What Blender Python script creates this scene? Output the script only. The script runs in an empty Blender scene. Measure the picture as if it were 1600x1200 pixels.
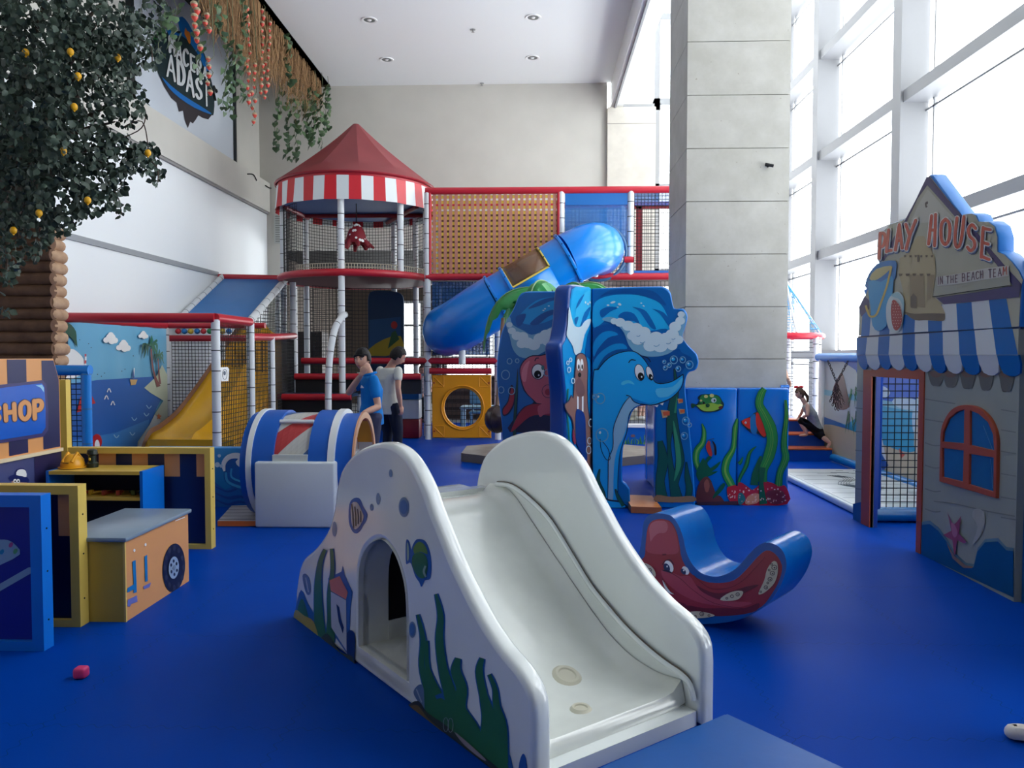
import bpy, bmesh, math, random
from mathutils import Vector, Matrix
from math import sin, cos, pi, radians, atan, sqrt
random.seed(7)
R = random.Random(11)
SC = bpy.context.scene
COL = SC.collection
# ---------------------------------------------------------------- camera
YAW, PITCH = atan(39 / 1200), atan(45 / 1200)
cd = bpy.data.cameras.new('camera'); cd.sensor_width = 36; cd.lens = 27; cd.clip_start = .05; cd.clip_end = 200
cam = bpy.data.objects.new('camera', cd); COL.objects.link(cam)
CAMP = Vector((0, 0, 1.5))
cam.location = CAMP
cam.rotation_euler = (pi / 2 - PITCH, 0, YAW)
SC.camera = cam
CR = cam.rotation_euler.to_matrix()
# ---------------------------------------------------------------- view + world
SC.view_settings.view_transform = 'Standard'
SC.view_settings.look = 'None'
SC.view_settings.gamma = 1
SC.view_settings.use_curve_mapping = False
SC.view_settings.exposure = 0.0
SC.cycles.use_denoising = True
SC.cycles.max_bounces = 8
SC.cycles.diffuse_bounces = 4
SC.cycles.transparent_max_bounces = 16
SC.cycles.sample_clamp_indirect = 12
W = bpy.data.worlds.new('world'); SC.world = W; W.use_nodes = True
bg = W.node_tree.nodes['Background']
bg.inputs[0].default_value = (0.93, 0.975, 1.0, 1); bg.inputs[1].default_value = 7.5
# overcast sky above, extra glow added below the horizon to brighten the ceiling
_t = W.node_tree.nodes.new('ShaderNodeTexCoord'); _s = W.node_tree.nodes.new('ShaderNodeSeparateXYZ'); _m = W.node_tree.nodes.new('ShaderNodeMapRange')
W.node_tree.links.new(_t.outputs['Generated'], _s.inputs[0]); W.node_tree.links.new(_s.outputs['Z'], _m.inputs[0])
_m.inputs[1].default_value = -.15; _m.inputs[2].default_value = .1; _m.inputs[3].default_value = 9.8; _m.inputs[4].default_value = 6.7
W.node_tree.links.new(_m.outputs[0], bg.inputs[1])


def portal(loc, rot, sx, sy):
    l = bpy.data.lights.new('window_daylight', 'AREA'); l.shape = 'RECTANGLE'; l.size = sx; l.size_y = sy
    l.cycles.is_portal = True
    o = bpy.data.objects.new('window_daylight', l); o.location = loc; o.rotation_euler = rot; COL.objects.link(o)


portal((5.1, 10.5, 4.8), (0, pi / 2, 0), 9.4, 17)
portal((3.9, 17.2, 4.8), (pi / 2 * -1, 0, 0), 2.6, 9.4)
# ---------------------------------------------------------------- helpers: pixel rays


def ray(u, v):
    return (CR @ Vector((u - 800, 600 - v, -1200))).normalized()


def atP(u, v, p0, n):
    d = ray(u, v); p0 = Vector(p0); n = Vector(n)
    return CAMP + d * ((p0 - CAMP).dot(n) / d.dot(n))


def atY(u, v, Y): return atP(u, v, (0, Y, 0), (0, 1, 0))
def atX(u, v, X): return atP(u, v, (X, 0, 0), (1, 0, 0))
def atZ(u, v, Z): return atP(u, v, (0, 0, Z), (0, 0, 1))


def V(*a): return Vector(a)
# ---------------------------------------------------------------- materials


def lin(c):
    return tuple(((x / 255) / 12.92 if x / 255 <= .04045 else ((x / 255 + .055) / 1.055) ** 2.4) for x in c)


MATS = {}


def M(c, rough=.5, spec=.5, metal=0.0, noise=0.0, scale=6.0, bump=0.0, coat=0.0, c2=None, bscale=None, emit=0.0, two=False):
    key = (c, rough, spec, metal, noise, scale, bump, coat, c2, bscale, emit)
    if key in MATS: return MATS[key]
    m = bpy.data.materials.new('mat_%d_%d_%d' % c); m.use_nodes = True
    nt = m.node_tree; b = nt.nodes['Principled BSDF']
    col = (*lin(c), 1)
    b.inputs['Base Color'].default_value = col
    b.inputs['Roughness'].default_value = rough
    b.inputs['Metallic'].default_value = metal
    b.inputs['Specular IOR Level'].default_value = spec
    b.inputs['Coat Weight'].default_value = coat
    if coat: b.inputs['Coat Roughness'].default_value = .12
    if emit:
        b.inputs['Emission Color'].default_value = col; b.inputs['Emission Strength'].default_value = emit
    if noise or bump or c2:
        tc = nt.nodes.new('ShaderNodeTexCoord')
        n = nt.nodes.new('ShaderNodeTexNoise'); n.inputs['Scale'].default_value = scale; n.inputs['Detail'].default_value = 5
        nt.links.new(tc.outputs['Object'], n.inputs['Vector'])
        if noise or c2:
            r = nt.nodes.new('ShaderNodeValToRGB')
            a = tuple(x * (1 - noise) for x in col[:3]); d = tuple(min(1, x * (1 + noise)) for x in col[:3])
            if c2: a = col[:3]; d = lin(c2)
            r.color_ramp.elements[0].position = .3; r.color_ramp.elements[1].position = .7
            r.color_ramp.elements[0].color = (*a, 1); r.color_ramp.elements[1].color = (*d, 1)
            nt.links.new(n.outputs['Fac'], r.inputs['Fac']); nt.links.new(r.outputs['Color'], b.inputs['Base Color'])
        if bump:
            n2 = n
            if bscale:
                n2 = nt.nodes.new('ShaderNodeTexNoise'); n2.inputs['Scale'].default_value = bscale; n2.inputs['Detail'].default_value = 3
                nt.links.new(tc.outputs['Object'], n2.inputs['Vector'])
            bu = nt.nodes.new('ShaderNodeBump'); bu.inputs['Strength'].default_value = bump; bu.inputs['Distance'].default_value = .02
            nt.links.new(n2.outputs['Fac'], bu.inputs['Height']); nt.links.new(bu.outputs['Normal'], b.inputs['Normal'])
    MATS[key] = m
    return m


def glassy(name, c, alpha, rough=.1):
    """a film or pane: part transparent, part glossy / tinted"""
    if name in MATS: return MATS[name]
    m = bpy.data.materials.new(name); m.use_nodes = True
    nt = m.node_tree; b = nt.nodes['Principled BSDF']
    b.inputs['Base Color'].default_value = (*lin(c), 1); b.inputs['Roughness'].default_value = rough
    tr = nt.nodes.new('ShaderNodeBsdfTransparent'); mx = nt.nodes.new('ShaderNodeMixShader')
    mx.inputs[0].default_value = alpha
    nt.links.new(tr.outputs[0], mx.inputs[1]); nt.links.new(b.outputs[0], mx.inputs[2])
    nt.links.new(mx.outputs[0], nt.nodes['Material Output'].inputs[0])
    MATS[name] = m
    return m


# ---------------------------------------------------------------- object bookkeeping
ORG = {}


def tag(o, label=None, cat=None, group=None, kind=None):
    if label: o['label'] = label
    if cat: o['category'] = cat
    if group: o['group'] = group
    if kind: o['kind'] = kind
    return o


def thing(name, loc, label, cat, group=None):
    o = bpy.data.objects.new(name, None); COL.objects.link(o); o.location = loc; o.empty_display_size = .1
    ORG[o.name] = Vector(loc)
    return tag(o, label, cat, group)


def copy_tree(o, parent=None):
    c = o.copy(); COL.objects.link(c)
    if parent: c.parent = parent
    ORG[c.name] = ORG.get(o.name, V(0, 0, 0))
    for ch in list(o.children): copy_tree(ch, c)
    return c


def crom(pts, n=6, closed=True):
    """Catmull-Rom smoothing of a list of tuples / vectors"""
    P = [Vector(p) for p in pts]; out = []; N = len(P)
    for i in range(N if closed else N - 1):
        if closed: a, b, c, d = P[i - 1], P[i], P[(i + 1) % N], P[(i + 2) % N]
        else: a, b, c, d = P[max(i - 1, 0)], P[i], P[i + 1], P[min(i + 2, N - 1)]
        for k in range(n):
            t = k / n
            out.append(.5 * ((2 * b) + (c - a) * t + (2 * a - 5 * b + 4 * c - d) * t * t + (3 * b - a - 3 * c + d) * t ** 3))
    if not closed: out.append(P[-1])
    return out


class MB:
    def __init__(s): s.v = []; s.f = []; s.fm = []; s.mats = []; s.fs = []

    def mi(s, m):
        if m not in s.mats: s.mats.append(m)
        return s.mats.index(m)

    def add(s, vs, fs, m, smooth=False):
        o = len(s.v); s.v += [Vector(p) for p in vs]; k = s.mi(m)
        for f in fs: s.f.append([o + i for i in f]); s.fm.append(k); s.fs.append(smooth)

    def dz(s):
        """tiny growing offset that keeps painted layers from coinciding"""
        s.k = (getattr(s, 'k', 0) + 1) % 48; return s.k * 2.4e-5

    def face(s, pts, m): s.add(pts, [list(range(len(pts)))], m)

    def box(s, a, b, m):
        x0, y0, z0 = a; x1, y1, z1 = b
        s.add([(x0, y0, z0), (x1, y0, z0), (x1, y1, z0), (x0, y1, z0), (x0, y0, z1), (x1, y0, z1), (x1, y1, z1), (x0, y1, z1)],
              [(0, 3, 2, 1), (4, 5, 6, 7), (0, 1, 5, 4), (1, 2, 6, 5), (2, 3, 7, 6), (3, 0, 4, 7)], m)

    def obox(s, c, a, b, d, m):
        """centre and three half-axis vectors"""
        c, a, b, d = Vector(c), Vector(a), Vector(b), Vector(d)
        s.add([c - a - b - d, c + a - b - d, c + a + b - d, c - a + b - d, c - a - b + d, c + a - b + d, c + a + b + d, c - a + b + d],
              [(0, 3, 2, 1), (4, 5, 6, 7), (0, 1, 5, 4), (1, 2, 6, 5), (2, 3, 7, 6), (3, 0, 4, 7)], m)

    def rbox(s, a, b, m, r=.02, n=3):
        """box with rounded vertical and horizontal edges (superellipse-ish by bevel)"""
        bm = bmesh.new(); bmesh.ops.create_cube(bm, size=1)
        for vv in bm.verts:
            vv.co = Vector(((a[0] + b[0]) / 2 + vv.co.x * (b[0] - a[0]), (a[1] + b[1]) / 2 + vv.co.y * (b[1] - a[1]), (a[2] + b[2]) / 2 + vv.co.z * (b[2] - a[2])))
        bmesh.ops.bevel(bm, geom=bm.edges[:], offset=r, segments=n, affect='EDGES', profile=.5)
        s.frombm(bm, m, True)

    def frombm(s, bm, m, smooth=False, T=None):
        bm.verts.ensure_lookup_table(); bm.verts.index_update()
        s.add([(T @ v.co if T else v.co.copy()) for v in bm.verts], [[v.index for v in f.verts] for f in bm.faces], m, smooth)
        bm.free()

    def tube(s, path, r, m, n=10, caps=True, closed=False, smooth=True):
        P = [Vector(p) for p in path]; N = len(P)
        rr = r if isinstance(r, (list, tuple)) else [r] * N
        tang = []
        for i in range(N):
            if closed: t = P[(i + 1) % N] - P[i - 1]
            else: t = P[min(i + 1, N - 1)] - P[max(i - 1, 0)]
            tang.append(t.normalized() if t.length > 1e-9 else V(0, 0, 1))
        up = V(0, 0, 1) if abs(tang[0].z) < .9 else V(1, 0, 0)
        a = tang[0].cross(up).normalized(); vs = []
        for i in range(N):
            a = (a - tang[i] * a.dot(tang[i])).normalized(); b = tang[i].cross(a)
            for k in range(n):
                th = 2 * pi * k / n
                vs.append(P[i] + (a * cos(th) + b * sin(th)) * rr[i])
        fs = []
        for i in range(N if closed else N - 1):
            j = (i + 1) % N
            for k in range(n):
                l = (k + 1) % n
                fs.append((i * n + k, i * n + l, j * n + l, j * n + k))
        s.add(vs, fs, m, smooth)
        if caps and not closed:
            s.add(vs[:n], [list(range(n - 1, -1, -1))], m); s.add(vs[-n:], [list(range(n))], m)

    def sphere(s, c, r, m, nu=16, nv=10, R3=None, smooth=True):
        if not isinstance(r, (tuple, list)): r = (r, r, r)
        c = Vector(c); vs = []; fs = []
        for j in range(nv + 1):
            ph = pi * j / nv
            for i in range(nu):
                th = 2 * pi * i / nu
                p = Vector((r[0] * sin(ph) * cos(th), r[1] * sin(ph) * sin(th), r[2] * cos(ph)))
                vs.append(c + (R3 @ p if R3 else p))
        for j in range(nv):
            for i in range(nu):
                k = (i + 1) % nu
                fs.append((j * nu + i, (j + 1) * nu + i, (j + 1) * nu + k, j * nu + k))
        s.add(vs, fs, m, smooth)

    def lathe(s, c, prof, m, n=24, smooth=True, a0=0, a1=2 * pi):
        c = Vector(c); vs = []; fs = []; full = abs(a1 - a0 - 2 * pi) < 1e-6
        nn = n if full else n + 1
        for (r, z) in prof:
            for i in range(nn):
                th = a0 + (a1 - a0) * i / n
                vs.append(c + Vector((r * cos(th), r * sin(th), z)))
        for j in range(len(prof) - 1):
            for i in range(n):
                k = (i + 1) % nn
                fs.append((j * nn + i, j * nn + k, (j + 1) * nn + k, (j + 1) * nn + i))
        s.add(vs, fs, m, smooth)

    def prism(s, pts, vec, m, ms=None, front=True):
        pts = [Vector(p) for p in pts]; vec = Vector(vec); n = len(pts); ms = ms or m
        q = [p + vec for p in pts]
        if front: s.add(pts, [list(range(n))], m)
        s.add(q, [list(range(n - 1, -1, -1))], m)
        s.add(pts + q, [(i, n + i, n + (i + 1) % n, (i + 1) % n) for i in range(n)], ms)

    def grid(s, fn, nu, nv, m, smooth=True):
        vs = [fn(i / nu, j / nv) for j in range(nv + 1) for i in range(nu + 1)]
        fs = [(j * (nu + 1) + i, j * (nu + 1) + i + 1, (j + 1) * (nu + 1) + i + 1, (j + 1) * (nu + 1) + i) for j in range(nv) for i in range(nu)]
        s.add(vs, fs, m, smooth)

    def build(s, name, parent=None, org=None, label=None, cat=None, group=None, kind=None, sharp=35, solid=0, weld=False):
        me = bpy.data.meshes.new(name)
        o3 = Vector(org) if org is not None else (ORG[parent.name] if parent else V(0, 0, 0))
        me.from_pydata([p - o3 for p in s.v], [], s.f)
        for m in s.mats: me.materials.append(m)
        for p, k, sm in zip(me.polygons, s.fm, s.fs): p.material_index = k; p.use_smooth = sm
        me.validate(); me.update()
        if any(s.fs): me.set_sharp_from_angle(angle=radians(sharp))
        o = bpy.data.objects.new(name, me); COL.objects.link(o)
        if parent: o.parent = parent
        else: o.location = o3
        ORG[o.name] = o3
        if solid:
            md = o.modifiers.new('solid', 'SOLIDIFY'); md.thickness = solid; md.offset = 0
        return tag(o, label, cat, group, kind)


def plate(mb, outline, holes, n, thick, bevel, mat, res=2):
    """rounded foam plate: outline and holes are 3D points in one plane; n points to the front; body lies behind the outline plane"""
    n = Vector(n).normalized(); p0 = Vector(outline[0])
    ey = V(0, 0, 1); ey = (ey - n * ey.dot(n)).normalized(); ex = ey.cross(n).normalized()
    cu = bpy.data.curves.new('tmp', 'CURVE'); cu.dimensions = '2D'; cu.fill_mode = 'BOTH'
    cu.extrude = max(thick / 2 - bevel, .0005); cu.bevel_depth = bevel; cu.bevel_resolution = res; cu.offset = -bevel
    for loop in [outline] + list(holes):
        sp = cu.splines.new('POLY'); sp.points.add(len(loop) - 1)
        for i, p in enumerate(loop):
            d = Vector(p) - p0; sp.points[i].co = (d.dot(ex), d.dot(ey), 0, 1)
        sp.use_cyclic_u = True
    ob = bpy.data.objects.new('tmp', cu)
    me = bpy.data.meshes.new_from_object(ob)
    c = p0 - n * (thick / 2)
    vs = [c + ex * v.co.x + ey * v.co.y + n * v.co.z for v in me.vertices]
    mb.add(vs, [list(p.vertices) for p in me.polygons], mat, True)
    bpy.data.objects.remove(ob); bpy.data.curves.remove(cu); bpy.data.meshes.remove(me)


class PL:
    """a picture plane in the world: photograph pixels are measured onto it"""
    def __init__(s, p0, n): s.p0 = Vector(p0); s.n = Vector(n).normalized()
    def __call__(s, u, v, off=0): return atP(u, v, s.p0, s.n) + s.n * off
    def pts(s, px, off=0, sm=0):
        if sm: px = [(q.x, q.y) for q in crom([(a, b, 0) for a, b in px], sm)]
        return [s(a, b, off) for a, b in px]


def art(mb, pl, mat, px, layer=1, sm=0, d=.0016):
    mb.face(pl.pts(px, layer * d + mb.dz(), sm), mat)


def ell(cx, cy, rx, ry, rot=0, n=20, a0=0, a1=2 * pi):
    c, s_ = cos(radians(rot)), sin(radians(rot)); out = []
    for i in range(n):
        t = a0 + (a1 - a0) * i / n
        x, y = rx * cos(t), ry * sin(t); out.append((cx + x * c - y * s_, cy + x * s_ + y * c))
    return out


def stroke(mb, pl, mat, px, w, layer=2, sm=4, d=.0016, closed=False):
    """painted line of pixel width w (may taper: list of two)"""
    if sm: px = [(q.x, q.y) for q in crom([(a, b, 0) for a, b in px], sm, closed)]
    if closed: px = px + px[:1]
    n = len(px); L = []; Rr = []; dd = layer * d + mb.dz()
    for i, (x, y) in enumerate(px):
        a = px[max(i - 1, 0)]; b = px[min(i + 1, n - 1)]
        dx, dy = b[0] - a[0], b[1] - a[1]; l = math.hypot(dx, dy) or 1
        if isinstance(w, (tuple, list)):
            t = i / (n - 1) * (len(w) - 1); k = min(int(t), len(w) - 2); ww = w[k] + (w[k + 1] - w[k]) * (t - k)
        else: ww = w
        L.append(pl(x - dy / l * ww / 2, y + dx / l * ww / 2, dd)); Rr.append(pl(x + dy / l * ww / 2, y - dx / l * ww / 2, dd))
    mb.add(L + Rr, [(i, i + 1, n + i + 1, n + i) for i in range(n - 1)], mat)


GL = {  # letters as strokes in a unit cell (x right, y down)
    'S': [[(.9, .15), (.5, .02), (.12, .2), (.3, .45), (.75, .6), (.85, .82), (.45, .98), (.08, .85)]],
    'H': [[(.12, 0), (.12, 1)], [(.88, 0), (.88, 1)], [(.12, .5), (.88, .5)]],
    'O': [[(.5, 0), (.12, .2), (.1, .75), (.5, 1), (.9, .75), (.88, .2), (.5, 0)]],
    'P': [[(.15, 1), (.15, 0)], [(.15, .03), (.7, .03), (.9, .27), (.7, .52), (.15, .54)]],
    'L': [[(.15, 0), (.15, 1)], [(.15, .97), (.9, .97)]],
    'A': [[(.08, 1), (.5, 0)], [(.5, 0), (.92, 1)], [(.25, .65), (.75, .65)]],
    'Y': [[(.1, 0), (.5, .5)], [(.92, 0), (.5, .5), (.3, 1)]],
    'U': [[(.12, 0), (.12, .75), (.5, 1), (.88, .75), (.88, 0)]],
    'E': [[(.15, 0), (.15, 1)], [(.15, .03), (.9, .03)], [(.15, .5), (.75, .5)], [(.15, .97), (.9, .97)]],
    'I': [[(.5, 0), (.5, 1)]],
    'N': [[(.12, 1), (.12, 0)], [(.12, 0), (.88, 1)], [(.88, 1), (.88, 0)]],
    'T': [[(.05, .03), (.95, .03)], [(.5, 0), (.5, 1)]],
    'B': [[(.15, 0), (.15, 1)], [(.15, .03), (.65, .05), (.8, .25), (.6, .48), (.15, .5)], [(.15, .5), (.7, .53), (.9, .75), (.65, .97), (.15, .98)]],
    'C': [[(.9, .18), (.5, 0), (.12, .25), (.12, .75), (.5, 1), (.9, .82)]],
    'M': [[(.08, 1), (.15, 0)], [(.15, 0), (.5, .6)], [(.5, .6), (.85, 0)], [(.85, 0), (.92, 1)]],
    'R': [[(.15, 1), (.15, 0)], [(.15, .03), (.7, .03), (.88, .25), (.7, .5), (.15, .5)], [(.45, .5), (.92, 1)]],
    'D': [[(.15, 0), (.15, 1)], [(.15, .03), (.6, .06), (.9, .35), (.9, .68), (.6, .95), (.15, .98)]],
    'Z': [[(.1, .03), (.9, .03), (.1, .97), (.9, .97)]],
}


def letter(mb, pl, mat, ch, q, w, layer=3, d=.0016):
    """q: four pixel corners (tl, tr, br, bl)"""
    tl, tr, br, bl = q

    def mp(x, y):
        a = (tl[0] + (tr[0] - tl[0]) * x, tl[1] + (tr[1] - tl[1]) * x); b = (bl[0] + (br[0] - bl[0]) * x, bl[1] + (br[1] - bl[1]) * x)
        return (a[0] + (b[0] - a[0]) * y, a[1] + (b[1] - a[1]) * y)
    for st in GL[ch]:
        pp = [mp(*p) for p in st]
        if len(pp) > 3: pp = [(c.x, c.y) for c in crom([(a, b, 0) for a, b in pp], 4, False)]
        stroke(mb, pl, mat, pp, w, layer, 0, d)
        for e in (pp if len(pp) < 4 else (pp[0], pp[-1])): art(mb, pl, mat, ell(e[0], e[1], w / 2, w / 2, n=10), layer, 0, d)


def net(mb, a, b, c, sp, mat, r=.005):
    """cord net on a parallelogram a-b (across) and a-c (up)"""
    a, b, c = Vector(a), Vector(b), Vector(c); ex, ey = b - a, c - a
    nx = max(2, round(ex.length / sp)); ny = max(2, round(ey.length / sp))
    for i in range(nx + 1): p = a + ex * i / nx; mb.tube([p, p + ey], r, mat, 4, False, smooth=False)
    for j in range(ny + 1): p = a + ey * j / ny; mb.tube([p, p + ex], r, mat, 4, False, smooth=False)


def pad_post(mb, path, r, mat, tie, step=.28):
    """foam-padded pole with seams and dark ties"""
    P = [Vector(p) for p in path]
    mb.tube(P, r, mat, 14)
    L = 0; nxt = step
    for a, b in zip(P, P[1:]):
        seg = (b - a).length
        while L + seg > nxt:
            t = (nxt - L) / seg; q = a + (b - a) * t; d = (b - a).normalized() * .006
            mb.tube([q - d, q + d], r * 1.035, tie, 14, False); nxt += step
        L += seg
# ================================================================ THE ROOM
m_wall = M((203, 201, 193), .75, .2, noise=.03, scale=2)
m_wallw = M((232, 236, 238), .6, .3)
m_ceil = M((236, 238, 238), .8, .2)
m_white = M((240, 241, 240), .45, .4)
m_frame = M((150, 151, 153), .5, .3)
m_dark = M((22, 22, 24), .7, .3)
m_brown = M((58, 44, 38), .7, .3)
YB = 17.0


def st(mb, name, **k):
    return mb.build(name, kind='structure', **k)


def mat_floor():
    m = bpy.data.materials.new('mat_floor'); m.use_nodes = True; nt = m.node_tree; b = nt.nodes['Principled BSDF']
    tc = nt.nodes.new('ShaderNodeTexCoord'); L = nt.links.new
    n = nt.nodes.new('ShaderNodeTexNoise'); n.inputs['Scale'].default_value = .7; n.inputs['Detail'].default_value = 6
    r = nt.nodes.new('ShaderNodeValToRGB')
    r.color_ramp.elements[0].color = (*lin((0, 60, 160)), 1); r.color_ramp.elements[1].color = (*lin((0, 70, 174)), 1)
    L(tc.outputs['Object'], n.inputs['Vector']); L(n.outputs['Fac'], r.inputs['Fac'])
    # jigsaw mats of one metre: the joint wanders sideways in small teeth
    sx = nt.nodes.new('ShaderNodeSeparateXYZ'); L(tc.outputs['Object'], sx.inputs[0])

    def seam(a, bb):
        w = nt.nodes.new('ShaderNodeMath'); w.operation = 'MULTIPLY'; w.inputs[1].default_value = 2 * pi * 14; L(sx.outputs[bb], w.inputs[0])
        s = nt.nodes.new('ShaderNodeMath'); s.operation = 'SINE'; L(w.outputs[0], s.inputs[0])
        g = nt.nodes.new('ShaderNodeMath'); g.operation = 'MULTIPLY_ADD'; g.inputs[1].default_value = .012; L(s.outputs[0], g.inputs[0]); L(sx.outputs[a], g.inputs[2])
        p = nt.nodes.new('ShaderNodeMath'); p.operation = 'PINGPONG'; p.inputs[1].default_value = .5; L(g.outputs[0], p.inputs[0])
        c = nt.nodes.new('ShaderNodeMath'); c.operation = 'LESS_THAN'; c.inputs[1].default_value = .0022; L(p.outputs[0], c.inputs[0]); return c
    mx = nt.nodes.new('ShaderNodeMath'); mx.operation = 'MAXIMUM'; L(seam(0, 1).outputs[0], mx.inputs[0]); L(seam(1, 0).outputs[0], mx.inputs[1])
    mc = nt.nodes.new('ShaderNodeMixRGB'); mc.inputs[2].default_value = (*lin((4, 58, 132)), 1); L(mx.outputs[0], mc.inputs[0]); L(r.outputs[0], mc.inputs[1])
    L(mc.outputs[0], b.inputs['Base Color']); b.inputs['Specular IOR Level'].default_value = .1; b.inputs['IOR'].default_value = 1.28
    n2 = nt.nodes.new('ShaderNodeTexNoise'); n2.inputs['Scale'].default_value = 1.3; L(tc.outputs['Object'], n2.inputs['Vector'])
    mr = nt.nodes.new('ShaderNodeMapRange'); mr.inputs[3].default_value = .36; mr.inputs[4].default_value = .55; L(n2.outputs['Fac'], mr.inputs[0]); L(mr.outputs[0], b.inputs['Roughness'])
    n3 = nt.nodes.new('ShaderNodeTexNoise'); n3.inputs['Scale'].default_value = 180; L(tc.outputs['Object'], n3.inputs['Vector'])
    bu = nt.nodes.new('ShaderNodeBump'); bu.inputs['Strength'].default_value = .12; bu.inputs['Distance'].default_value = .004
    L(n3.outputs['Fac'], bu.inputs['Height']); L(bu.outputs['Normal'], b.inputs['Normal'])
    return m


mb = MB(); mb.box((-6.2, -4, -.2), (5.9, YB, 0), mat_floor()); st(mb, 'floor')
mb = MB(); mb.box((-6.2, YB, -.2), (5.9, 24, 0), M((120, 122, 126), .4, .5, noise=.1, scale=3)); st(mb, 'floor_cafe')
# ceiling with its dark outer edge and the raised side strips
mb = MB(); mb.box((-4.55, -4, 7.42), (1.6, YB, 7.6), m_ceil); st(mb, 'ceiling')
mb = MB(); mb.box((-4.75, -4, 7.40), (-4.55, YB, 8.6), m_brown); st(mb, 'trim_1')
mb = MB(); mb.box((-6.2, -4, 8.6), (-4.55, YB, 8.75), M((70, 66, 62), .8, .2)); st(mb, 'ceiling_left')
mb = MB(); mb.box((1.6, -4, 6.9), (1.86, YB, 9.8), m_white); mb.box((1.86, -4, 7.25), (2.1, YB, 9.8), m_white); mb.box((1.66, -4, 6.84), (1.7, YB, 6.9), m_frame); st(mb, 'trim_2')
mb = MB(); mb.box((1.6, -4, 9.6), (5.9, YB + .3, 9.8), m_ceil); st(mb, 'ceiling_right')
# left wall: upper face, projecting beam, recessed lower face and its grey strip
mb = MB(); mb.box((-6.3, -4, 4.4), (-6.15, YB, 8.7), m_wall); st(mb, 'wall_left_upper')
mb = MB(); mb.box((-6.15, -4, 4.66), (-5.92, YB - .02, 5.3), m_wall); mb.box((-6.15, -4, 4.62), (-5.95, YB - .02, 4.66), M((150, 148, 146), .7, .2)); st(mb, 'trim_3')
mb = MB(); mb.box((-6.3, -4, 0), (-6.0, YB, 4.62), m_wallw); st(mb, 'wall_left')
mb = MB(); mb.box((-6.0, -4, 2.98), (-5.97, 14.3, 3.06), M((150, 154, 158), .6, .3)); st(mb, 'trim_4')
# back wall above the opening to the cafe, stone pier at its right end
mb = MB(); mb.box((-6.2, YB, 3.85), (1.52, YB + .25, 8.7), m_wall); mb.box((-6.2, YB, 0), (-5.65, YB + .25, 3.85), m_wall); st(mb, 'wall_back')
mb = MB(); mb.box((1.52, YB - .12, 0), (2.56, YB + .3, 6.86), M((206, 201, 190), .7, .3, noise=.06, scale=5))
for z in (2.2, 4.35, 6.5): mb.box((1.515, YB - .123, z), (2.565, YB - .11, z + .015), M((150, 146, 138), .8, .2))
st(mb, 'trim_5')
# cafe room behind
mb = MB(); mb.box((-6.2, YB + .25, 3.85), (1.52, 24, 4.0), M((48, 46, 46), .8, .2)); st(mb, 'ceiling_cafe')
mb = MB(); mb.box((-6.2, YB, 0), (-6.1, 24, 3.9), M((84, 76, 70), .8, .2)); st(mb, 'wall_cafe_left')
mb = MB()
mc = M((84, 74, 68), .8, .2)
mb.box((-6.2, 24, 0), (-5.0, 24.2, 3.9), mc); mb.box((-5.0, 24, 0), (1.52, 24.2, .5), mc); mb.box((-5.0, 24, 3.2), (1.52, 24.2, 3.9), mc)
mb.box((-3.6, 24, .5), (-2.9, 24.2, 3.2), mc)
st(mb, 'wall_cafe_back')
mb = MB()
for x in (-5.0, -3.65, -2.9, -1.6, -.3, .9): mb.box((x, 23.95, .5), (x + .07, 24.1, 3.2), m_frame)
for z in (.5, 1.4, 2.4, 3.13): mb.box((-5.0, 23.96, z), (1.5, 24.09, z + .07), m_frame)
fr = st(mb, 'window_5')
mb = MB(); mb.box((-5.0, 24.1, .5), (1.52, 24.12, 3.2), glassy('pane_clear', (230, 238, 240), .07, .02)); mb.build('glass_pane', fr)
# back glazing right of the pier
mb = MB()
for x in (2.56, 3.9, 5.3): mb.box((x, YB + .1, 0), (x + .12, YB + .4, 9.6), m_frame)
for z in (0, 1.42, 3.27, 5.12, 6.97, 8.8): mb.box((2.56, YB + .1, z), (5.4, YB + .4, z + .14), m_frame)
mb.box((1.6, YB + .1, 6.86), (2.7, YB + .4, 7.0), m_frame)
fr = st(mb, 'window_4')
mb = MB(); mb.box((2.56, YB + .42, 0), (5.6, YB + .435, 9.6), glassy('pane_clear', (230, 238, 240), .07, .02)); mb.box((1.6, YB + .42, 7.0), (2.56, YB + .435, 9.6), glassy('pane_clear', (230, 238, 240), .07, .02)); mb.build('glass_pane', fr)
# right wall: deep white mullions and transoms with the glass behind them
XW = 5.2; ys = [1.6, 4.9, 8.2, 11.45, 14.75, 17.35]; zs = [.0, 1.42, 3.28, 5.12, 6.97, 8.8]
m_mull = M((132, 133, 136), .5, .3)
for i in range(5):
    y0, y1 = ys[i], ys[i + 1]
    mb = MB()
    mb.box((XW, y0 - .13, 0), (XW + .4, y0 + .13, 9.6), m_mull)
    if i == 4: mb.box((XW, y1 - .13, 0), (XW + .4, y1 + .13, 9.6), m_mull)
    for z in zs: mb.box((XW + .04, y0 + .13, z), (XW + .4, y1 - .13, z + .17), m_mull)
    for z in zs[1:]: mb.box((XW + .36, y0 + .13, z - .13), (XW + .41, y1 - .13, z - .1), m_frame)
    mb.box((XW + .36, y1 - .36, 0), (XW + .41, y1 - .33, 9.6), m_frame)
    fr = st(mb, 'window_%d' % (1 if i == 0 else i + 10 if i > 1 else 2), org=(XW, y0, 0))
    fr.name = 'window_%d' % (6 + i)
    ORG[fr.name] = V(XW, y0, 0)
    mb = MB(); mb.box((XW + .42, y0, 0), (XW + .435, y1, 9.6), glassy('pane_clear', (230, 238, 240), .07, .02)); mb.build('glass_pane', fr)
mb = MB(); mb.box((XW, -4, 0), (XW + .4, ys[0] - .13, 9.6), m_wall); st(mb, 'wall_right')
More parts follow.
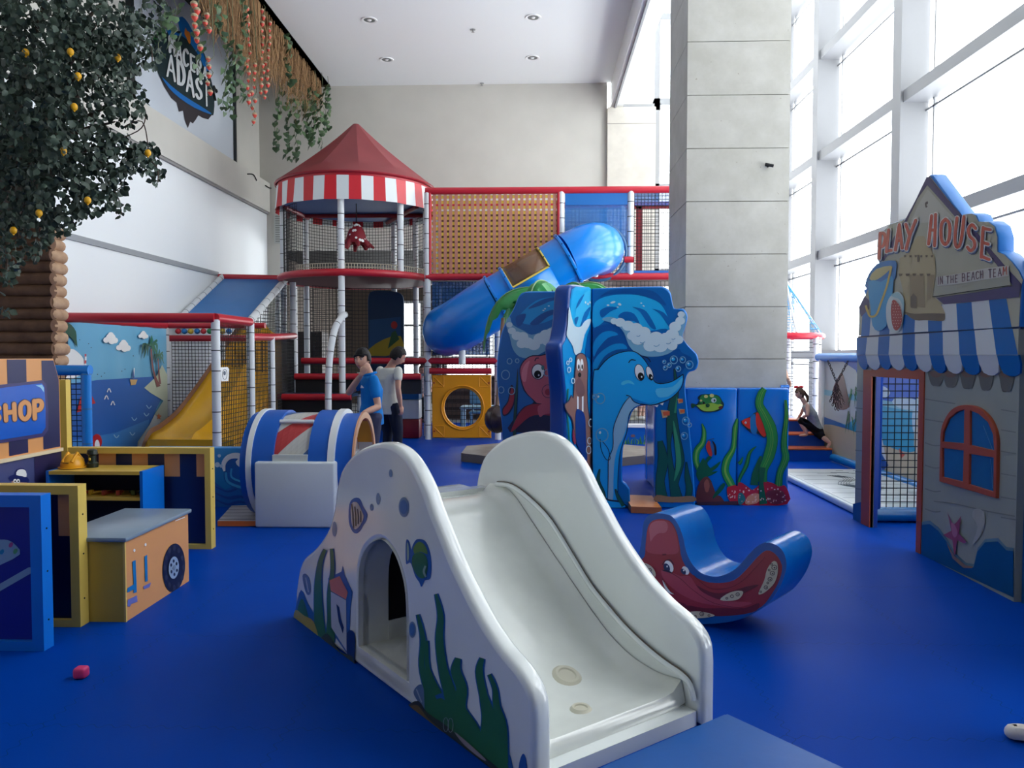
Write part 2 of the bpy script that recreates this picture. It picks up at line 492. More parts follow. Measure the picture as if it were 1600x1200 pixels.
mb = MB(); mb.box((-6.2, -4.2, 0), (5.9, -4, 9.8), M((120, 116, 110), .8, .2)); st(mb, 'wall_front')


def mat_stone():
    m = bpy.data.materials.new('mat_stone'); m.use_nodes = True; nt = m.node_tree; b = nt.nodes['Principled BSDF']; L = nt.links.new
    tc = nt.nodes.new('ShaderNodeTexCoord')
    n = nt.nodes.new('ShaderNodeTexNoise'); n.inputs['Scale'].default_value = 3.2; n.inputs['Detail'].default_value = 9; n.inputs['Roughness'].default_value = .65
    r = nt.nodes.new('ShaderNodeValToRGB'); r.color_ramp.elements[0].position = .35; r.color_ramp.elements[1].position = .7
    r.color_ramp.elements[0].color = (*lin((180, 178, 168)), 1); r.color_ramp.elements[1].color = (*lin((198, 196, 188)), 1)
    L(tc.outputs['Object'], n.inputs['Vector']); L(n.outputs['Fac'], r.inputs['Fac'])
    v = nt.nodes.new('ShaderNodeTexNoise'); v.inputs['Scale'].default_value = 26; v.inputs['Detail'].default_value = 2
    L(tc.outputs['Object'], v.inputs['Vector'])
    c = nt.nodes.new('ShaderNodeMath'); c.operation = 'GREATER_THAN'; c.inputs[1].default_value = .73; L(v.outputs['Fac'], c.inputs[0])
    mx = nt.nodes.new('ShaderNodeMixRGB'); mx.inputs[2].default_value = (*lin((160, 154, 142)), 1); L(c.outputs[0], mx.inputs[0]); L(r.outputs[0], mx.inputs[1])
    L(mx.outputs[0], b.inputs['Base Color']); b.inputs['Roughness'].default_value = .5
    return m


# stone-clad square column, one slab course above the other
m_st = mat_stone(); mb = MB(); px0, px1, py0, py1 = 1.515, 2.545, 7.92, 8.95
z = .0; zj = [.40 + .5325 * i for i in range(18)]
lo = 0
for zz in zj + [9.6]:
    mb.box((px0, py0, lo), (px1, py1, zz - .007), m_st); mb.box((px0 + .012, py0 + .012, zz - .01), (px1 - .012, py1 - .012, zz + .001), M((120, 116, 108), .8, .2)); lo = zz
st(mb, 'column')
mb = MB(); mb.tube([(2.33, py0, 3.41), (2.33, py0 - .05, 3.41)], .014, m_dark); mb.tube([(2.29, py0 - .05, 3.415), (2.37, py0 - .05, 3.40)], .016, m_dark)
tag(mb.build('hook', None, (2.33, py0, 3.41)), 'small dark metal hook sticking out of the stone column front', 'hook')
# recessed ceiling lights
for i, (u, v, w) in enumerate([(577, 31, 'left front'), (833, 27, 'right front'), (604, 93, 'left rear'), (832, 90, 'right rear')]):
    p = atZ(u, v, 7.42)
    t = thing('ceiling_light', (p.x, p.y, 7.42), 'round recessed chrome ceiling light, %s of the four in the white ceiling' % w, 'ceiling light', 'recessed ceiling lights')
    mb = MB(); mb.lathe((p.x, p.y, 7.41), [(.1, .0), (.135, -.005), (.14, 0), (.14, .012), (.1, .012), (.1, 0)], m_white, 24); mb.build('rim', t)
    mb = MB(); mb.lathe((p.x, p.y, 7.415), [(.1, 0), (.085, -.004), (.05, -.002), (.045, 0.0), (0, 0)], M((140, 144, 150), .15, .5, metal=1.0), 20); mb.build('reflector', t)
    mb = MB(); mb.sphere((p.x, p.y, 7.412), (.04, .04, .012), m_white, 12, 6); mb.build('bulb', t)
for (u, v, w) in [(739, 46, 'nearer'), (753, 130, 'farther')]:
    p = atZ(u, v, 7.42); mb = MB()
    mb.lathe(p, [(0, 0), (.045, 0), (.045, -.01), (.012, -.015), (.012, -.045), (.03, -.05), (0, -.052)], M((170, 170, 170), .3, .5, metal=.6), 14)
    mb.build('sprinkler_head', None, p, 'small round metal sprinkler head, the %s of two in the ceiling' % w, 'sprinkler', 'ceiling sprinklers')
# air vent high on the back wall at the left
p = atY(438, 357, YB); mb = MB(); m_v = M((200, 204, 200), .6, .3)
mb.box((p.x - .13, YB - .03, p.z - .33), (p.x + .13, YB, p.z + .33), m_v)
for k in range(12): mb.box((p.x - .1, YB - .036, p.z - .3 + k * .05), (p.x + .1, YB - .03, p.z - .275 + k * .05), M((150, 154, 150), .6, .3))
mb.build('wall_vent', None, (p.x, YB, p.z), 'pale louvred vent grille high on the rear wall beside the striped tower', 'vent')
# loose cables on the beam
for (a, b, c, w) in [((387, 272), (396, 273), (401, 282), 'looped black cable end poking from the left wall beam'), ((415, 290), (422, 294), (427, 293), 'short black cable end at the beam tip by the rear wall')]:
    mb = MB(); pts = [atX(q[0], q[1], -5.90) for q in (a, b, c)]; mb.tube(crom(pts, 5, False), .012, m_dark, 6)
    mb.build('cable', None, pts[0], w, 'cable')
# ================================================================ TODDLER SLIDE (front)
m_gel = M((236, 241, 238), .16, .5, noise=.03, scale=2.5, coat=.8)
m_gel2 = M((236, 239, 232), .16, .5, noise=.05, scale=5, coat=.7)
m_worn = M((150, 148, 138), .7, .2)
DT, DW = V(.615, -.79, 0).normalized(), V(.79, .615, 0).normalized()
SL0 = V(-.301, 2.913, 0)


def sz(x, y): return (440 + x / 2.1814, 650 + y / 2.1814)


def szs(pts): return [sz(*p) for p in pts]


PLs = PL(SL0, -DW)            # outer face of the near side panel
slide = thing('toddler_slide', (-.3, 3.3, 0), 'low white fibreglass toddler slide with curved humped side panels painted with fish and seaweed', 'slide')
face_px = szs([(47, 600), (58, 525), (75, 484), (108, 455), (140, 415), (163, 370), (178, 310), (185, 250), (199, 190), (223, 150), (260, 115), (300, 97), (340, 90), (380, 100), (415, 128), (448, 175), (480, 240), (510, 325), (540, 400), (580, 500), (625, 595), (680, 700), (740, 790), (800, 862), (838, 925), (856, 985), (861, 1060)])
face3 = [PLs(*p) for p in face_px]
base_a = PLs(*sz(45, 715)); base_a.z = 0
base_b = face3[-1].copy(); base_b.z = 0
outl = [base_b] + [base_a] + crom(face3, 3, False)
arch_px = szs([(262, 820), (262, 700), (262, 560), (270, 490), (292, 445), (322, 423), (352, 427), (386, 472), (410, 540), (422, 610), (426, 720), (427, 935)])
arch3 = crom([PLs(*p) for p in arch_px[1:-1]], 3, False)
a0, a1 = PLs(*arch_px[0]), PLs(*arch_px[-1]); zs_ = .095; a0.z = a1.z = zs_
arch3 = [a0] + arch3 + [a1]
mb = MB(); plate(mb, outl, [arch3], -DW, .08, .025, m_gel, 3)
# reveal of the arch
mb.add(arch3 + [p + DW * .16 for p in arch3], [(i, i + 1, len(arch3) + i + 1, len(arch3) + i) for i in range(len(arch3) - 1)], m_gel2)
mb.obox((a0 + a1) / 2 + DW * .4 + V(0, 0, -.03), (a1 - a0) / 2 + DT * .03, DW * .4, V(0, 0, .03), m_gel2)
blu, grn, dkb, cor, brn = M((42, 96, 170), .3), M((48, 110, 70), .3), M((20, 52, 110), .3), M((206, 120, 96), .3), M((104, 84, 72), .4)
grn2, gl_, yel = M((96, 140, 60), .3), M((150, 176, 160), .3), M((170, 160, 80), .35)
A = lambda m, pts, l=1, sm=3: art(mb, PLs, m, szs(pts), l, sm)
S = lambda m, pts, w, l=1: stroke(mb, PLs, m, szs(pts), [x / 2.18 for x in w] if isinstance(w, list) else w / 2.18, l)
# striped fish
A(blu, [(232, 300), (248, 280), (268, 282), (280, 310), (294, 335), (288, 358), (280, 372), (262, 398), (244, 395), (230, 360)])
A(M((206, 190, 176), .3), [(238, 305), (252, 292), (264, 300), (276, 325), (282, 345), (270, 372), (252, 386), (240, 362)], 2)
for k in range(4): S(brn, [(242 + k * 10, 300 + k * 8), (246 + k * 9, 340), (248 + k * 8, 382 - k * 7)], 4, 3)
# green fish
A(blu, [(448, 440), (462, 420), (488, 424), (504, 452), (512, 500), (508, 552), (490, 560), (478, 582), (470, 566), (456, 545), (443, 505), (436, 500), (425, 502), (424, 440), (428, 420), (438, 430), (443, 455)])
A(gl_, [(430, 432), (436, 445), (436, 485), (430, 490)], 2)
A(grn2, [(452, 448), (470, 428), (490, 440), (500, 470), (476, 462), (456, 470)], 2)
A(grn, [(450, 475), (474, 464), (496, 480), (500, 520), (488, 552), (466, 545), (448, 510)], 2)
S(gl_, [(494, 510), (488, 530), (496, 548)], 7, 3)
# bubbles and shells
for (x, y, rx, ry) in [(330, 282, 7, 20), (308, 311, 6, 12), (181, 385, 8, 26), (447, 728, 12, 28), (373, 195, 6, 14), (418, 310, 18, 34)]:
    art(mb, PLs, M((120, 146, 176), .3), ell(*sz(x, y), rx / 2.18, ry / 2.18), 1)
    if rx > 10: art(mb, PLs, M((70, 118, 176), .3), ell(*sz(x, y), rx / 3, ry / 3), 2)
A(M((96, 124, 166), .3), [(72, 545), (85, 538), (98, 560), (100, 600), (90, 610), (80, 590)]); S(M((170, 184, 200), .3), [(84, 550), (94, 600)], 4, 2)
A(M((96, 124, 166), .3), [(452, 935), (470, 915), (486, 925), (488, 990), (476, 985), (455, 955)]); S(M((170, 184, 200), .3), [(462, 930), (480, 975)], 4, 2)
# seaweed, left group
for pts, w in [([(150, 455), (134, 500), (126, 580), (130, 700), (138, 765)], [10, 18, 30, 40]), ([(172, 452), (176, 520), (168, 600), (172, 700), (165, 770)], [10, 14, 26, 34])]:
    S(blu, pts, [x + 6 for x in w]); S(grn, pts, w, 2)
A(blu, [(68, 592), (92, 640), (118, 690), (128, 768), (90, 742), (48, 712), (50, 650)]); A(grn, [(70, 622), (88, 660), (100, 745), (60, 715), (54, 670)], 2)
A(yel, [(50, 660), (80, 680), (112, 700), (130, 770), (85, 742), (46, 712)], 3)
# little house behind the arch
A(cor, [(165, 560), (200, 545), (228, 600), (222, 625), (170, 595)], 2, 0); A(M((190, 198, 212), .3), [(170, 598), (222, 628), (224, 800), (172, 720)], 2, 0)
A(blu, [(160, 552), (205, 530), (210, 510), (216, 540), (244, 600), (236, 655), (232, 820), (164, 724)], 1, 0)
A(dkb, [(190, 640), (200, 650), (206, 690), (216, 720), (212, 740), (198, 700)], 3, 0); A(dkb, [(226, 740), (252, 740), (252, 820), (246, 862), (230, 850)], 3)
A(M((60, 70, 60), .4), [(128, 768), (160, 740), (200, 800), (246, 820), (247, 862), (180, 815), (126, 774)], 3)
for k in range(14): art(mb, PLs, M((170, 90, 90), .4), ell(*sz(140 + k * 8, 778 + k * 5.8 + (k % 3) * 4), 1.2, 1.2, n=6), 4)
# seaweed, right group
for pts, w in [([(528, 606), (544, 680), (540, 760), (552, 860), (580, 960), (610, 1110)], [8, 20, 26, 30, 44, 60]),
               ([(466, 676), (484, 760), (480, 850), (500, 930), (520, 1010), (540, 1080)], [8, 18, 18, 26, 60, 70]),
               ([(604, 825), (596, 870), (616, 930), (606, 1000), (640, 1080), (650, 1160)], [16, 34, 36, 50, 80, 90]),
               ([(686, 825), (676, 870), (690, 950), (710, 1040), (700, 1150)], [14, 24, 26, 50, 70]),
               ([(710, 880), (730, 930), (735, 990), (750, 1060), (745, 1180)], [10, 16, 24, 40, 60]),
               ([(498, 765), (500, 860), (530, 950)], [8, 16, 40])]:
    S(blu, pts, [x + 9 for x in w]); S(grn, pts, w, 2)
A(blu, [(480, 985), (540, 935), (600, 990), (650, 1080), (700, 1090), (770, 1130), (790, 1240), (700, 1185), (560, 1080), (470, 1015)]); A(grn, [(500, 1000), (545, 960), (590, 1010), (640, 1100), (700, 1120), (760, 1160), (770, 1220), (640, 1120), (560, 1060)], 2)
A(M((52, 60, 56), .4), [(434, 985), (470, 970), (500, 1010), (560, 1050), (640, 1120), (720, 1180), (800, 1250), (780, 1275), (600, 1140), (432, 1002)], 3)
A(M((110, 90, 50), .4), [(440, 990), (470, 985), (500, 1025), (560, 1080), (540, 1090), (445, 1008)], 4)
A(blu, [(806, 1260), (812, 1180), (826, 1150), (838, 1190), (848, 1330), (815, 1330)])
for (x, y) in [(566, 1050), (582, 1052)]: stroke(mb, PLs, M((150, 160, 176), .3), ell(*sz(x, y), 4, 11), .9, 5, 0, closed=True)
A(M((150, 140, 150), .5), [(596, 1075), (640, 1110), (700, 1165), (690, 1168), (630, 1120)], 5)
# worn rim flakes on the near panel's top edge
for k, (x, y) in enumerate([(512, 240), (520, 268), (530, 300), (540, 330), (550, 362), (560, 390)]):
    p = PLs(*sz(x - 24, y)); t_ = (p - DT * 0)
side = mb.build('side_panel', slide)
side['label'] = 'painted near side panel with an arched opening'
# far side panel, same outline
WD = .936
mb = MB(); sh = DW * (WD - .08)
plate(mb, [p + sh for p in outl], [], -DW, .08, .025, m_gel, 3); mb.build('side_panel', slide)
# sliding bed
PLr = PL(SL0 + DW * (WD - .085), -DW)
bed = [PLr(*p) for p in szs([(702, 256), (745, 262), (790, 296), (850, 385), (920, 492), (1000, 612), (1060, 700), (1120, 780), (1190, 850), (1270, 903), (1330, 926), (1362, 936)])]
bed = crom(bed, 4, False)
T0 = bed[0] - DT * .28
prof = [V(T0.x, T0.y, bed[0].z)] + bed
end = bed[-1]
prof += [end + DT * .012 + V(0, 0, -.012), end + DT * .02 + V(0, 0, -.04), end + DT * .022 + V(0, 0, -.055)]
wdt = WD - .165
mb = MB()
NW = 16


def bedpt(i, j):
    p = prof[i]; w = j / NW; e = abs(w - .5) * 2
    up = .045 * max(0, (e - .80) / .2) ** 2
    if i > len(prof) - 4: up *= .3
    if i < 2: up = 0
    return p - DW * wdt * (1 - w) + V(0, 0, up)


vs = [bedpt(i, j) for i in range(len(prof)) for j in range(NW + 1)]
fs = [(i * (NW + 1) + j, i * (NW + 1) + j + 1, (i + 1) * (NW + 1) + j + 1, (i + 1) * (NW + 1) + j) for i in range(len(prof) - 1) for j in range(NW)]
mb.add(vs, fs, m_gel2, True)
# front riser under the lip, rear wall with steps
e2 = prof[-1]; L0 = V(e2.x, e2.y, 0)
mb.obox(L0 - DW * wdt / 2 - DT * .02 + V(0, 0, e2.z / 2 + .004), DW * wdt / 2, DT * .02, V(0, 0, e2.z / 2), m_gel2)
mb.obox(L0 - DW * wdt / 2 + DT * .03 + V(0, 0, .03), DW * wdt / 2, DT * .03, V(0, 0, .03), m_gel)
mb.obox(T0 - DW * wdt / 2 + V(0, 0, -T0.z / 2), DW * wdt / 2, DT * .015, V(0, 0, T0.z / 2), m_gel)
mb.obox(bed[0] - DW * wdt / 2 - DT * .02 + V(0, 0, .012), DW * wdt / 2, DT * .035, V(0, 0, .014), m_gel)
b_ = mb.build('slide_bed', slide)
# moulded seam strip along the far panel
mb = MB(); strip = [PLr(*p, .012) for p in szs([(738, 232), (790, 240), (850, 283), (912, 345), (962, 420), (1012, 503), (1062, 583), (1112, 645), (1172, 715), (1242, 783), (1312, 840), (1370, 880), (1400, 915), (1410, 965)])]
mb.tube(crom(strip, 4, False), .013, m_gel, 8)
mb.tube([p + V(0, 0, .014) - DW * -.006 for p in crom(strip, 4, False)], .0035, M((120, 112, 100), .7, .2), 6)
mb.build('edge_strip', slide)
# steps at the back
mb = MB()
for k in range(3):
    c = T0 - DT * (.08 + .13 * k) - DW * wdt / 2; h = (.5, .33, .16)[k]
    mb.obox(V(c.x, c.y, h / 2), DW * wdt / 2, DT * .065, V(0, 0, h / 2), m_gel2)
mb.build('steps', slide)
# inner dark wall of the crawl space
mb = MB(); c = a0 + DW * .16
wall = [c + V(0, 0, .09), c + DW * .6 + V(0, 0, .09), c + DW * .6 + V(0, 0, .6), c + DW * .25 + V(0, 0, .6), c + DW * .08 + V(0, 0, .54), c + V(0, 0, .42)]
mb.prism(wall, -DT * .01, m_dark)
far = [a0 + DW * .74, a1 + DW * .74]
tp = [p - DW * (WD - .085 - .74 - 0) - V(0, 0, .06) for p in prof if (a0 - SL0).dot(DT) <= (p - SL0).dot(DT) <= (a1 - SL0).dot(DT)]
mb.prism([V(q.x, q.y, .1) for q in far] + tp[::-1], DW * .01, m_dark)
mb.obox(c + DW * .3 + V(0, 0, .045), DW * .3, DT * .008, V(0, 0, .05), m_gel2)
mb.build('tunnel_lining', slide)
# moulded drain and knob in the landing
for (x, y, r, nm) in [(972, 886, .052, 'drain_plug'), (1020, 1000, .035, 'drain_plug')]:
    u, v = sz(x, y)
    # hit the bed by marching along the view ray
    best = None
    d = ray(u, v)
    for k in range(2000):
        q = CAMP + d * (1.5 + k * .002)
        tt = (q - prof[0]).dot(DT)
        for i in range(len(prof) - 1):
            ta, tb = (prof[i] - prof[0]).dot(DT), (prof[i + 1] - prof[0]).dot(DT)
            if ta <= tt <= tb:
                zz = prof[i].z + (prof[i + 1].z - prof[i].z) * (tt - ta) / max(tb - ta, 1e-6)
                if q.z <= zz: best = (q, (prof[i + 1] - prof[i]).normalized())
                break
        if best: break
    q, tg = best; nn = DW.cross(tg).normalized()
    if nn.z < 0: nn = -nn
    Rm = Matrix((DW, nn.cross(DW), nn)).transposed().to_4x4(); Rm.translation = q
    mb = MB(); mb.lathe((0, 0, 0), [(0, .004), (r * .7, .004), (r * .78, .01), (r, .012), (r * 1.15, .006), (r * 1.3, 0)], M((214, 210, 190), .35, .4), 24)
    mb.v = [Rm @ p for p in mb.v]; mb.build(nm, slide)
# blue landing mat in front of the slide
mb = MB(); e = PLr(*sz(1424, 1040)); e.z = 0
c0 = L0 + DT * .2 - DW * .02
cor_ = [c0 + DW * .02, c0 - DW * .9, c0 - DW * .9 + DT * .9, c0 + DW * .02 + DT * .9]
m_mat = M((0, 88, 170), .35, .3, noise=.06, scale=3, bump=.15)
mb.prism([V(p.x, p.y, .1) for p in cor_], V(0, 0, -.1), m_mat)
mb.tube([V(cor_[0].x, cor_[0].y, .05), V(cor_[3].x, cor_[3].y, .05)], .05, m_mat, 10)
mb.build('landing_mat', None, V(c0.x, c0.y, 0), 'shiny blue vinyl mat on the floor at the foot of the white slide', 'mat')
# ================================================================ OCTOPUS ROCKER
def rz(x, y): return (960 + x / 5, 770 + y / 5)


def rzs(p): return [rz(*q) for q in p]


RD = V(.77, -.63, 0).normalized(); RE = V(.63, .77, 0).normalized()
PLk = PL((.715, 4.4, 0), -RE)
m_rock = M((0, 80, 160), .3, .5, noise=.05, scale=3, bump=.1, bscale=30); m_rocks = M((0, 110, 200), .25, .5, noise=.06, scale=4, bump=.25, bscale=9)
rocker = thing('rocker', (1.0, 4.3, 0), 'blue U-shaped foam rocker with a red cartoon octopus face on its side', 'rocker')
o_px = rzs([(120, 560), (165, 510), (200, 440), (215, 330), (228, 230), (260, 180), (320, 160), (390, 165), (450, 185), (500, 250), (535, 340), (560, 450), (600, 540), (660, 610), (740, 645), (820, 648), (900, 620), (970, 570), (1040, 490), (1110, 420), (1180, 388), (1260, 405), (1320, 460), (1345, 560), (1320, 670), (1270, 770), (1190, 870), (1100, 930), (980, 985), (820, 1015), (660, 1020), (500, 990), (360, 920), (230, 800), (140, 680)])
o3 = [PLk(*p) for p in o_px]
lo = min(p.z for p in o3)
for p in o3: p.z -= lo if p.z < .35 else lo * max(0, 1 - (p.z - .35) / .25)
mb = MB(); EX = RE * .36
o3 = crom(o3, 3)
mb.add(o3 + [p + EX for p in o3], [(i, len(o3) + i, len(o3) + (i + 1) % len(o3), (i + 1) % len(o3)) for i in range(len(o3))], m_rocks, True)
mb.face(o3, m_rock); mb.face([p + EX for p in o3][::-1], m_rock)
A = lambda m, pts, l=1, sm=3: art(mb, PLk, m, rzs(pts), l, sm, .0012)
S = lambda m, pts, w, l=1: stroke(mb, PLk, m, rzs(pts), [x / 5 for x in w] if isinstance(w, list) else w / 5, l, d=.0012)
red, redd, pk, pk2 = M((152, 40, 52), .35), M((104, 22, 38), .35), M((172, 64, 80), .35), M((190, 100, 114), .35)
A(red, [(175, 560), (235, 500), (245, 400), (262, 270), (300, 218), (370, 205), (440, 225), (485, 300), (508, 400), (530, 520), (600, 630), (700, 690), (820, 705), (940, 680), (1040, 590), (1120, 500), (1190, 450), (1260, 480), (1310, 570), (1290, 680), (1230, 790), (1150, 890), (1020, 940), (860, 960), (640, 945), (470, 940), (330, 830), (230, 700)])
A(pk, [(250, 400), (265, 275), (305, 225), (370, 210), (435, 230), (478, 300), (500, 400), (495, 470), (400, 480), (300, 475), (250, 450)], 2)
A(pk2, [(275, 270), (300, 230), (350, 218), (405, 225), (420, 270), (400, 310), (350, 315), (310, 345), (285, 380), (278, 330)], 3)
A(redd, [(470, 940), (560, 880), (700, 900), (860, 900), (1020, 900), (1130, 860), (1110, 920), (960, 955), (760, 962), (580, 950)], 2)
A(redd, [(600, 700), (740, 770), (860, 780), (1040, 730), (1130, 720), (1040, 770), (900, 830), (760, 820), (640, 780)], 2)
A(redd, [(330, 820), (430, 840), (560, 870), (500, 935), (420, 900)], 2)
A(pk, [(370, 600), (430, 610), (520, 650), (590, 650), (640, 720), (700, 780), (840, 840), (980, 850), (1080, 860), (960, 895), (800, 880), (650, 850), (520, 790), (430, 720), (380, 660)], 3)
S(redd, [(420, 610), (520, 670), (620, 760), (780, 860), (1000, 900)], 4, 4)
S(redd, [(620, 640), (740, 740), (880, 745), (1000, 690), (1100, 590), (1180, 500)], 4, 4)
for (x, y, rx, ry, rot) in [(430, 575, 32, 50, -25), (560, 605, 24, 36, -35)]:
    art(mb, PLk, m_white, ell(*rz(x, y), rx / 5, ry / 5, rot), 5, d=.0012)
    art(mb, PLk, M((30, 44, 90), .3), ell(*rz(x - 16, y + 8), rx / 7, ry / 7, rot), 6, d=.0012); art(mb, PLk, m_white, ell(*rz(x - 12, y - 2), 1.2, 1.6), 7, d=.0012)
S(M((30, 20, 50), .3), [(380, 560), (400, 530), (440, 522), (470, 560)], 6, 6); A(M((40, 20, 50), .3), [(375, 600), (420, 602), (460, 626), (400, 612)], 6)
S(redd, [(378, 482), (408, 480)], 12, 4)
A(M((236, 236, 226), .3), [(380, 675), (410, 720), (440, 765), (475, 790), (430, 780), (395, 735)], 5); S(redd, [(378, 668), (410, 725), (450, 775), (480, 790)], 4, 6)
m_suc, m_sucd = M((206, 196, 170), .4), M((84, 70, 70), .4)
for blob in [[(1130, 780), (1175, 680), (1195, 600), (1240, 535), (1275, 545), (1280, 620), (1255, 700), (1200, 760), (1150, 790)], [(830, 835), (880, 790), (950, 765), (1010, 770), (985, 820), (930, 840)], [(180, 570), (230, 545), (290, 570), (325, 620), (320, 655), (280, 600), (230, 585), (200, 590)], [(510, 960), (580, 930), (680, 925), (790, 955), (700, 975), (580, 978)]]:
    A(m_suc, blob, 5)
for (x, y, r) in [(1255, 580, 20), (1240, 625, 17), (1222, 672, 16), (1190, 735, 14), (1205, 700, 8), (1215, 600, 8), (1235, 555, 8), (1150, 770, 7), (970, 790, 14), (925, 805, 12), (885, 820, 8), (240, 568, 14), (285, 600, 12), (205, 575, 7), (590, 955, 16), (690, 942, 16), (640, 962, 8), (745, 955, 8)]:
    stroke(mb, PLk, m_sucd, ell(*rz(x, y), r / 5, r / 5.5, n=12), 1.1, 6, 0, closed=True)
    if r > 12: art(mb, PLk, m_sucd, ell(*rz(x + 2, y + 2), r / 14, r / 14, n=8), 6)
for (x, y) in [(262, 612), (276, 622)]: art(mb, PLk, M((60, 90, 140), .3), ell(*rz(x, y + 10), 6, 7), 4)
stroke(mb, PLk, M((220, 150, 90), .3), rzs([(262, 622), (282, 640), (272, 664)]), 3, 6)
b = mb.build('rocker_body', rocker, sharp=50)
# ================================================================ SHOP PLAY CORNER (left)
m_yel = M((226, 196, 96), .45, .4); m_org = M((222, 158, 100), .4, .4); m_nav = M((30, 34, 84), .35, .5); m_navy2 = M((22, 36, 82), .3, .5)
m_bluP = M((8, 120, 224), .35, .5); m_blud = M((14, 30, 150), .4, .5); m_grayb = M((128, 148, 168), .3, .5, noise=.08, scale=4)
XS = -3.66
ux = lambda u, Y: atY(u, 650, Y).x
mb = MB(); shop = thing('shop_front', (XS, 4.9, 0), 'striped orange and navy toy shop wall with a blue SHOP sign at the left edge', 'play panel')
# facade panel with slanted far top corner
pf = [(XS, 3.0, .78), (XS, 5.77, .78), (XS, 5.77, 1.30), (XS, 5.70, 1.475), (XS, 3.0, 1.475)]
pf = [(XS, 3.0, 0), (XS, 5.77, 0)] + pf[2:]
mb.prism([V(*p) for p in pf], (-.05, 0, 0), m_org, M((214, 200, 170), .5, .3))
PLf = PL((XS, 0, 0), (1, 0, 0))


def fz(p, off=1): return V(XS + .0016 * off, p[0], p[1])


for y0 in (5.56, 5.19, 4.75, 4.3, 3.85, 3.4):
    y1 = min(y0 + .2, 5.76)
    if y0 > 5.5: mb.face([fz((5.56, .8)), fz((5.76, .8)), fz((5.76, 1.31)), fz((5.70, 1.46)), fz((5.56, 1.46))], m_nav)
    else: mb.face([fz((y0, .8)), fz((y1, .8)), fz((y1, 1.47)), fz((y0, 1.47))], m_nav)
mb.box((XS - .01, 3.0, .765), (XS + .02, 5.77, .79), M((232, 214, 180), .5, .3))
mb.face([fz((3.0, 0)), fz((5.77, 0)), fz((5.77, .765)), fz((3.0, .765))], M((74, 82, 130), .3, .5))
mb.face([fz((5.45, 0), 2), (fz((5.77, 0), 2)), fz((5.77, .765), 2), fz((5.45, .765), 2)], M((44, 40, 84), .35, .5))
bd = mb.build('wall_panel', shop)
# sign board: rounded blue plate, dark rim, letters
mb = MB()
sg = [(-60, 612), (0, 601), (40, 597), (64, 594), (70, 600), (73, 640), (73, 672), (66, 682), (0, 692), (-60, 700)]
mb.prism(PLf.pts(sg, .012), (-.012, 0, 0), M((58, 54, 110), .3, .5))
art(mb, PLf, M((10, 92, 200), .25), [(-60, 616), (0, 606), (40, 601), (62, 599), (66, 604), (68, 640), (68, 668), (62, 677), (0, 687), (-60, 694)], 10)
art(mb, PLf, M((150, 205, 235), .3), [(52, 602), (62, 601), (65, 606), (65, 613), (60, 606)], 11)
mb.build('sign_board', shop)['label'] = 'blue SHOP sign board'
mb = MB()
for ch, q in (('S', [(-22, 636), (-4, 634), (-3, 658), (-21, 660)]), ('H', [(2, 634), (20, 631), (21, 655), (3, 657)]), ('O', [(26, 629), (43, 627), (43, 654), (27, 656)]), ('P', [(47, 627), (63, 625), (62, 652), (48, 654)])):
    letter(mb, PLf, M((52, 40, 70), .3), ch, q, 9.5, 11); letter(mb, PLf, m_org, ch, q, 7, 12)
mb.build('lettering', shop)
mb = MB()   # little capped figure, half hidden behind the front panel
art(mb, PLf, M((30, 40, 100), .3), [(14, 744), (22, 741), (24, 734), (32, 731), (39, 734), (41, 745), (44, 749), (43, 754), (15, 751)], 3, 2)
art(mb, PLf, m_white, [(24, 742), (26, 735), (33, 733), (39, 736), (40, 745), (33, 744)], 4, 2)
art(mb, PLf, M((190, 150, 140), .3), [(20, 747), (40, 750), (42, 762), (38, 775), (22, 774), (18, 760)], 2, 2)
for x in (22, 27): art(mb, PLf, m_white, ell(x, 751.5, 2.6, 3.2), 4); art(mb, PLf, m_dark, ell(x, 752, 1.1, 1.4), 5)
mb.build('printed_figure', shop)
mb = MB(); mb.box((XS - .03, 5.80, 0), (XS + .03, 5.86, 1.31), m_yel); mb.build('corner_post', shop)


def stripe_panel(nm, label, x0, x1, Y, h, frame, fw, stripes, low, fill):
    """free-standing play wall facing the camera with a raised frame"""
    t = thing(nm, ((x0 + x1) / 2, Y, 0), label, 'play panel')
    mb = MB(); mb.box((x0 + .01, Y, .03), (x1 - .01, Y + .03, h - .02), fill)
    for (a, b) in stripes: mb.face([(a, Y - .002, low), (b, Y - .002, low), (b, Y - .002, h - .03), (a, Y - .002, h - .03)], m_org)
    mb.build('board', t)
    mb = MB(); mb.box((x0, Y - .03, h - fw), (x1, Y + .05, h), frame); mb.box((x0, Y - .03, 0), (x1, Y + .05, fw * .8), frame)
    mb.box((x1 - fw, Y - .03, fw * .8), (x1, Y + .05, h - fw), frame); mb.box((x0, Y - .03, fw * .8), (x0 + fw, Y + .05, h - fw), frame)
    for z in (.15, .4, .62):
        if h > z: mb.tube([(x1, Y + .01, z), (x1 + .003, Y + .01, z)], .005, m_dark, 6)
    mb.build('frame', t); return t


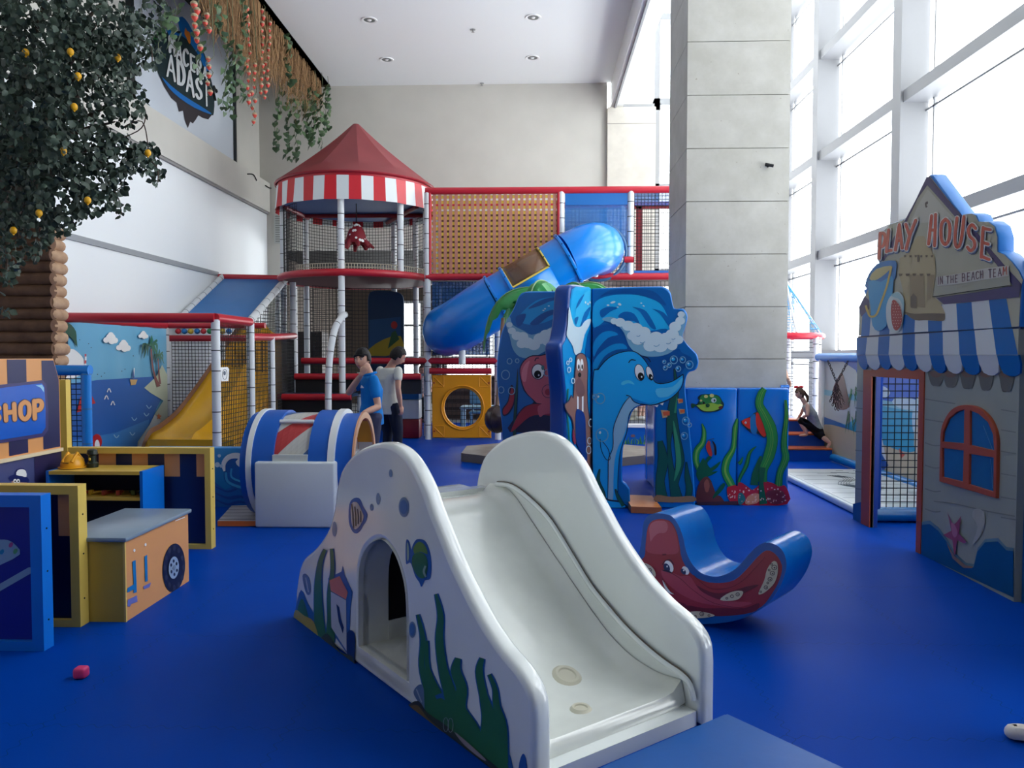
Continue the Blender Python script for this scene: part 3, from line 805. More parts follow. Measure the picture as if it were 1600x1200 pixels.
stripe_panel('shop_partition', 'low orange and navy striped panel in a yellow frame, behind the blue-sided shelf', XS + .03, -2.515, 5.84, .785, m_yel, .045, [(ux(a, 5.83), ux(b, 5.83)) for a, b in ((152, 179), (204, 229), (255, 279), (305, 328))], .56, m_navy2)
t = stripe_panel('shop_partition', 'yellow-framed low panel with dark striped face, between the blue front panel and the counter', XS + .03, -2.515, 4.135, .785, m_yel, .05, [(ux(a, 4.13), ux(b, 4.13)) for a, b in ((16, 51), (87, 116))], .5, M((16, 22, 56), .3, .5))
t = stripe_panel('shop_partition', 'blue-framed dark blue low panel with a printed scoop of sprinkles, lower left corner', XS + .03, -2.495, 3.79, .795, m_bluP, .06, [], .5, m_blud)
mb = MB(); PLb = PL((0, 3.79, 0), (0, -1, 0)); mi_ = M((140, 178, 206), .35)
art(mb, PLb, mi_, [(-60, 860), (-20, 845), (0, 843), (14, 844), (26, 852), (32, 866), (0, 883), (-60, 910)], 2, 2)
for (x, y, c) in [(18, 851, (190, 90, 150)), (4, 862, (30, 140, 190)), (25, 861, (90, 170, 120)), (-8, 853, (210, 190, 80))]: art(mb, PLb, M(c, .4), ell(x, y, 3, 4.5, 30), 3)
stroke(mb, PLb, mi_, [(-60, 955), (0, 918), (47, 891)], 10, 2, 0); art(mb, PLb, mi_, ell(47, 891, 5, 5), 2)
p = mb.build('printed_scoop', t)
# shelf unit
t = thing('shelf_unit', (-3.2, 5.7, 0), 'low play shelf with yellow boards and bright blue sides, against the striped panel', 'shelf')
x0, x1, y0, y1 = -3.58, -2.865, 5.46, 5.78
mb = MB(); mb.box((x0 + .02, y0, .63), (x1 - .02, y1, .655), M((226, 190, 84), .3, .5)); mb.build('top_board', t)
for z in (.44, .06):
    mb = MB(); mb.box((x0 + .02, y0 + .01, z), (x1 - .02, y1, z + .022), M((226, 190, 84), .3, .5)); mb.build('shelf_board', t)
for x in (x0, x1 - .02):
    mb = MB(); mb.box((x, y0, 0), (x + .022, y1, .657), m_bluP); mb.build('side_board', t)
mb = MB(); mb.box((x0 + .02, y1 - .01, .02), (x1 - .02, y1, .63), M((24, 26, 52), .5, .3)); mb.build('back_board', t)
# helmet, lantern and clutter
hx, hy, hz = ux(112, 5.62), 5.62, .656
t = thing('toy_helmet', (hx, hy, hz), 'yellow toy hard hat lying on the shelf top', 'helmet')
mh = M((240, 170, 30), .35, .5)
mb = MB(); mb.sphere((hx, hy, hz + .012), (.083, .085, .095), mh, 24, 14); mb.v = [V(p.x, p.y, max(p.z, hz + .005)) for p in mb.v]
mb.lathe((hx, hy, hz + .004), [(.07, .012), (.098, .006), (.098, 0), (.07, .0)], mh, 24)
for dx in (-.035, .035): mb.tube([(hx + dx, hy - .07, hz + .05), (hx + dx, hy, hz + .112), (hx + dx, hy + .07, hz + .05)], .012, mh, 8)
mb.build('shell', t, sharp=60)
mb = MB(); mb.box((hx - .02, hy - .087, hz + .045), (hx + .02, hy - .08, hz + .05), M((90, 60, 20), .5)); mb.build('front_slot', t)
lx = ux(143, 5.66)
t = thing('toy_lantern', (lx, 5.66, hz), 'dark green toy lantern on the shelf beside the yellow hard hat', 'toy')
mg = M((24, 36, 28), .35, .5)
mb = MB(); mb.lathe((lx, 5.66, hz), [(0, 0), (.04, 0), (.042, .03), (.03, .04), (.026, .09), (.04, .1), (.034, .13), (.012, .14), (0, .14)], mg, 18); mb.build('body', t)
mb = MB(); mb.sphere((lx, 5.625, hz + .065), (.009, .006, .012), M((220, 190, 60), .3), 8, 6); mb.build('button', t)
cl = [((200, 60, 40), 'red'), ((214, 170, 40), 'yellow'), ((150, 60, 40), 'rust brown'), ((190, 80, 60), 'coral'), ((90, 110, 50), 'olive'), ((60, 60, 70), 'grey')]
for i, (c, w) in enumerate(cl):
    cx = -3.36 + i * .085; cz = .466
    mb = MB(); a = .3 + i * .5
    mb.tube([(cx - .04 * cos(a), 5.60 - .04 * sin(a), cz + .012), (cx + .05 * cos(a), 5.60 + .05 * sin(a), cz + .012)], [.012, .009], M(c, .4), 8)
    mb.box((cx - .05 * cos(a) - .012, 5.60 - .05 * sin(a) - .012, cz), (cx - .05 * cos(a) + .014, 5.60 - .05 * sin(a) + .014, cz + .035), M(c, .4))
    mb.build('toy_tool', None, (cx, 5.6, cz), '%s plastic toy tool on the middle board of the low play shelf' % w, 'toy', 'toy tools on the shelf')
# counter
t = thing('toy_counter', (-2.5, 4.7, 0), 'play counter with grey top, yellow end and orange side printed with a wheel', 'counter')
x0, x1, y0, y1 = -2.74, -2.31, 4.195, 4.98
mb = MB(); mb.box((x0, y0, 0), (x1, y1, .455), m_org)
mb.face([(x0, y0 - .002, 0), (x1, y0 - .002, 0), (x1, y0 - .002, .455), (x0, y0 - .002, .455)], M((208, 176, 76), .4, .4))
mb.box((x1 - .008, y0 - .004, 0), (x1 + .004, y0 + .008, .455), M((232, 200, 110), .4))
mb.build('cabinet', t)
mb = MB(); mb.rbox((x0 - .01, y0 - .02, .455), (x1 + .02, y1 + .02, .482), m_grayb, .01, 2); mb.build('top', t)
PLc = PL((x1, 0, 0), (1, 0, 0)); mb = MB()
art(mb, PLc, M((22, 26, 50), .3), ell(271, 887, 17.5, 38, 4, 28), 2)
for k in range(12):
    a = k * pi / 6; art(mb, PLc, M((52, 56, 76), .3), ell(271 + 14.5 * cos(a), 887 + 31 * sin(a), 2.4, 4.5, 0, 8), 3)
art(mb, PLc, M((150, 172, 200), .3), ell(270, 887, 8, 17.5, 4), 4)
for k in range(6):
    a = k * pi / 3 + .4; art(mb, PLc, M((40, 50, 80), .3), ell(270 + 5 * cos(a), 887 + 10.5 * sin(a), 1.5, 2.8, 0, 8), 5)
art(mb, PLc, M((120, 140, 170), .3), ell(270, 887, 2, 4), 6)
bt = M((24, 120, 190), .35)
art(mb, PLc, bt, [(206, 877), (211, 875), (213, 925), (208, 927), (208, 921), (198, 926), (198, 919), (208, 913)], 2)
art(mb, PLc, bt, [(225, 869), (229, 867), (230, 908), (226, 909)], 2)
mu = M((110, 120, 196), .4)
art(mb, PLc, mu, [(199, 937), (213, 930), (214, 940), (204, 944), (202, 948), (198, 947)], 2); art(mb, PLc, mu, [(223, 916), (235, 910), (233, 917), (224, 921)], 2)
for q in ((209, 860), (226.5, 851)): art(mb, PLc, m_white, ell(q[0], q[1], 1.6, 2.4), 2)
stroke(mb, PLc, m_white, [(273, 814), (288, 808)], 1.2, 2, 0)
mb.build('printed_wheel', t)
# pink toy block
p = atZ(123, 1062, 0); mb = MB(); mb.rbox((p.x - .03, p.y - .005, 0), (p.x + .028, p.y + .05, .052), M((226, 60, 120), .5), .014, 3)
mb.build('toy_block', None, (p.x, p.y + .02, 0), 'small pink soft block lying alone on the blue floor at lower left', 'toy block')
# ================================================================ TUNNEL CRAWLER
t = thing('crawl_tunnel', (-2.05, 7.2, 0), 'blue and white soft crawl tunnel with a white box front and striped window', 'play tunnel')
m_tb = M((12, 92, 190), .35, .5, bump=.06); m_tw = M((232, 236, 236), .3, .5); cx0, cx1 = -2.56, -1.58; cy, cz, cr = 7.09, .50, .49


def ring(mb, x0, x1, r0, r1, m, n=40, a0=0, a1=2 * pi):
    """hollow cylinder along x"""
    prof = [(r0, x0), (r1, x0), (r1, x1), (r0, x1), (r0, x0)]
    vs = []; N = n + 1
    for (r, x) in prof:
        for i in range(N): a = a0 + (a1 - a0) * i / n; vs.append(V(x, cy + r * cos(a), cz + r * sin(a)))
    mb.add(vs, [(j * N + i, j * N + i + 1, (j + 1) * N + i + 1, (j + 1) * N + i) for j in range(4) for i in range(n)], m, True)


UX = lambda u: ux(u, 6.8)
for (a, b, r1, m, nm) in [(385, 396, cr - .02, m_tb, 'end_collar'), (396, 404, cr + .012, m_tw, 'rim_ring'), (404, 437, cr, m_tb, 'band'), (490, 520, cr, m_tb, 'band'), (520, 530, cr + .012, m_tw, 'rim_ring'), (530, 556, cr - .03, m_tb, 'end_collar')]:
    mb = MB(); ring(mb, UX(a), UX(b), cr - .06, r1, m); mb.build(nm, t)
mb = MB(); ring(mb, UX(556), UX(559), cr - .075, cr - .02, M((214, 160, 120), .4)); mb.build('rim_trim', t)
mb = MB(); ring(mb, UX(530), UX(556), cr - .064, cr - .061, M((206, 100, 40), .5)); 
for a in (0, 1, 2): ring(mb, UX(531), UX(556), cr - .066, cr - .0645, (M((200, 200, 196), .5), M((214, 150, 30), .5), M((190, 80, 40), .5))[a], 8, radians(60 + a * 40 - 80), radians(100 + a * 40 - 80))
mb.build('inner_sleeve', t)
# striped window skin with slanted red, white and blue bands
mb = MB(); n = 60; xa, xb = UX(437), UX(490)
cols = [M((196, 196, 190), .35), M((186, 60, 62), .35), M((196, 196, 190), .35), M((74, 110, 160), .35)]
for i in range(n):
    for k in range(6):
        q = []
        for (di, kk) in ((0, k), (0, k + 1), (1, k + 1), (1, k)):
            an = 2 * pi * (i + di - kk * 1.15) / n; x = xa + (xb - xa) * kk / 6
            q.append(V(x, cy + (cr - .025) * cos(an), cz + (cr - .025) * sin(an)))
        mb.add(q, [(0, 1, 2, 3)], cols[(((i + 2) % 20) // 5)], True)
mb.build('striped_window', t)
mb = MB(); mb.tube([(xa, cy - .28, cz + .405), (xb, cy - .28, cz + .405)], .018, m_tw, 8); mb.build('window_bar', t)
mb = MB(); mb.box((xa, cy - .495, cz + .03), (xb, cy - .45, cz + .13), M((210, 216, 214), .4)); mb.build('window_sill', t)
mb = MB(); mb.rbox((-2.45, 6.55, 0), (-1.745, 7.63, .575), M((218, 226, 230), .3, .5, noise=.02, scale=3), .02, 3); mb.build('base_box', t)
# round cushion beyond its left end
# low wave mural wall and ramp to its left
t = thing('wave_wall', (-2.8, 7.5, 0), 'low padded wall painted with a curling wave, left of the crawl tunnel', 'padded wall')
mb = MB(); PLw = PL((0, 7.45, 0), (0, -1, 0)); m_wv = M((24, 130, 196), .35)
mb.rbox((-3.9, 7.46, 0), (-2.74, 7.6, .585), m_wv, .012, 2)
art(mb, PLw, M((14, 96, 176), .35), [(300, 760), (335, 752), (352, 765), (400, 748), (400, 800), (300, 805)], 1, 2)
for (a, b, c) in [(770, 782, 6), (780, 790, 5), (760, 768, 4)]: stroke(mb, PLw, M((10, 70, 150), .35), [(336, a), (356, a + 8), (376, b - 6), (396, b)], [1, c, 1], 2)
art(mb, PLw, M((12, 90, 170), .35), [(350, 738), (352, 726), (360, 716), (376, 712), (394, 716), (394, 770), (370, 764), (352, 752)], 2, 3)
stroke(mb, PLw, M((60, 164, 214), .35), [(353, 738), (356, 752), (372, 760), (392, 764)], 4, 3)
stroke(mb, PLw, M((60, 164, 214), .35), [(362, 732), (362, 745), (376, 752), (392, 756)], 3, 3)
stroke(mb, PLw, m_white, [(351, 736), (350, 724), (358, 714), (372, 712), (380, 718), (372, 722), (378, 730), (376, 738)], [3, 7, 8, 9, 8, 7, 5, 3], 4)
art(mb, PLw, m_white, [(376, 716), (384, 712), (396, 716), (396, 740), (386, 736)], 4, 3)
for (x, y, r) in ((343, 712, 2.6), (340, 726, 4), (346, 728, 2.6)): art(mb, PLw, M((200, 224, 236), .3), ell(x, y, r, r), 4)
mb.build('pad', t)
m_wd = M((150, 140, 134), .3, .5, c2=(196, 190, 188), scale=3)
mb = MB(); a = [atZ(340, 823, .0), atZ(400, 823, .0), atZ(400, 797, 0), atZ(362, 798, 0)]
mb.prism([p + V(0, 0, .05) for p in a], (0, 0, -.045), m_wd, M((216, 110, 50), .4))
for k in range(5):
    q0 = a[0].lerp(a[3], (k + .5) / 5) + V(0, 0, .051); q1 = a[1].lerp(a[2], (k + .5) / 5) + V(0, 0, .051)
    mb.obox((q0 + q1) / 2, (q1 - q0) / 2, V(0, .004, 0), V(0, 0, .0008), M((80, 70, 70), .5))
mb.build('plank_mat', None, (a[0].x, a[0].y, 0), 'low wood-print mat with orange edge beside the crawl tunnel box', 'mat')
# blue pipe frame with black net behind the shop wall
t = thing('net_gate', (-4.5, 7.3, 0), 'bright blue padded pipe frame with black net behind the shop front', 'net frame')
m_pb = M((10, 130, 220), .35, .5); YY = 7.15; xr = ux(136, YY); xl = xr - 1.3; zt = 1.5 - 24 * YY / 1200
mb = MB(); pad_post(mb, [(xr, YY, 0), (xr, YY, zt)], .045, m_pb, M((60, 120, 180), .5), .33); mb.build('post', t)
mb = MB(); pad_post(mb, [(xl, YY, 0), (xl, YY, zt)], .045, m_pb, M((60, 120, 180), .5), .33); mb.build('post', t)
mb = MB(); mb.tube([(xl - .04, YY, zt), (xr + .04, YY, zt)], .05, m_pb, 14); mb.build('top_rail', t)
mb = MB(); mb.tube([(xl, YY, .06), (xr, YY, .06)], .045, m_pb, 14); mb.build('bottom_rail', t)
mb = MB(); net(mb, (xl, YY, .08), (xr, YY, .08), (xl, YY, zt - .03), .05, M((20, 24, 34), .8), .004); mb.build('net', t)
# ================================================================ WAVE ARCHWAY (dolphin, walrus, octopus)
def dz(x, y): return (750 + x / 3.2, 420 + y / 3.2)


def dzs(p): return [dz(*q) for q in p]


wave = thing('wave_archway', (.55, 7.6, 0), 'cross-shaped foam archway painted with waves, a dolphin, a walrus and a pink octopus', 'play arch')
m_wb, m_w1, m_w2, m_w3, m_w4 = M((0, 104, 180), .3, .5), M((0, 146, 214), .3, .5), M((26, 176, 235), .3, .5), M((120, 205, 236), .3, .5), M((0, 84, 158), .3, .5)
m_foam, m_foam2 = M((206, 226, 234), .3), M((120, 176, 206), .3)
m_edge = M((0, 124, 214), .3, .5, bump=.05)
PD = PL((.55, 7.52, 0), (0, -1, 0))


def AA(pl, mb, f, d=.0015):
    def A(m, pts, l=1, sm=3): art(mb, pl, m, f(pts), l, sm, d)
    def S(m, pts, w, l=1, closed=False): stroke(mb, pl, m, f(pts), [x / 3.2 for x in w] if isinstance(w, list) else w / 3.2, l, 4, d, closed)
    return A, S


def C(A_pl, mb, m, x, y, rx, ry, l, rot=0, d=.0015, n=20): art(mb, A_pl, m, ell(*dz(x, y), rx / 3.2, ry / 3.2, rot, n), l, 0, d)


OUT = M((20, 30, 70), .4)
# --- dolphin panel, with its door opening
oo = crom([PD(*p) for p in dzs([(562, 98), (700, 92), (850, 88), (920, 90), (955, 120), (972, 195), (1020, 200), (1040, 240), (1025, 300), (1015, 340), (1040, 380), (1085, 425), (1095, 470), (1080, 505), (1045, 520), (1030, 560), (1030, 620), (1045, 760), (1060, 900), (1072, 1060), (1078, 1165)])], 4, False)
fl = lambda u: (lambda p: V(p.x, p.y, 0))(PD(u, 780))
lb = [fl(dz(1078, 0)[0]), fl(dz(878, 0)[0])]
door = crom([PD(*p) for p in dzs([(876, 1000), (876, 800), (878, 690), (860, 682), (820, 684), (785, 692), (760, 720), (742, 780), (738, 820), (728, 860), (716, 900), (712, 1000), (714, 1060), (735, 1078), (750, 1100)])], 3, False)
tail = [fl(dz(753, 0)[0]), fl(dz(562, 0)[0])]
mb = MB(); plate(mb, oo + lb + door + tail, [], (0, -1, 0), .13, .02, m_edge, 2)
A, S = AA(PD, mb, dzs)
inset = lambda pts: pts
A(m_wb, [(566, 104), (700, 98), (850, 94), (915, 96), (948, 124), (966, 200), (1016, 206), (1033, 242), (1018, 300), (1008, 342), (1036, 384), (1078, 428), (1088, 470), (1074, 500), (1038, 514), (1022, 560), (1022, 620), (1038, 760), (1052, 900), (1064, 1060), (1070, 1160), (884, 1165), (882, 1000), (882, 800), (884, 688), (860, 674), (820, 678), (780, 686), (752, 716), (734, 780), (730, 820), (722, 850), (708, 900), (704, 1000), (706, 1064), (728, 1084), (744, 1104), (746, 1170), (566, 1170)], 1, 0)
A(m_w2, [(566, 190), (600, 150), (680, 130), (790, 132), (880, 160), (920, 200), (955, 270), (990, 250), (1000, 300), (990, 340), (930, 300), (850, 310), (790, 290), (700, 270), (640, 250), (600, 280), (566, 290)], 2)
A(m_w4, [(760, 100), (860, 110), (910, 150), (930, 185), (880, 160), (800, 130), (720, 122), (640, 128), (600, 140), (650, 108)], 3)
for pts in ([(690, 240), (720, 215), (770, 225), (800, 280), (770, 262), (730, 258)], [(760, 190), (800, 215), (850, 290), (880, 300), (850, 240), (820, 205)], [(860, 200), (900, 225), (945, 290), (960, 280), (920, 220)], [(600, 210), (640, 190), (690, 195), (650, 215), (610, 245)]): A(m_wb, pts, 3)
for (x, y, rx, ry, r) in [(664, 168, 13, 5, -15), (698, 178, 9, 6, 25), (640, 182, 7, 4, 0), (806, 172, 5, 3, 0), (818, 186, 6, 3, 30), (688, 192, 5, 3, 0)]: C(PD, mb, m_foam, x, y, rx, ry, 4, r)
# inside of the breaking wave
A(m_w4, [(566, 320), (600, 285), (650, 278), (700, 305), (735, 360), (765, 425), (700, 415), (640, 440), (590, 490), (566, 530)], 3)
A(m_w1, [(566, 470), (600, 420), (660, 380), (715, 375), (735, 400), (680, 405), (620, 440), (570, 520)], 4); A(m_w1, [(568, 370), (610, 320), (660, 312), (690, 330), (640, 345), (590, 400), (568, 440)], 4)
# foam
A(m_foam2, [(610, 255), (650, 240), (720, 262), (800, 280), (860, 320), (930, 330), (980, 280), (1000, 220), (1030, 230), (1020, 300), (990, 380), (940, 425), (860, 440), (790, 425), (745, 385), (720, 320), (680, 278)], 4)
for (x, y, r) in [(700, 268, 26), (740, 285, 30), (780, 300, 34), (820, 318, 32), (790, 350, 36), (760, 335, 26), (840, 352, 34), (880, 345, 36), (850, 385, 34), (900, 385, 38), (930, 350, 36), (960, 330, 34), (975, 290, 30), (1000, 260, 24), (1005, 228, 18), (990, 355, 26), (960, 385, 26), (670, 262, 18)]:
    C(PD, mb, m_foam, x, y, r, r * .85, 5, n=16)
for (x, y, r) in [(810, 360, 14), (880, 375, 16), (940, 365, 13), (790, 330, 10), (965, 345, 10)]: stroke(mb, PD, m_foam2, ell(*dz(x, y), r / 3.2, r / 4, 0, 14, .2, 2.6), 1.1, 6, 0)
# deep water behind the dolphin
A(m_w4, [(780, 440), (860, 446), (930, 432), (990, 400), (1010, 420), (1060, 450), (1020, 500), (990, 540), (900, 570), (850, 520)], 2)
# dolphin
A(OUT, [(562, 560), (590, 500), (640, 445), (700, 417), (760, 410), (800, 428), (835, 470), (858, 520), (870, 558), (900, 572), (960, 560), (1005, 530), (1017, 530), (1016, 570), (1000, 605), (960, 645), (900, 672), (850, 684), (805, 678), (770, 690), (748, 730), (740, 780), (735, 820), (716, 870), (700, 930), (694, 1000), (690, 1080), (694, 1150), (720, 1185), (640, 1195), (600, 1185), (564, 1130)], 6)
A(M((26, 172, 240), .3), [(566, 565), (592, 506), (642, 449), (700, 421), (760, 414), (796, 432), (831, 472), (854, 522), (868, 562), (900, 577), (960, 565), (1006, 536), (1013, 536), (1011, 570), (996, 602), (958, 641), (898, 668), (850, 679), (803, 673), (766, 686), (744, 728), (736, 778), (730, 818), (712, 868), (696, 930), (690, 1000), (686, 1080), (690, 1150), (712, 1182), (640, 1190), (604, 1180), (568, 1130)], 7)
A(M((90, 200, 244), .3), [(880, 600), (960, 590), (1008, 545), (1010, 565), (992, 598), (950, 632), (930, 640), (890, 640)], 8); A(M((10, 134, 216), .3), [(740, 640), (800, 660), (850, 672), (900, 655), (850, 676), (800, 672), (768, 678)], 8)
A(M((80, 205, 245), .3), [(705, 572), (720, 560), (750, 558), (772, 578), (740, 572), (712, 582)], 8)
A(M((150, 196, 222), .3), [(748, 640), (770, 668), (800, 678), (770, 692), (742, 730), (732, 790), (712, 850), (690, 890), (672, 960), (666, 1060), (664, 1150), (640, 1160), (640, 1060), (644, 980), (640, 955), (664, 900), (668, 800), (690, 730), (720, 670)], 8)
S(OUT, [(748, 640), (720, 672), (690, 730), (666, 800), (664, 890), (642, 950), (640, 1050), (638, 1160)], [2, 4, 4, 4, 4, 4, 4, 2], 9)
S(OUT, [(730, 632), (750, 638), (770, 664), (820, 680), (880, 676), (940, 655), (985, 620)], 4, 9)
S(OUT, [(600, 850), (605, 900), (622, 940), (636, 955), (650, 948), (640, 900), (610, 860)], 3.5, 9)
for (x, y, w, h, r) in [(797, 518, 22, 40, -12), (847, 522, 14, 34, -18)]:
    C(PD, mb, OUT, x, y, w + 3, h + 3, 9, r); C(PD, mb, m_white, x, y, w, h, 10, r); C(PD, mb, m_dark, x + 6, y + 20, w * .7, h * .5, 11, r); C(PD, mb, m_white, x + 10, y + 22, 4, 5, 12)
S(OUT, [(742, 470), (755, 455), (778, 458)], 5, 9); S(OUT, [(812, 438), (838, 446), (852, 466)], 5, 9)
A(m_white, [(868, 683), (884, 692), (892, 680)], 9, 0); A(m_white, [(898, 675), (912, 682), (918, 668)], 9, 0)
# tail fin, rocks, seaweed at the foot
A(OUT, [(588, 1120), (640, 1150), (700, 1160), (740, 1196), (640, 1198), (590, 1185)], 9); A(M((26, 172, 240), .3), [(600, 1135), (640, 1158), (700, 1168), (725, 1190), (640, 1192), (600, 1180)], 10)
for pts, w in (([(598, 1000), (590, 1060), (612, 1120), (620, 1190)], [3, 16, 22, 26]), ([(676, 1100), (690, 1140), (716, 1185)], [3, 14, 18])): S(OUT, pts, [x + 5 for x in w], 9); S(M((36, 96, 80), .3), pts, w, 10)
# door leg: long weeds, little fish, bubbles
for pts, w in (([(972, 500), (980, 620), (960, 700), (985, 850), (1000, 960), (975, 1080), (985, 1165)], [4, 22, 40, 30, 40, 26, 50]), ([(960, 630), (950, 760), (945, 880), (955, 1000), (985, 1160)], [10, 34, 14, 26, 60]), ([(1030, 965), (1036, 1040), (1046, 1100), (1036, 1160)], [3, 24, 30, 26]), ([(900, 860), (915, 960), (900, 1060), (910, 1160)], [20, 50, 40, 60])):
    S(OUT, pts, [x + 6 for x in w], 3); S(M((26, 90, 80), .3), pts, w, 4)
S(M((60, 150, 110), .3), [(966, 760), (985, 880), (992, 980), (970, 1060)], [4, 24, 26, 4], 5); S(M((60, 150, 110), .3), [(984, 640), (975, 720)], [4, 12], 5)
for (x, y, s) in [(926, 724, 22), (1000, 660, 14), (1008, 712, 15)]:
    A(M((206, 176, 130), .3), [(x - s, y - s * .8), (x + s, y - s * .7), (x + s, y + s * .7), (x - s * .6, y + s)], 3, 0); A(M((214, 100, 60), .3), [(x - s * .6, y - s * .4), (x + s, y - s * .6), (x + s, y + s * .4), (x - s * .4, y + s * .5)], 4, 0)
A(M((150, 120, 90), .4), [(884, 1130), (960, 1140), (1064, 1136), (1066, 1164), (884, 1164)], 5)
for (x, y, r) in [(968, 455, 18), (1012, 455, 14), (1046, 480, 18), (920, 465, 8), (945, 482, 10), (925, 495, 10), (990, 500, 12), (1028, 760, 18), (1020, 835, 16), (600, 648, 24), (1046, 780, 10), (610, 830, 30), (574, 640, 12)]:
    stroke(mb, PD, m_foam2, ell(*dz(x, y), r / 3.2, r * 1.1 / 3.2, n=16), 1.3, 9, 0, closed=True); C(PD, mb, m_w2, x - r * .2, y - r * .2, r * .5, r * .5, 9)
    C(PD, mb, m_foam, x - r * .35, y - r * .4, r * .2, r * .25, 10, n=8)
p = mb.build('panel', wave); p['label'] = 'panel with the blue dolphin and door opening'
# --- walrus panel, runs from the cross centre towards the camera
P1, P2 = V(.27, 6.95, 0), V(.55, 7.60, 0); wd = (P2 - P1).normalized(); wn = wd.cross(V(0, 0, 1)).normalized()
PW = PL(P1, wn)
def toW(p): return p
top = crom([PW(*dz(562, 96)), PW(*dz(520, 84)), PW(*dz(478, 78)), PW(*dz(452, 90)), PW(*dz(443, 150)), PW(*dz(436, 250)), PW(*dz(420, 350)), PW(*dz(402, 376)), PW(*dz(402, 440)), PW(*dz(420, 620)), PW(*dz(422, 800))], 3, False)
q0 = top[-1].copy(); q0.z = 0; q1 = top[0].copy(); q1.z = 0
mb = MB(); plate(mb, top + [q0, q1], [], wn, .15, .03, M((10, 66, 150), .3, .5), 2)
A, S = AA(PW, mb, dzs, .0013)
A(m_w1, [(560, 102), (520, 92), (478, 88), (458, 104), (450, 160), (444, 250), (430, 352), (412, 384), (414, 440), (430, 620), (432, 800), (470, 1100), (560, 1200)], 1, 0)
A(m_w2, [(558, 104), (500, 92), (470, 100), (456, 160), (450, 250), (470, 290), (500, 300), (530, 280), (558, 230)], 2)
A(M((60, 190, 240), .3), [(556, 110), (510, 130), (480, 200), (475, 270), (490, 290), (520, 250), (556, 200)], 3)
for pts in ([(520, 125), (490, 160), (478, 200), (500, 170)], [(552, 190), (520, 220), (500, 290), (530, 250)], [(490, 240), (478, 280), (470, 250)]): A(m_wb, pts, 4)
for (x, y) in ((524, 168), (536, 176), (546, 168)): C(PW, mb, m_foam, x, y, 4, 6, 5)
A(m_foam, [(442, 190), (436, 280), (430, 330), (445, 360), (462, 390), (470, 425), (490, 430), (506, 400), (520, 330), (545, 280), (550, 250), (520, 262), (500, 290), (470, 285), (455, 240)], 5)
A(m_w4, [(558, 300), (540, 320), (528, 380), (524, 430), (545, 450), (558, 470)], 4)
mw, mwd = M((150, 104, 86), .35), M((124, 80, 66), .35)
A(OUT, [(474, 460), (480, 430), (505, 420), (528, 440), (538, 500), (536, 600), (540, 700), (556, 820), (560, 1100), (548, 1150), (500, 930), (470, 860), (455, 760), (430, 720), (418, 680), (440, 655), (452, 630), (462, 640), (464, 600)], 5)
A(mw, [(478, 462), (484, 434), (505, 424), (524, 442), (533, 500), (531, 600), (535, 700), (550, 820), (554, 1090), (505, 925), (474, 858), (460, 756), (434, 716), (422, 682), (442, 660), (454, 636), (462, 650), (468, 600)], 6)
A(mwd, [(474, 570), (490, 545), (510, 570), (520, 620), (500, 640), (478, 625)], 7)
for x in (486, 503): C(PW, mb, m_white, x, 480, 8, 30, 8); C(PW, mb, m_dark, x + 1, 490, 4, 12, 9)
C(PW, mb, m_dark, 492, 530, 8, 12, 8)
A(m_white, [(480, 636), (488, 640), (488, 705), (480, 700)], 8, 0); A(m_white, [(504, 640), (512, 636), (512, 715), (504, 712)], 8, 0)
A(M((24, 48, 130), .3), [(474, 715), (496, 705), (520, 740), (525, 860), (530, 960), (500, 920), (474, 850)], 8)
A(M((150, 40, 70), .3), [(460, 800), (472, 850), (470, 880), (458, 850)], 8)
S(M((36, 110, 90), .3), [(438, 600), (434, 700), (440, 800), (446, 880)], 7, 4)
for (x, y, r) in ((432, 470, 6), (438, 505, 8), (446, 455, 6), (548, 770, 12), (540, 860, 10), (536, 905, 12), (458, 560, 8)): stroke(mb, PW, m_foam, ell(*dz(x, y), r / 3.2, r / 2), 1.2, 9, 0, closed=True)
p = mb.build('panel', wave); p['label'] = 'narrow walrus panel facing the windows'
# --- octopus panel, runs left and back from the centre
Q1, Q2 = V(-.46, 8.05, 0), V(.5, 7.78, 0); od = (Q2 - Q1).normalized(); on = V(0, 0, 1).cross(od); on = on if on.y < 0 else -on
PO = PL(Q1, on)
top = crom([PO(*p) for p in dzs([(560, 112), (400, 112), (300, 112), (220, 115), (190, 140), (165, 200), (130, 260), (105, 320), (90, 400), (82, 500), (88, 620), (105, 760), (110, 820)])], 3, False)
q0 = top[-1].copy(); q0.z = 0; q1 = top[0].copy(); q1.z = 0
mb = MB(); plate(mb, top + [q0, q1], [], on, .15, .02, m_edge, 2)
A, S = AA(PO, mb, dzs)
A(m_wb, [(558, 118), (300, 118), (224, 121), (196, 144), (172, 204), (136, 264), (112, 322), (97, 400), (89, 500), (95, 620), (112, 760), (118, 1140), (558, 1140)], 1, 0)
A(m_w1, [(558, 140), (380, 140), (280, 160), (200, 230), (190, 260), (250, 280), (320, 270), (400, 240), (558, 220)], 2)
A(m_w4, [(240, 200), (300, 160), (380, 140), (558, 132), (558, 150), (380, 156), (300, 185)], 3); A(m_w4, [(250, 275), (300, 230), (360, 205), (400, 215), (340, 240), (290, 280)], 3); A(m_w4, [(180, 240), (230, 225), (215, 270), (190, 290)], 3)
for (x, y) in ((318, 208), (326, 200), (345, 186)): C(PO, mb, m_foam, x, y, 5, 3, 4)
A(m_foam2, [(130, 270), (150, 240), (165, 280), (220, 310), (260, 330), (320, 310), (400, 280), (400, 380), (330, 410), (260, 445), (200, 440), (165, 400), (150, 340)], 4)
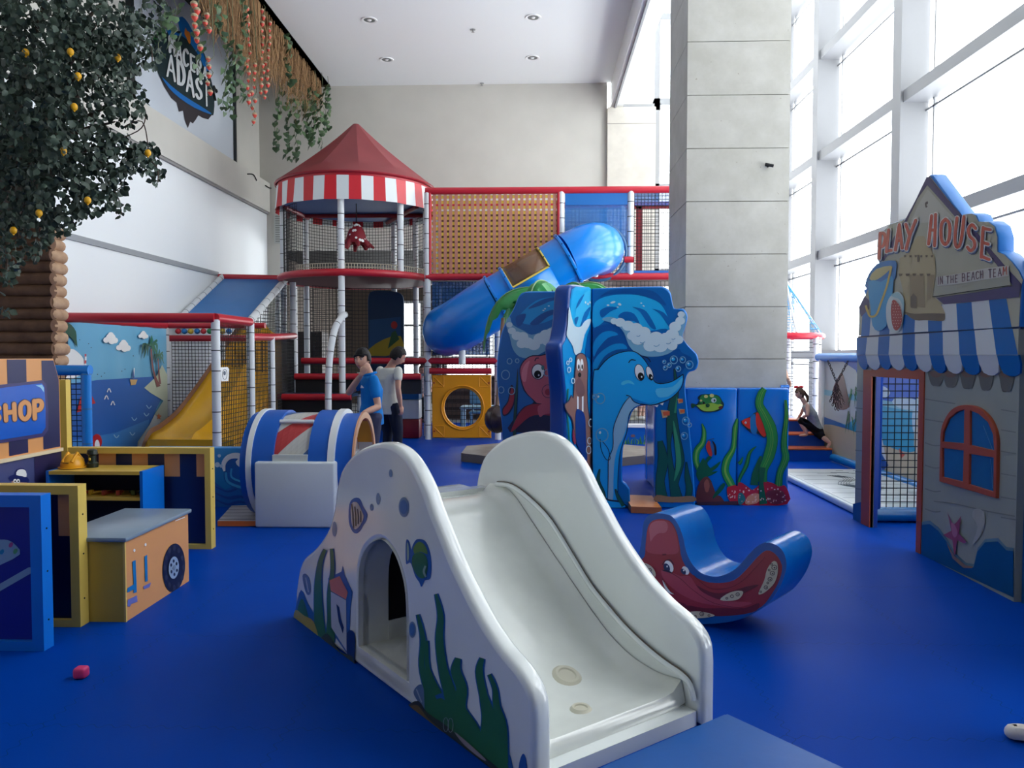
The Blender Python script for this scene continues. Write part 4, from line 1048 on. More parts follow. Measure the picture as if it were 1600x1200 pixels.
for (x, y, r) in [(148, 280, 16), (160, 310, 20), (185, 335, 26), (215, 340, 28), (240, 370, 32), (210, 375, 26), (270, 380, 32), (300, 350, 32), (330, 330, 30), (360, 320, 28), (340, 360, 30), (390, 310, 30), (390, 350, 30)]: C(PO, mb, m_foam, x, y, r, r * .85, 5, n=16)
mo, mod, mol = M((196, 92, 112), .35), M((160, 44, 66), .35), M((222, 130, 146), .35)
A(OUT, [(198, 520), (210, 470), (250, 436), (300, 432), (400, 436), (420, 700), (400, 800), (150, 815), (180, 740), (220, 690), (270, 665), (220, 610)], 5)
A(mo, [(203, 520), (215, 473), (252, 441), (300, 437), (398, 441), (400, 660), (300, 672), (270, 655), (226, 606)], 6); A(mol, [(210, 520), (225, 480), (250, 460), (240, 500), (232, 560), (215, 560)], 7)
A(mod, [(190, 735), (230, 690), (290, 675), (400, 690), (400, 740), (320, 730), (250, 740), (180, 800), (156, 812)], 6); A(mo, [(290, 690), (330, 670), (400, 680), (400, 720), (330, 725), (300, 740)], 7)
C(PO, mb, OUT, 292, 514, 34, 40, 7); C(PO, mb, m_white, 292, 514, 30, 36, 8); C(PO, mb, m_dark, 290, 528, 18, 20, 9); C(PO, mb, m_white, 296, 532, 4, 5, 10); C(PO, mb, M((60, 120, 130), .3), 316, 494, 8, 12, 9)
C(PO, mb, OUT, 342, 612, 32, 34, 7); C(PO, mb, mo, 342, 612, 29, 31, 8); C(PO, mb, mod, 342, 616, 16, 16, 9)
S(OUT, [(276, 462), (282, 448), (296, 446)], 5, 8)
A(OUT, [(112, 700), (140, 660), (152, 590), (166, 585), (178, 630), (172, 680), (145, 725), (118, 735)], 5); A(mod, [(118, 702), (144, 664), (156, 600), (164, 595), (172, 630), (166, 676), (142, 718), (120, 728)], 6)
S(OUT, [(190, 500), (184, 620), (176, 740), (174, 840)], [2, 14, 16, 18], 4); S(M((30, 84, 76), .3), [(190, 510), (184, 620), (176, 740), (174, 840)], [1, 9, 11, 13], 5)
for (x, y, r) in ((150, 462, 12), (188, 460, 9), (130, 530, 20), (108, 605, 14), (160, 610, 16), (336, 520, 14)): stroke(mb, PO, m_foam2, ell(*dz(x, y), r / 3.2, r / 2.8), 1.3, 9, 0, closed=True)
A(m_wd, [(118, 1110), (558, 1100), (558, 1140), (118, 1140)], 2, 0)
p = mb.build('panel', wave); p['label'] = 'panel with the pink octopus'
# back panel of the cross
mb = MB(); bk = [V(.55, 7.76, 0), V(.85, 8.5, 0), V(.87, 8.56, 1.2), V(.85, 8.5, 2.0), V(.7, 8.15, 2.15), V(.55, 7.76, 2.16)]
plate(mb, bk, [], V(-.92, .38, 0).cross(V(0, 0, 1)).cross(V(0, 0, 1)).normalized() if False else (bk[1] - bk[0]).cross(V(0, 0, 1)).normalized(), .14, .02, m_edge, 2)
p = mb.build('panel', wave); p['label'] = 'plain rear panel'
# orange threshold mat
mb = MB(); a = [atZ(*dz(756, 1222), 0), atZ(*dz(908, 1228), 0)]
mb.prism([V(a[0].x, a[0].y, .065), V(a[1].x, a[1].y, .065), V(a[1].x, a[1].y + .62, .065), V(a[0].x, a[0].y + .62, .065)], (0, 0, -.063), M((224, 150, 84), .35, .5, c2=(206, 120, 60), scale=4), M((190, 110, 60), .4))
mb.build('threshold_mat', None, (a[0].x, a[0].y, 0), 'small orange wood-print mat in the dolphin doorway', 'mat')
# ================================================================ COLUMN PADDING
def cz_(x, y): return (1000 + x / 5.714, 590 + y / 5.714)


def czs(p): return [cz_(*q) for q in p]


PC = PL((2, 7.70, 0), (0, -1, 0)); wrap = thing('column_padding', (2.03, 8.4, 0), 'glossy blue vinyl padding printed with fish and seaweed around the stone column base', 'padding')
m_sea = M((0, 112, 208), .18, .5, noise=.06, scale=2, bump=.25, bscale=5, coat=.3); m_seag, m_seag2, m_seag3 = M((40, 140, 66), .25, coat=.3), M((22, 92, 60), .25, coat=.3), M((116, 176, 76), .25, coat=.3)
x0, x1, zt = PC(*cz_(410, 0)).x, PC(*cz_(1336, 0)).x, 1.175
xm = PC(*cz_(875, 0)).x
for (a, b, nm) in ((x0, xm, 'front_panel'), (xm + .004, x1, 'front_panel')):
    mb = MB(); mb.rbox((a, 7.705, .012), (b, 7.91, zt), m_sea, .022, 3)
    A, S = AA(PC, mb, czs)
    S = lambda m, pts, w, l=1: stroke(mb, PC, m, czs(pts), [x / 5.714 for x in w] if isinstance(w, list) else w / 5.714, l, 4, .0012)
    A = lambda m, pts, l=1, sm=3: art(mb, PC, m, czs(pts), l, sm, .0012)
    E = lambda m, x, y, rx, ry, l, rot=0, n=14: art(mb, PC, m, ell(*cz_(x, y), rx / 5.714, ry / 5.714, rot, n), l, 0, .0012)
    if a == x0:
        A(M((16, 50, 50), .3), [(456, 232), (480, 232), (505, 238), (530, 205), (515, 180), (545, 152), (620, 148), (700, 160), (735, 210), (750, 240), (735, 278), (690, 300), (600, 310), (540, 296), (500, 256), (470, 272), (456, 262)], 2)
        A(M((150, 190, 70), .25), [(504, 248), (560, 238), (640, 225), (730, 240), (722, 270), (660, 296), (590, 300), (545, 286), (520, 262)], 3); A(M((50, 130, 70), .25), [(530, 215), (550, 158), (620, 153), (695, 166), (725, 215), (700, 240), (640, 226), (560, 236)], 3)
        A(m_seag2, [(462, 238), (478, 238), (498, 250), (474, 264), (462, 258)], 3)
        for (x, y, r) in ((544, 205, 12), (588, 168, 18), (640, 160, 20)): E(M((210, 200, 120), .3), x, y, r, r * .8, 4)
        E(M((180, 200, 200), .3), 658, 202, 24, 22, 4, -15); E(m_dark, 664, 204, 8, 12, 5); E(M((30, 80, 50), .3), 604, 248, 18, 18, 5); E(m_dark, 568, 226, 9, 12, 5); A(M((90, 40, 40), .3), [(700, 262), (735, 252), (730, 276), (708, 278)], 5)
        for pts, w in (([(552, 410), (572, 480), (560, 580), (510, 650), (500, 740), (530, 830), (545, 900)], [4, 30, 44, 54, 50, 40, 30]),):
            S(m_seag2, pts, [x + 8 for x in w], 2); S(m_seag, pts, w, 3); S(m_seag3, pts, [x * .35 for x in w], 4)
        pts, w = [(868, 365), (850, 450), (842, 560), (830, 640), (775, 740), (760, 840), (800, 930), (840, 1000)], [10, 40, 36, 40, 60, 60, 64, 50]
        S(m_seag2, pts, [x + 8 for x in w], 2); S(m_seag, pts, w, 3); S(m_seag3, pts, [x * .3 for x in w], 4)
        A(m_seag2, [(505, 830), (560, 720), (580, 740), (610, 700), (640, 712), (600, 760), (620, 800), (640, 800), (720, 745), (690, 800), (640, 840), (695, 835), (640, 870), (600, 890), (640, 930), (560, 950), (510, 900)], 5)
        A(M((96, 50, 46), .3), [(512, 1130), (520, 960), (570, 890), (610, 890), (640, 940), (680, 1040), (720, 1060), (740, 1130)], 6); A(M((150, 86, 70), .3), [(570, 940), (600, 905), (620, 960), (605, 1020), (580, 1010)], 7)
        A(m_seag2, [(690, 1000), (740, 940), (760, 960), (720, 1020), (650, 1080), (660, 1040)], 6)
        S(M((40, 20, 30), .3), [(660, 545), (620, 552), (600, 570)], 5, 5); A(M((196, 54, 44), .3), [(590, 600), (610, 565), (630, 580), (650, 640), (640, 700), (615, 690), (592, 640)], 5); A(M((30, 90, 150), .3), [(622, 580), (650, 600), (668, 650), (650, 690), (636, 640)], 6); A(M((30, 20, 30), .3), [(640, 560), (675, 600), (682, 680), (664, 690), (660, 620)], 6)
    else:
        A(M((16, 40, 50), .3), [(900, 388), (980, 350), (1046, 300), (1090, 350), (1130, 440), (1135, 520), (1100, 536), (1050, 500), (1000, 500), (930, 440)], 2, 2)
        A(M((206, 50, 40), .25), [(908, 390), (975, 356), (1000, 400), (985, 460), (940, 432)], 3, 2); A(M((20, 110, 176), .25), [(985, 350), (1025, 325), (1040, 400), (1040, 500), (1000, 500), (985, 450)], 3, 2); A(M((206, 50, 40), .25), [(1034, 330), (1048, 312), (1086, 356), (1122, 440), (1126, 512), (1100, 526), (1060, 480), (1036, 420)], 3, 2); E(m_white, 942, 402, 10, 10, 5); E(m_dark, 942, 404, 5, 5, 6)
        for pts, w in (([(1110, 98), (1080, 150), (1064, 240), (1110, 330), (1160, 440), (1180, 560), (1150, 700), (1100, 820), (1090, 930)], [40, 60, 64, 76, 96, 90, 90, 70, 80]), ([(1300, 200), (1306, 350), (1290, 500), (1285, 620), (1300, 720), (1250, 850), (1236, 970)], [10, 30, 40, 50, 60, 50, 60])):
            S(m_seag2, pts, [x + 10 for x in w], 2 + 2 * (pts[0][0] < 1200)); S(m_seag, pts, w, 3 + 2 * (pts[0][0] < 1200))
            S(m_seag3, [(x + 6, y) for x, y in pts], 4, 6); S(m_seag3, [(x - 12, y) for x, y in pts], 3, 6)
        for pts in ([(1040, 612), (980, 670), (950, 780), (890, 900), (880, 960)], [(920, 705), (900, 750), (880, 770)]): S(m_seag2, pts, [4, 30, 40, 30, 20][:len(pts)], 2); S(m_seag, pts, [2, 10, 16, 12, 6][:len(pts)], 3)
        S(m_seag2, [(1080, 700), (1030, 860), (1020, 960)], [20, 60, 70], 3)
        mr_ = M((176, 34, 48), .25, coat=.3)
        A(mr_, [(872, 960), (900, 935), (970, 980), (1010, 1000), (1100, 930), (1180, 940), (1240, 970), (1300, 970), (1310, 1130), (872, 1130)], 4)
        A(M((206, 140, 110), .3), [(960, 1060), (1030, 1030), (1080, 1060), (1040, 1120), (940, 1128)], 6); A(M((116, 40, 50), .3), [(1130, 1020), (1200, 1000), (1280, 1020), (1290, 1110), (1180, 1128), (1130, 1080)], 5)
        S(m_seag2, [(1090, 800), (1080, 950), (1100, 1128)], [60, 40, 70], 7)
        rr = random.Random(5)
        for k in range(44): E(M((226, 190, 180), .3), rr.uniform(885, 1295), rr.uniform(975, 1115), rr.uniform(4, 9), rr.uniform(4, 8), 8, n=8)
        A(M((30, 110, 120), .3), [(875, 1040), (910, 1030), (940, 1080), (910, 1126), (876, 1126)], 7)
    if a == x0:
        rr = random.Random(6)
        A(M((176, 34, 48), .25), [(775, 990), (800, 970), (868, 970), (868, 1120), (800, 1100), (780, 1050)], 5)
        for k in range(12): E(M((226, 190, 180), .3), rr.uniform(785, 860), rr.uniform(985, 1090), 6, 6, 6, n=8)
        A(M((60, 40, 50), .3), [(508, 1110), (868, 1100), (868, 1135), (508, 1135)], 8, 0)
    mb.build(nm, wrap)
for (a, b, nm) in (((1.30, 7.912, .012), (1.51, 9.1, zt), 'side_panel'), ((2.548, 7.912, .012), (x1, 9.1, zt), 'side_panel'), ((1.30, 9.105, .012), (x1, 9.28, zt), 'rear_panel')):
    mb = MB(); mb.rbox(a, b, m_sea, .022, 3); mb.build(nm, wrap)
# ================================================================ PALM CAROUSEL
cx_, cy_ = .30, 11.2
m_deck = M((150, 142, 132), .5, .3, c2=(120, 112, 104), scale=5)
palm = thing('palm_carousel', (cx_, cy_, 0), 'soft palm tree merry-go-round with green leaves and hanging brown coconut seats on a grey deck', 'carousel')
mb = MB(); oc = [V(cx_ + 1.48 * cos(a), cy_ + 1.15 * sin(a), .12) for a in [2 * pi * (k + .5) / 8 for k in range(8)]]; mb.prism(oc, (0, 0, -.118), m_deck, M((112, 104, 96), .5, .3))
mb.build('deck', palm)
mb = MB(); n = 10
for k in range(n):
    z0 = .13 + k * .2; r = .17 - .004 * k
    mb.lathe((cx_, cy_, z0), [(r, 0), (r + .018, .04), (r + .018, .15), (r, .195)], (M((222, 150, 50), .4), M((206, 104, 40), .4))[k % 2], 20)
mb.build('trunk', palm)
m_lf, m_lf2 = M((30, 130, 60), .35, .5, c2=(50, 160, 80), scale=6), M((120, 160, 110), .4)


def frond(mb, c, az, L, w, h0, drop):
    """one drooping soft leaf with a saw-tooth edge"""
    d = V(cos(az), sin(az), 0); s = V(-sin(az), cos(az), 0); N = 14; rows = []
    for i in range(N + 1):
        t = i / N
        p = Vector(c) + d * (L * (sin(t * 1.5) / 1.0)) + V(0, 0, h0 * sin(t * pi * .75) - drop * t ** 2.2)
        ww = w * (.35 + .65 * sin(min(1, t * 1.5 + .1) * pi * .5)) * (1 - .75 * t ** 4)
        rows.append((p + s * ww - V(0, 0, ww * .7 + (.06 if i % 2 else 0)), p + s * ww * .5 - V(0, 0, ww * .15), p, p - s * ww * .5 - V(0, 0, ww * .15), p - s * ww - V(0, 0, ww * .7 + (.06 if i % 2 else 0))))
    vs = [q for r_ in rows for q in r_]
    vs += [q - V(0, 0, .012) for q in vs]; o = len(rows) * 5
    fs = [(i * 5 + j, i * 5 + j + 1, i * 5 + 5 + j + 1, i * 5 + 5 + j) for i in range(N) for j in range(4)]
    mb.add(vs, fs + [tuple(o + x for x in f[::-1]) for f in fs], m_lf, True)
    mb.tube([r_[2] + V(0, 0, .006) for r_ in rows], .014, m_lf2, 6)


for k, (az, L, w, h, dr) in enumerate([(radians(186), 1.08, .24, .22, .98), (radians(150), .95, .22, .20, .85), (radians(238), .78, .2, .26, .5), (radians(95), .9, .2, .2, .6), (radians(300), .75, .2, .22, .5), (radians(-12), .85, .2, .26, .55), (radians(40), .9, .2, .2, .7)]):
    mb = MB(); frond(mb, (cx_, cy_, 2.40), az, L, w, h, dr); mb.build('leaf', palm)
m_rope, m_coc = M((140, 110, 90), .7), M((62, 44, 40), .3, .5, coat=.2)
for k, (u, v, Y, r) in enumerate([(777, 655, 10.6, .19), (826, 654, 10.2, .19), (858, 660, 10.9, .19), (955, 640, 11.9, .19)]):
    p = atY(u, v, Y); mb = MB(); tp = V(cx_ + (p.x - cx_) * .92 - .0, cy_ + (p.y - cy_) * .6, 2.02)
    mb.sphere(p, (r * .92, r * .92, r), m_coc, 18, 12)
    for a in range(6):
        an = a * pi / 3; mb.tube([p + V(.93 * r * sin(t) * cos(an), .93 * r * sin(t) * sin(an), r * 1.01 * cos(t)) for t in [x * pi / 8 for x in range(9)]], .004, m_dark, 4)
    o = mb.build('coconut_seat', palm)
    mb = MB(); mb.tube([p + V(0, 0, r), tp], .02 if k else .026, m_rope, 8); mb.build('rope', o)
# ================================================================ PLAY HOUSE (right)
def g1(p): return [(1320 + x / 5.714, 250 + y / 5.714) for x, y in p]     # gable close-up
def g2(p): return [(1335 + x / 5.453, 400 + y / 5.453) for x, y in p]     # awning close-up
def g3(p): return [(1320 + x / 3, 550 + y / 3) for x, y in p]             # wall close-up


house = thing('play_house', (2.9, 5.9, 0), 'foam beach play house front with striped awning, arched window and PLAY HOUSE gable', 'play house')
m_bg = M((176, 172, 150), .45, .3, noise=.05, scale=3); m_bs = M((10, 98, 168), .35, .4); m_ws = M((206, 208, 206), .4, .3); m_pur = M((74, 62, 100), .4, .4)
m_pl, m_pll = M((152, 156, 146), .45, .3, noise=.04, scale=4), M((126, 130, 124), .5, .3)
m_ob, m_obd = M((166, 74, 46), .4, .4), M((60, 30, 30), .5)
NX = V(-1, 0, 0); PH = PL((2.9, 0, 0), NX); PG = PL((2.86, 0, 0), NX)
zfl = lambda p: V(p.x, p.y, 0)
# wall with the doorway; planks and surf printed on it
b0, b1 = PH(1335, 812), PH(1359, 824); j0, j1 = PH(1432, 862), PH(1584, 931)
zt = 1.64; zd = 1.372
mb = MB()
for (ya, yb, z0, z1) in ((j1.y, j0.y, 0, zt), (b1.y, b0.y, 0, zt), (j0.y, b1.y, zd, zt)):
    mb.box((2.902, ya, z0), (2.962, yb, z1), m_pl)
F = lambda m, pts, l=1, sm=0: art(mb, PH, m, pts, l, sm)
sp = [(360, 812), (400, 806), (440, 838), (480, 890), (520, 958), (570, 1004), (606, 1010), (624, 935), (660, 892), (720, 888), (760, 930), (792, 934)]
F(M((96, 130, 140), .4), g3([(338, 838)] + [(x, y - 16) for x, y in sp] + [(792, 1150), (338, 940)]), 1)
F(M((10, 80, 130), .35), g3([(338, 850)] + sp + [(792, 1150), (338, 940)]), 2)
F(M((140, 110, 90), .4), g3([(480, 890), (520, 958), (570, 1000), (606, 1006), (600, 1014), (560, 1012), (510, 968)]), 4)
for k, y in enumerate((230, 325, 425, 530, 640, 735)):
    stroke(mb, PH, m_pll, g3([(378, y - 10), (440, y), (520, y + 12)] if k in (0, 1) else [(378, y), (420, y + 14), (452, y + 12)]), 1.8, 2)
    stroke(mb, PH, m_pll, g3([(735, y + 40), (770, y + 46), (805, y + 52)]), 1.8, 2)
stroke(mb, PH, m_pll, g3([(420, 700), (520, 712), (650, 742), (800, 770)]), 1.8, 2)
F(M((166, 166, 156), .45), g3([(610, 735), (650, 745), (660, 800), (640, 860), (600, 900), (625, 820), (600, 770)]), 2, 3)
F(M((150, 70, 96), .4), g3([(487, 750), (505, 795), (518, 808), (532, 795), (551, 768), (545, 815), (540, 850), (577, 890), (565, 898), (532, 882), (524, 950), (518, 948), (510, 882), (480, 866), (466, 858), (505, 838)]), 5)
F(M((176, 110, 130), .4), g3([(505, 800), (525, 815), (535, 850), (522, 870), (510, 850)]), 6, 3)
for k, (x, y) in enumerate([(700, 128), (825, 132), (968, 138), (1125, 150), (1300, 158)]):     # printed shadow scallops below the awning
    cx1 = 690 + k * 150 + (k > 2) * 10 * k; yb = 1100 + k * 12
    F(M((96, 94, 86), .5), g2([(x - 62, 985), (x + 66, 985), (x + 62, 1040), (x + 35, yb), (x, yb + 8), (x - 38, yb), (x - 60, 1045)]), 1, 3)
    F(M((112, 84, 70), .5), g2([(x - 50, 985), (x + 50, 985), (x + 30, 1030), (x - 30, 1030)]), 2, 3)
# plank lines on the door post and its blue foot
F(M((10, 80, 130), .35), g3([(40, 712), (92, 700), (92, 815), (40, 792)]), 2)
for y in (180, 262, 372, 460, 560, 640): stroke(mb, PH, m_pll, g3([(50, y), (88, y + 4)]), 1.6, 1, 0)
mb.build('wall_panel', house)
# orange door trim
mb = MB(); o = 2.9
mb.box((2.893, b1.y, 0), (2.925, b1.y + .055 * 3.1, zt - .27), m_ob)
mb.box((2.893, b1.y - .03, zd - .0), (2.925, b1.y, zd), m_ob)
mb.box((2.893, j0.y, zd - .055), (2.925, b1.y, zd + .02), m_ob); mb.box((2.893, j0.y - .075, 0), (2.925, j0.y, zd + .02), m_ob)
mb.box((2.93, b1.y - .006, 0), (2.962, b1.y, zd), M((10, 60, 150), .3))
mb.build('door_trim', house)
# arched window
fr_o = g3([(455, 607), (457, 500), (460, 400), (468, 345), (500, 283), (540, 254), (590, 248), (640, 262), (690, 308), (719, 370), (727, 425), (725, 560), (722, 686)])
mb = MB(); wpts = [PH(*p, .02) for p in fr_o]; wo = [wpts[0], wpts[1]] + crom(wpts[2:11], 3, False) + wpts[11:]
panes = [[(470, 420), (474, 375), (500, 312), (540, 280), (573, 270), (571, 428)], [(600, 274), (640, 290), (685, 330), (708, 385), (714, 462), (600, 436)], [(470, 450), (570, 462), (566, 608), (470, 585)], [(598, 478), (712, 495), (710, 655), (596, 620)]]
plate(mb, wo, [[PH(*p, .02) for p in g3(q)] for q in panes], NX, .03, .004, m_ob, 1)
o_ = mb.build('window_frame', house)
mb = MB()
for q in panes: mb.face([PH(*p, .006) for p in g3(q)], M((34, 98, 156), .25, .5, noise=.05, scale=3))
for k, q in enumerate(panes): pass
stroke(mb, PH, M((60, 120, 170), .3), g3([(655, 345), (700, 460)]), 1.2, 5, 0); stroke(mb, PH, M((60, 120, 170), .3), g3([(690, 500), (700, 640)]), 1.2, 5, 0)
mb.build('window_panes', o_)
# awning: box front with a scalloped lower flap
at_, ab_ = g2([(20, 703)])[0], g2([(1400, 618)])[0]
mb = MB(); y0, y1 = PG(*at_).y, PG(*ab_).y; zA = 1.665
mb.box((2.86, y1, 1.5), (2.9, y0, zA - .008), m_bg)
mb.box((2.87, y1, zA - .012), (2.9, y0, zA + .006), M((16, 30, 80), .4))
stops = [(20, 110, 20, 95), (110, 208, 95, 200), (208, 303, 200, 293), (303, 412, 293, 408), (412, 518, 408, 515), (518, 638, 515, 640), (638, 755, 640, 757), (755, 888, 757, 898), (888, 1025, 898, 1045), (1025, 1182, 1045, 1212), (1182, 1350, 1212, 1395)]
yt = [698, 694, 688, 682, 672, 664, 658, 650, 642, 634, 622, 618]
bot = [965, 968, 965, 970, 975, 985, 995, 1000, 1010, 1015, 1022]
for k, (a, b, c, d) in enumerate(stops):
    m = m_bs if k % 2 == 0 else m_ws
    art(mb, PG, m, g2([(a, yt[k]), (b, yt[k + 1]), (d, 842), (c, 842)]), 1)
    pts = [PG(*p) for p in g2([(c, 842), (d, 842), (d, 920), (d - (d - c) * .12, bot[k] - 22), (d - (d - c) * .35, bot[k]), ((c + d) / 2, bot[k] + 4), (c + (d - c) * .35, bot[k]), (c + (d - c) * .12, bot[k] - 22), (c, 920)])]
    zz = lambda p: V(p.x + (1.5 - p.z) * .22 + .001, p.y, p.z)
    mb.prism([zz(p) for p in pts], (.012, 0, 0), m)
mb.build('awning', house)
# gable sign
go = [(30, 680), (38, 430), (90, 330), (72, 290), (112, 270), (118, 180), (170, 100), (205, 60), (200, 0)]
go = g2(go) + g1([(300, 700), (340, 630), (400, 570), (545, 520), (640, 345), (735, 150), (755, 130), (785, 132), (900, 290), (1045, 490), (1080, 478), (1130, 474), (1175, 490), (1200, 545), (1290, 548), (1345, 590), (1372, 690), (1372, 815), (1430, 838), (1500, 905), (1560, 985), (1600, 1070)]) + g2([(1432, 260), (1412, 604)])
mb = MB(); plate(mb, [PG(*p) for p in go], [], NX, .10, .012, M((44, 120, 196), .4, .4), 1)
G1 = lambda m, pts, l=1, sm=0: art(mb, PG, m, g1(pts), l, sm); G2 = lambda m, pts, l=1, sm=0: art(mb, PG, m, g2(pts), l, sm)
inn = g2([(40, 676), (48, 436), (98, 334), (122, 272), (128, 184), (178, 106), (213, 64), (208, 0)]) + g1([(306, 704), (346, 636), (404, 576), (550, 526), (645, 350), (738, 156), (760, 140), (900, 320), (1040, 494), (1130, 480), (1170, 496), (1195, 550), (1285, 555), (1338, 594), (1364, 692), (1364, 820), (1425, 845), (1494, 912), (1554, 992), (1592, 1072)]) + g2([(1424, 262), (1404, 602)])
art(mb, PG, m_bg, inn, 1)
# purple roof bands
G1(m_pur, [(735, 152), (765, 150), (800, 200), (920, 350), (1055, 500), (1180, 640), (1300, 790), (1440, 950), (1585, 1110), (1530, 1150), (1400, 990), (1260, 800), (1120, 640), (1000, 520), (880, 380), (740, 225), (650, 350), (560, 545), (450, 760), (350, 905), (330, 890), (440, 690), (545, 530), (640, 350)], 2)
G1(M((186, 182, 166), .45), [(745, 260), (800, 320), (900, 440), (1000, 540), (700, 560), (590, 560), (660, 400)], 2)
G1(M((90, 76, 70), .5), [(722, 385), (745, 368), (748, 390), (735, 400), (745, 415), (728, 425)], 3, 3)
# stripes behind the lower edge
ss = [(75, 145, 60, 130, 0), (145, 225, 130, 215, 1), (225, 312, 215, 300, 0), (312, 425, 300, 412, 1), (425, 522, 412, 515, 0), (522, 630, 515, 633, 1), (630, 752, 633, 750, 0), (752, 872, 750, 885, 1), (872, 1002, 885, 1022, 0), (1002, 1150, 1022, 1182, 1), (1150, 1300, 1182, 1345, 0)]
yu = [450, 500, 520, 520, 500, 500, 500, 412, 405, 392, 375, 362]; yl = [682, 676, 670, 664, 656, 648, 642, 636, 628, 622, 612, 606]
for k, (a, b, c, d, w) in enumerate(ss): G2(m_ws if w else m_bs, [(a, yu[k]), (b, yu[k + 1]), (d, yl[k + 1] + 2), (c, yl[k] + 2)], 2)
G2(m_pur, [(40, 440), (90, 340), (130, 380), (130, 450), (60, 520)], 2)
# purple beam, plaque and castle
G2(m_pur, [(705, 356), (1100, 300), (1430, 240), (1412, 350), (1150, 376), (770, 412)], 4)
msd, msd2, msd3 = M((176, 160, 122), .5), M((150, 132, 100), .5), M((112, 96, 76), .5)
G2(msd, [(385, 150), (390, 20), (430, 0), (545, -170), (600, -170), (690, 10), (700, 150), (670, 340), (740, 400), (780, 490), (778, 540), (740, 555), (520, 540), (440, 480), (420, 300)], 3)
G2(msd2, [(480, 160), (600, 160), (610, 440), (480, 430)], 4); G2(msd2, [(630, 160), (690, 160), (660, 360), (625, 380)], 4)
G2(msd3, [(490, 440), (488, 350), (512, 316), (540, 350), (540, 446)], 5, 0); G2(msd3, [(545, -10), (562, -10), (562, 50), (545, 50)], 5)
G2(msd3, [(440, 480), (520, 492), (640, 488), (760, 490), (780, 500), (776, 545), (740, 555), (640, 545), (520, 545)], 4, 3)
for k in range(6): G2(msd3, [(430 + k * 46, -8 + (k % 2) * 4), (452 + k * 46, -8), (448 + k * 46, 10), (434 + k * 46, 12)], 5)
for k in range(5): G2(msd3, [(384 + k * 60, 150), (420 + k * 60, 150), (410 + k * 60, 170), (392 + k * 60, 172)], 5)
G2(M((160, 158, 140), .45), [(680, 345), (712, 180), (1330, 90), (1340, 250), (1000, 300)], 5)
stroke(mb, PG, m_dark, g2([(676, 348), (1000, 300), (1345, 250)]), 1, 6, 0)
# bucket, strap and spotted flip-flop
mbk, mbk2, myl = M((54, 146, 190), .4), M((36, 110, 170), .4), M((206, 176, 90), .45)
G2(mbk2, [(112, 200), (170, 100), (240, 50), (360, 40), (368, 110), (330, 240), (120, 290)], 6, 2)
G2(M((190, 176, 120), .45), [(140, 190), (200, 110), (330, 82), (300, 130), (240, 180), (180, 210)], 7, 2)
G2(mbk, [(130, 215), (240, 220), (335, 170), (340, 300), (310, 500), (280, 600), (215, 640), (165, 590), (150, 450)], 7, 2)
stroke(mb, PG, myl, g2([(330, 90), (290, 260), (240, 400), (200, 500), (150, 515), (125, 470), (110, 420)]), 3.2, 8)
G2(M((200, 206, 200), .4), [(290, 560), (285, 440), (310, 360), (360, 310), (400, 310), (440, 380), (430, 520), (410, 620), (370, 652), (320, 640)], 8, 3)
G2(M((150, 186, 190), .4), [(330, 330), (390, 310), (440, 390), (425, 520), (410, 600), (425, 440), (400, 370), (350, 350)], 9, 3)
G2(M((166, 52, 48), .4), [(345, 375), (375, 385), (410, 440), (425, 530), (410, 600), (375, 635), (345, 600), (330, 500), (332, 420)], 10, 3)
rr = random.Random(3)
for i in range(9):
    for j in range(3 if i in (0, 8) else 4):
        x, y = 348 + j * 21 + (i % 2) * 8 - (i < 2) * 6, 400 + i * 25; art(mb, PG, M((220, 190, 180), .4), ell(*g2([(x, y)])[0], .7, .9, n=6), 11)
mb.build('gable_sign', house)
# lettering
mb = MB(); m_lr, m_lw, m_ls = M((196, 84, 60), .4), M((226, 222, 214), .4), M((60, 84, 130), .4)
LT = [('P', (320, 655), (385, 648), (365, 868), (312, 880)), ('L', (398, 625), (450, 620), (432, 812), (378, 820)), ('A', (480, 580), (522, 576), (532, 785), (460, 806)), ('Y', (548, 578), (658, 534), (640, 790), (530, 800)), ('H', (785, 500), (832, 484), (825, 768), (755, 748)), ('O', (868, 530), (962, 525), (955, 755), (868, 755)), ('U', (1008, 518), (1090, 506), (1055, 790), (985, 770)), ('S', (1112, 570), (1192, 575), (1188, 815), (1104, 815)), ('E', (1240, 600), (1325, 615), (1315, 900), (1222, 862))]
for ch, *q in LT: letter(mb, PG, m_ls, ch, g1([(x + 4, y + 14) for x, y in q]), 7.2, 5)
for ch, *q in LT: letter(mb, PG, m_lw, ch, g1(q), 8, 6)
for ch, *q in LT: letter(mb, PG, m_lr, ch, g1(q), 4.8, 8)
mb.build('title_lettering', house)['label'] = 'large red letters outlined in white'
mb = MB()
G1(M((190, 186, 176), .4), [(832, 1045), (1000, 1020), (1280, 965), (1480, 942), (1482, 1035), (1300, 1062), (1000, 1110), (842, 1125)], 7)
W2 = [('I', 845, 1045, 12, 66), ('N', 866, 1042, 26, 66), ('T', 922, 1038, 28, 66), ('H', 962, 1034, 26, 64), ('E', 1000, 1028, 26, 66), ('B', 1062, 1015, 32, 70), ('E', 1106, 1008, 30, 70), ('A', 1146, 1002, 34, 70), ('C', 1188, 996, 30, 68), ('H', 1226, 990, 28, 68), ('T', 1300, 978, 32, 74), ('E', 1344, 974, 26, 72), ('A', 1384, 970, 36, 68), ('M', 1428, 956, 40, 70)]
for ch, x, y, w, h in W2: letter(mb, PG, M((96, 60, 70), .4) if x < 1420 else m_lr, ch, g1([(x, y), (x + w, y - w * .14), (x + w, y + h - w * .14), (x, y + h)]), 1.2, 8)
mb.build('subtitle_lettering', house)['label'] = 'small dark letters on a pale plaque'
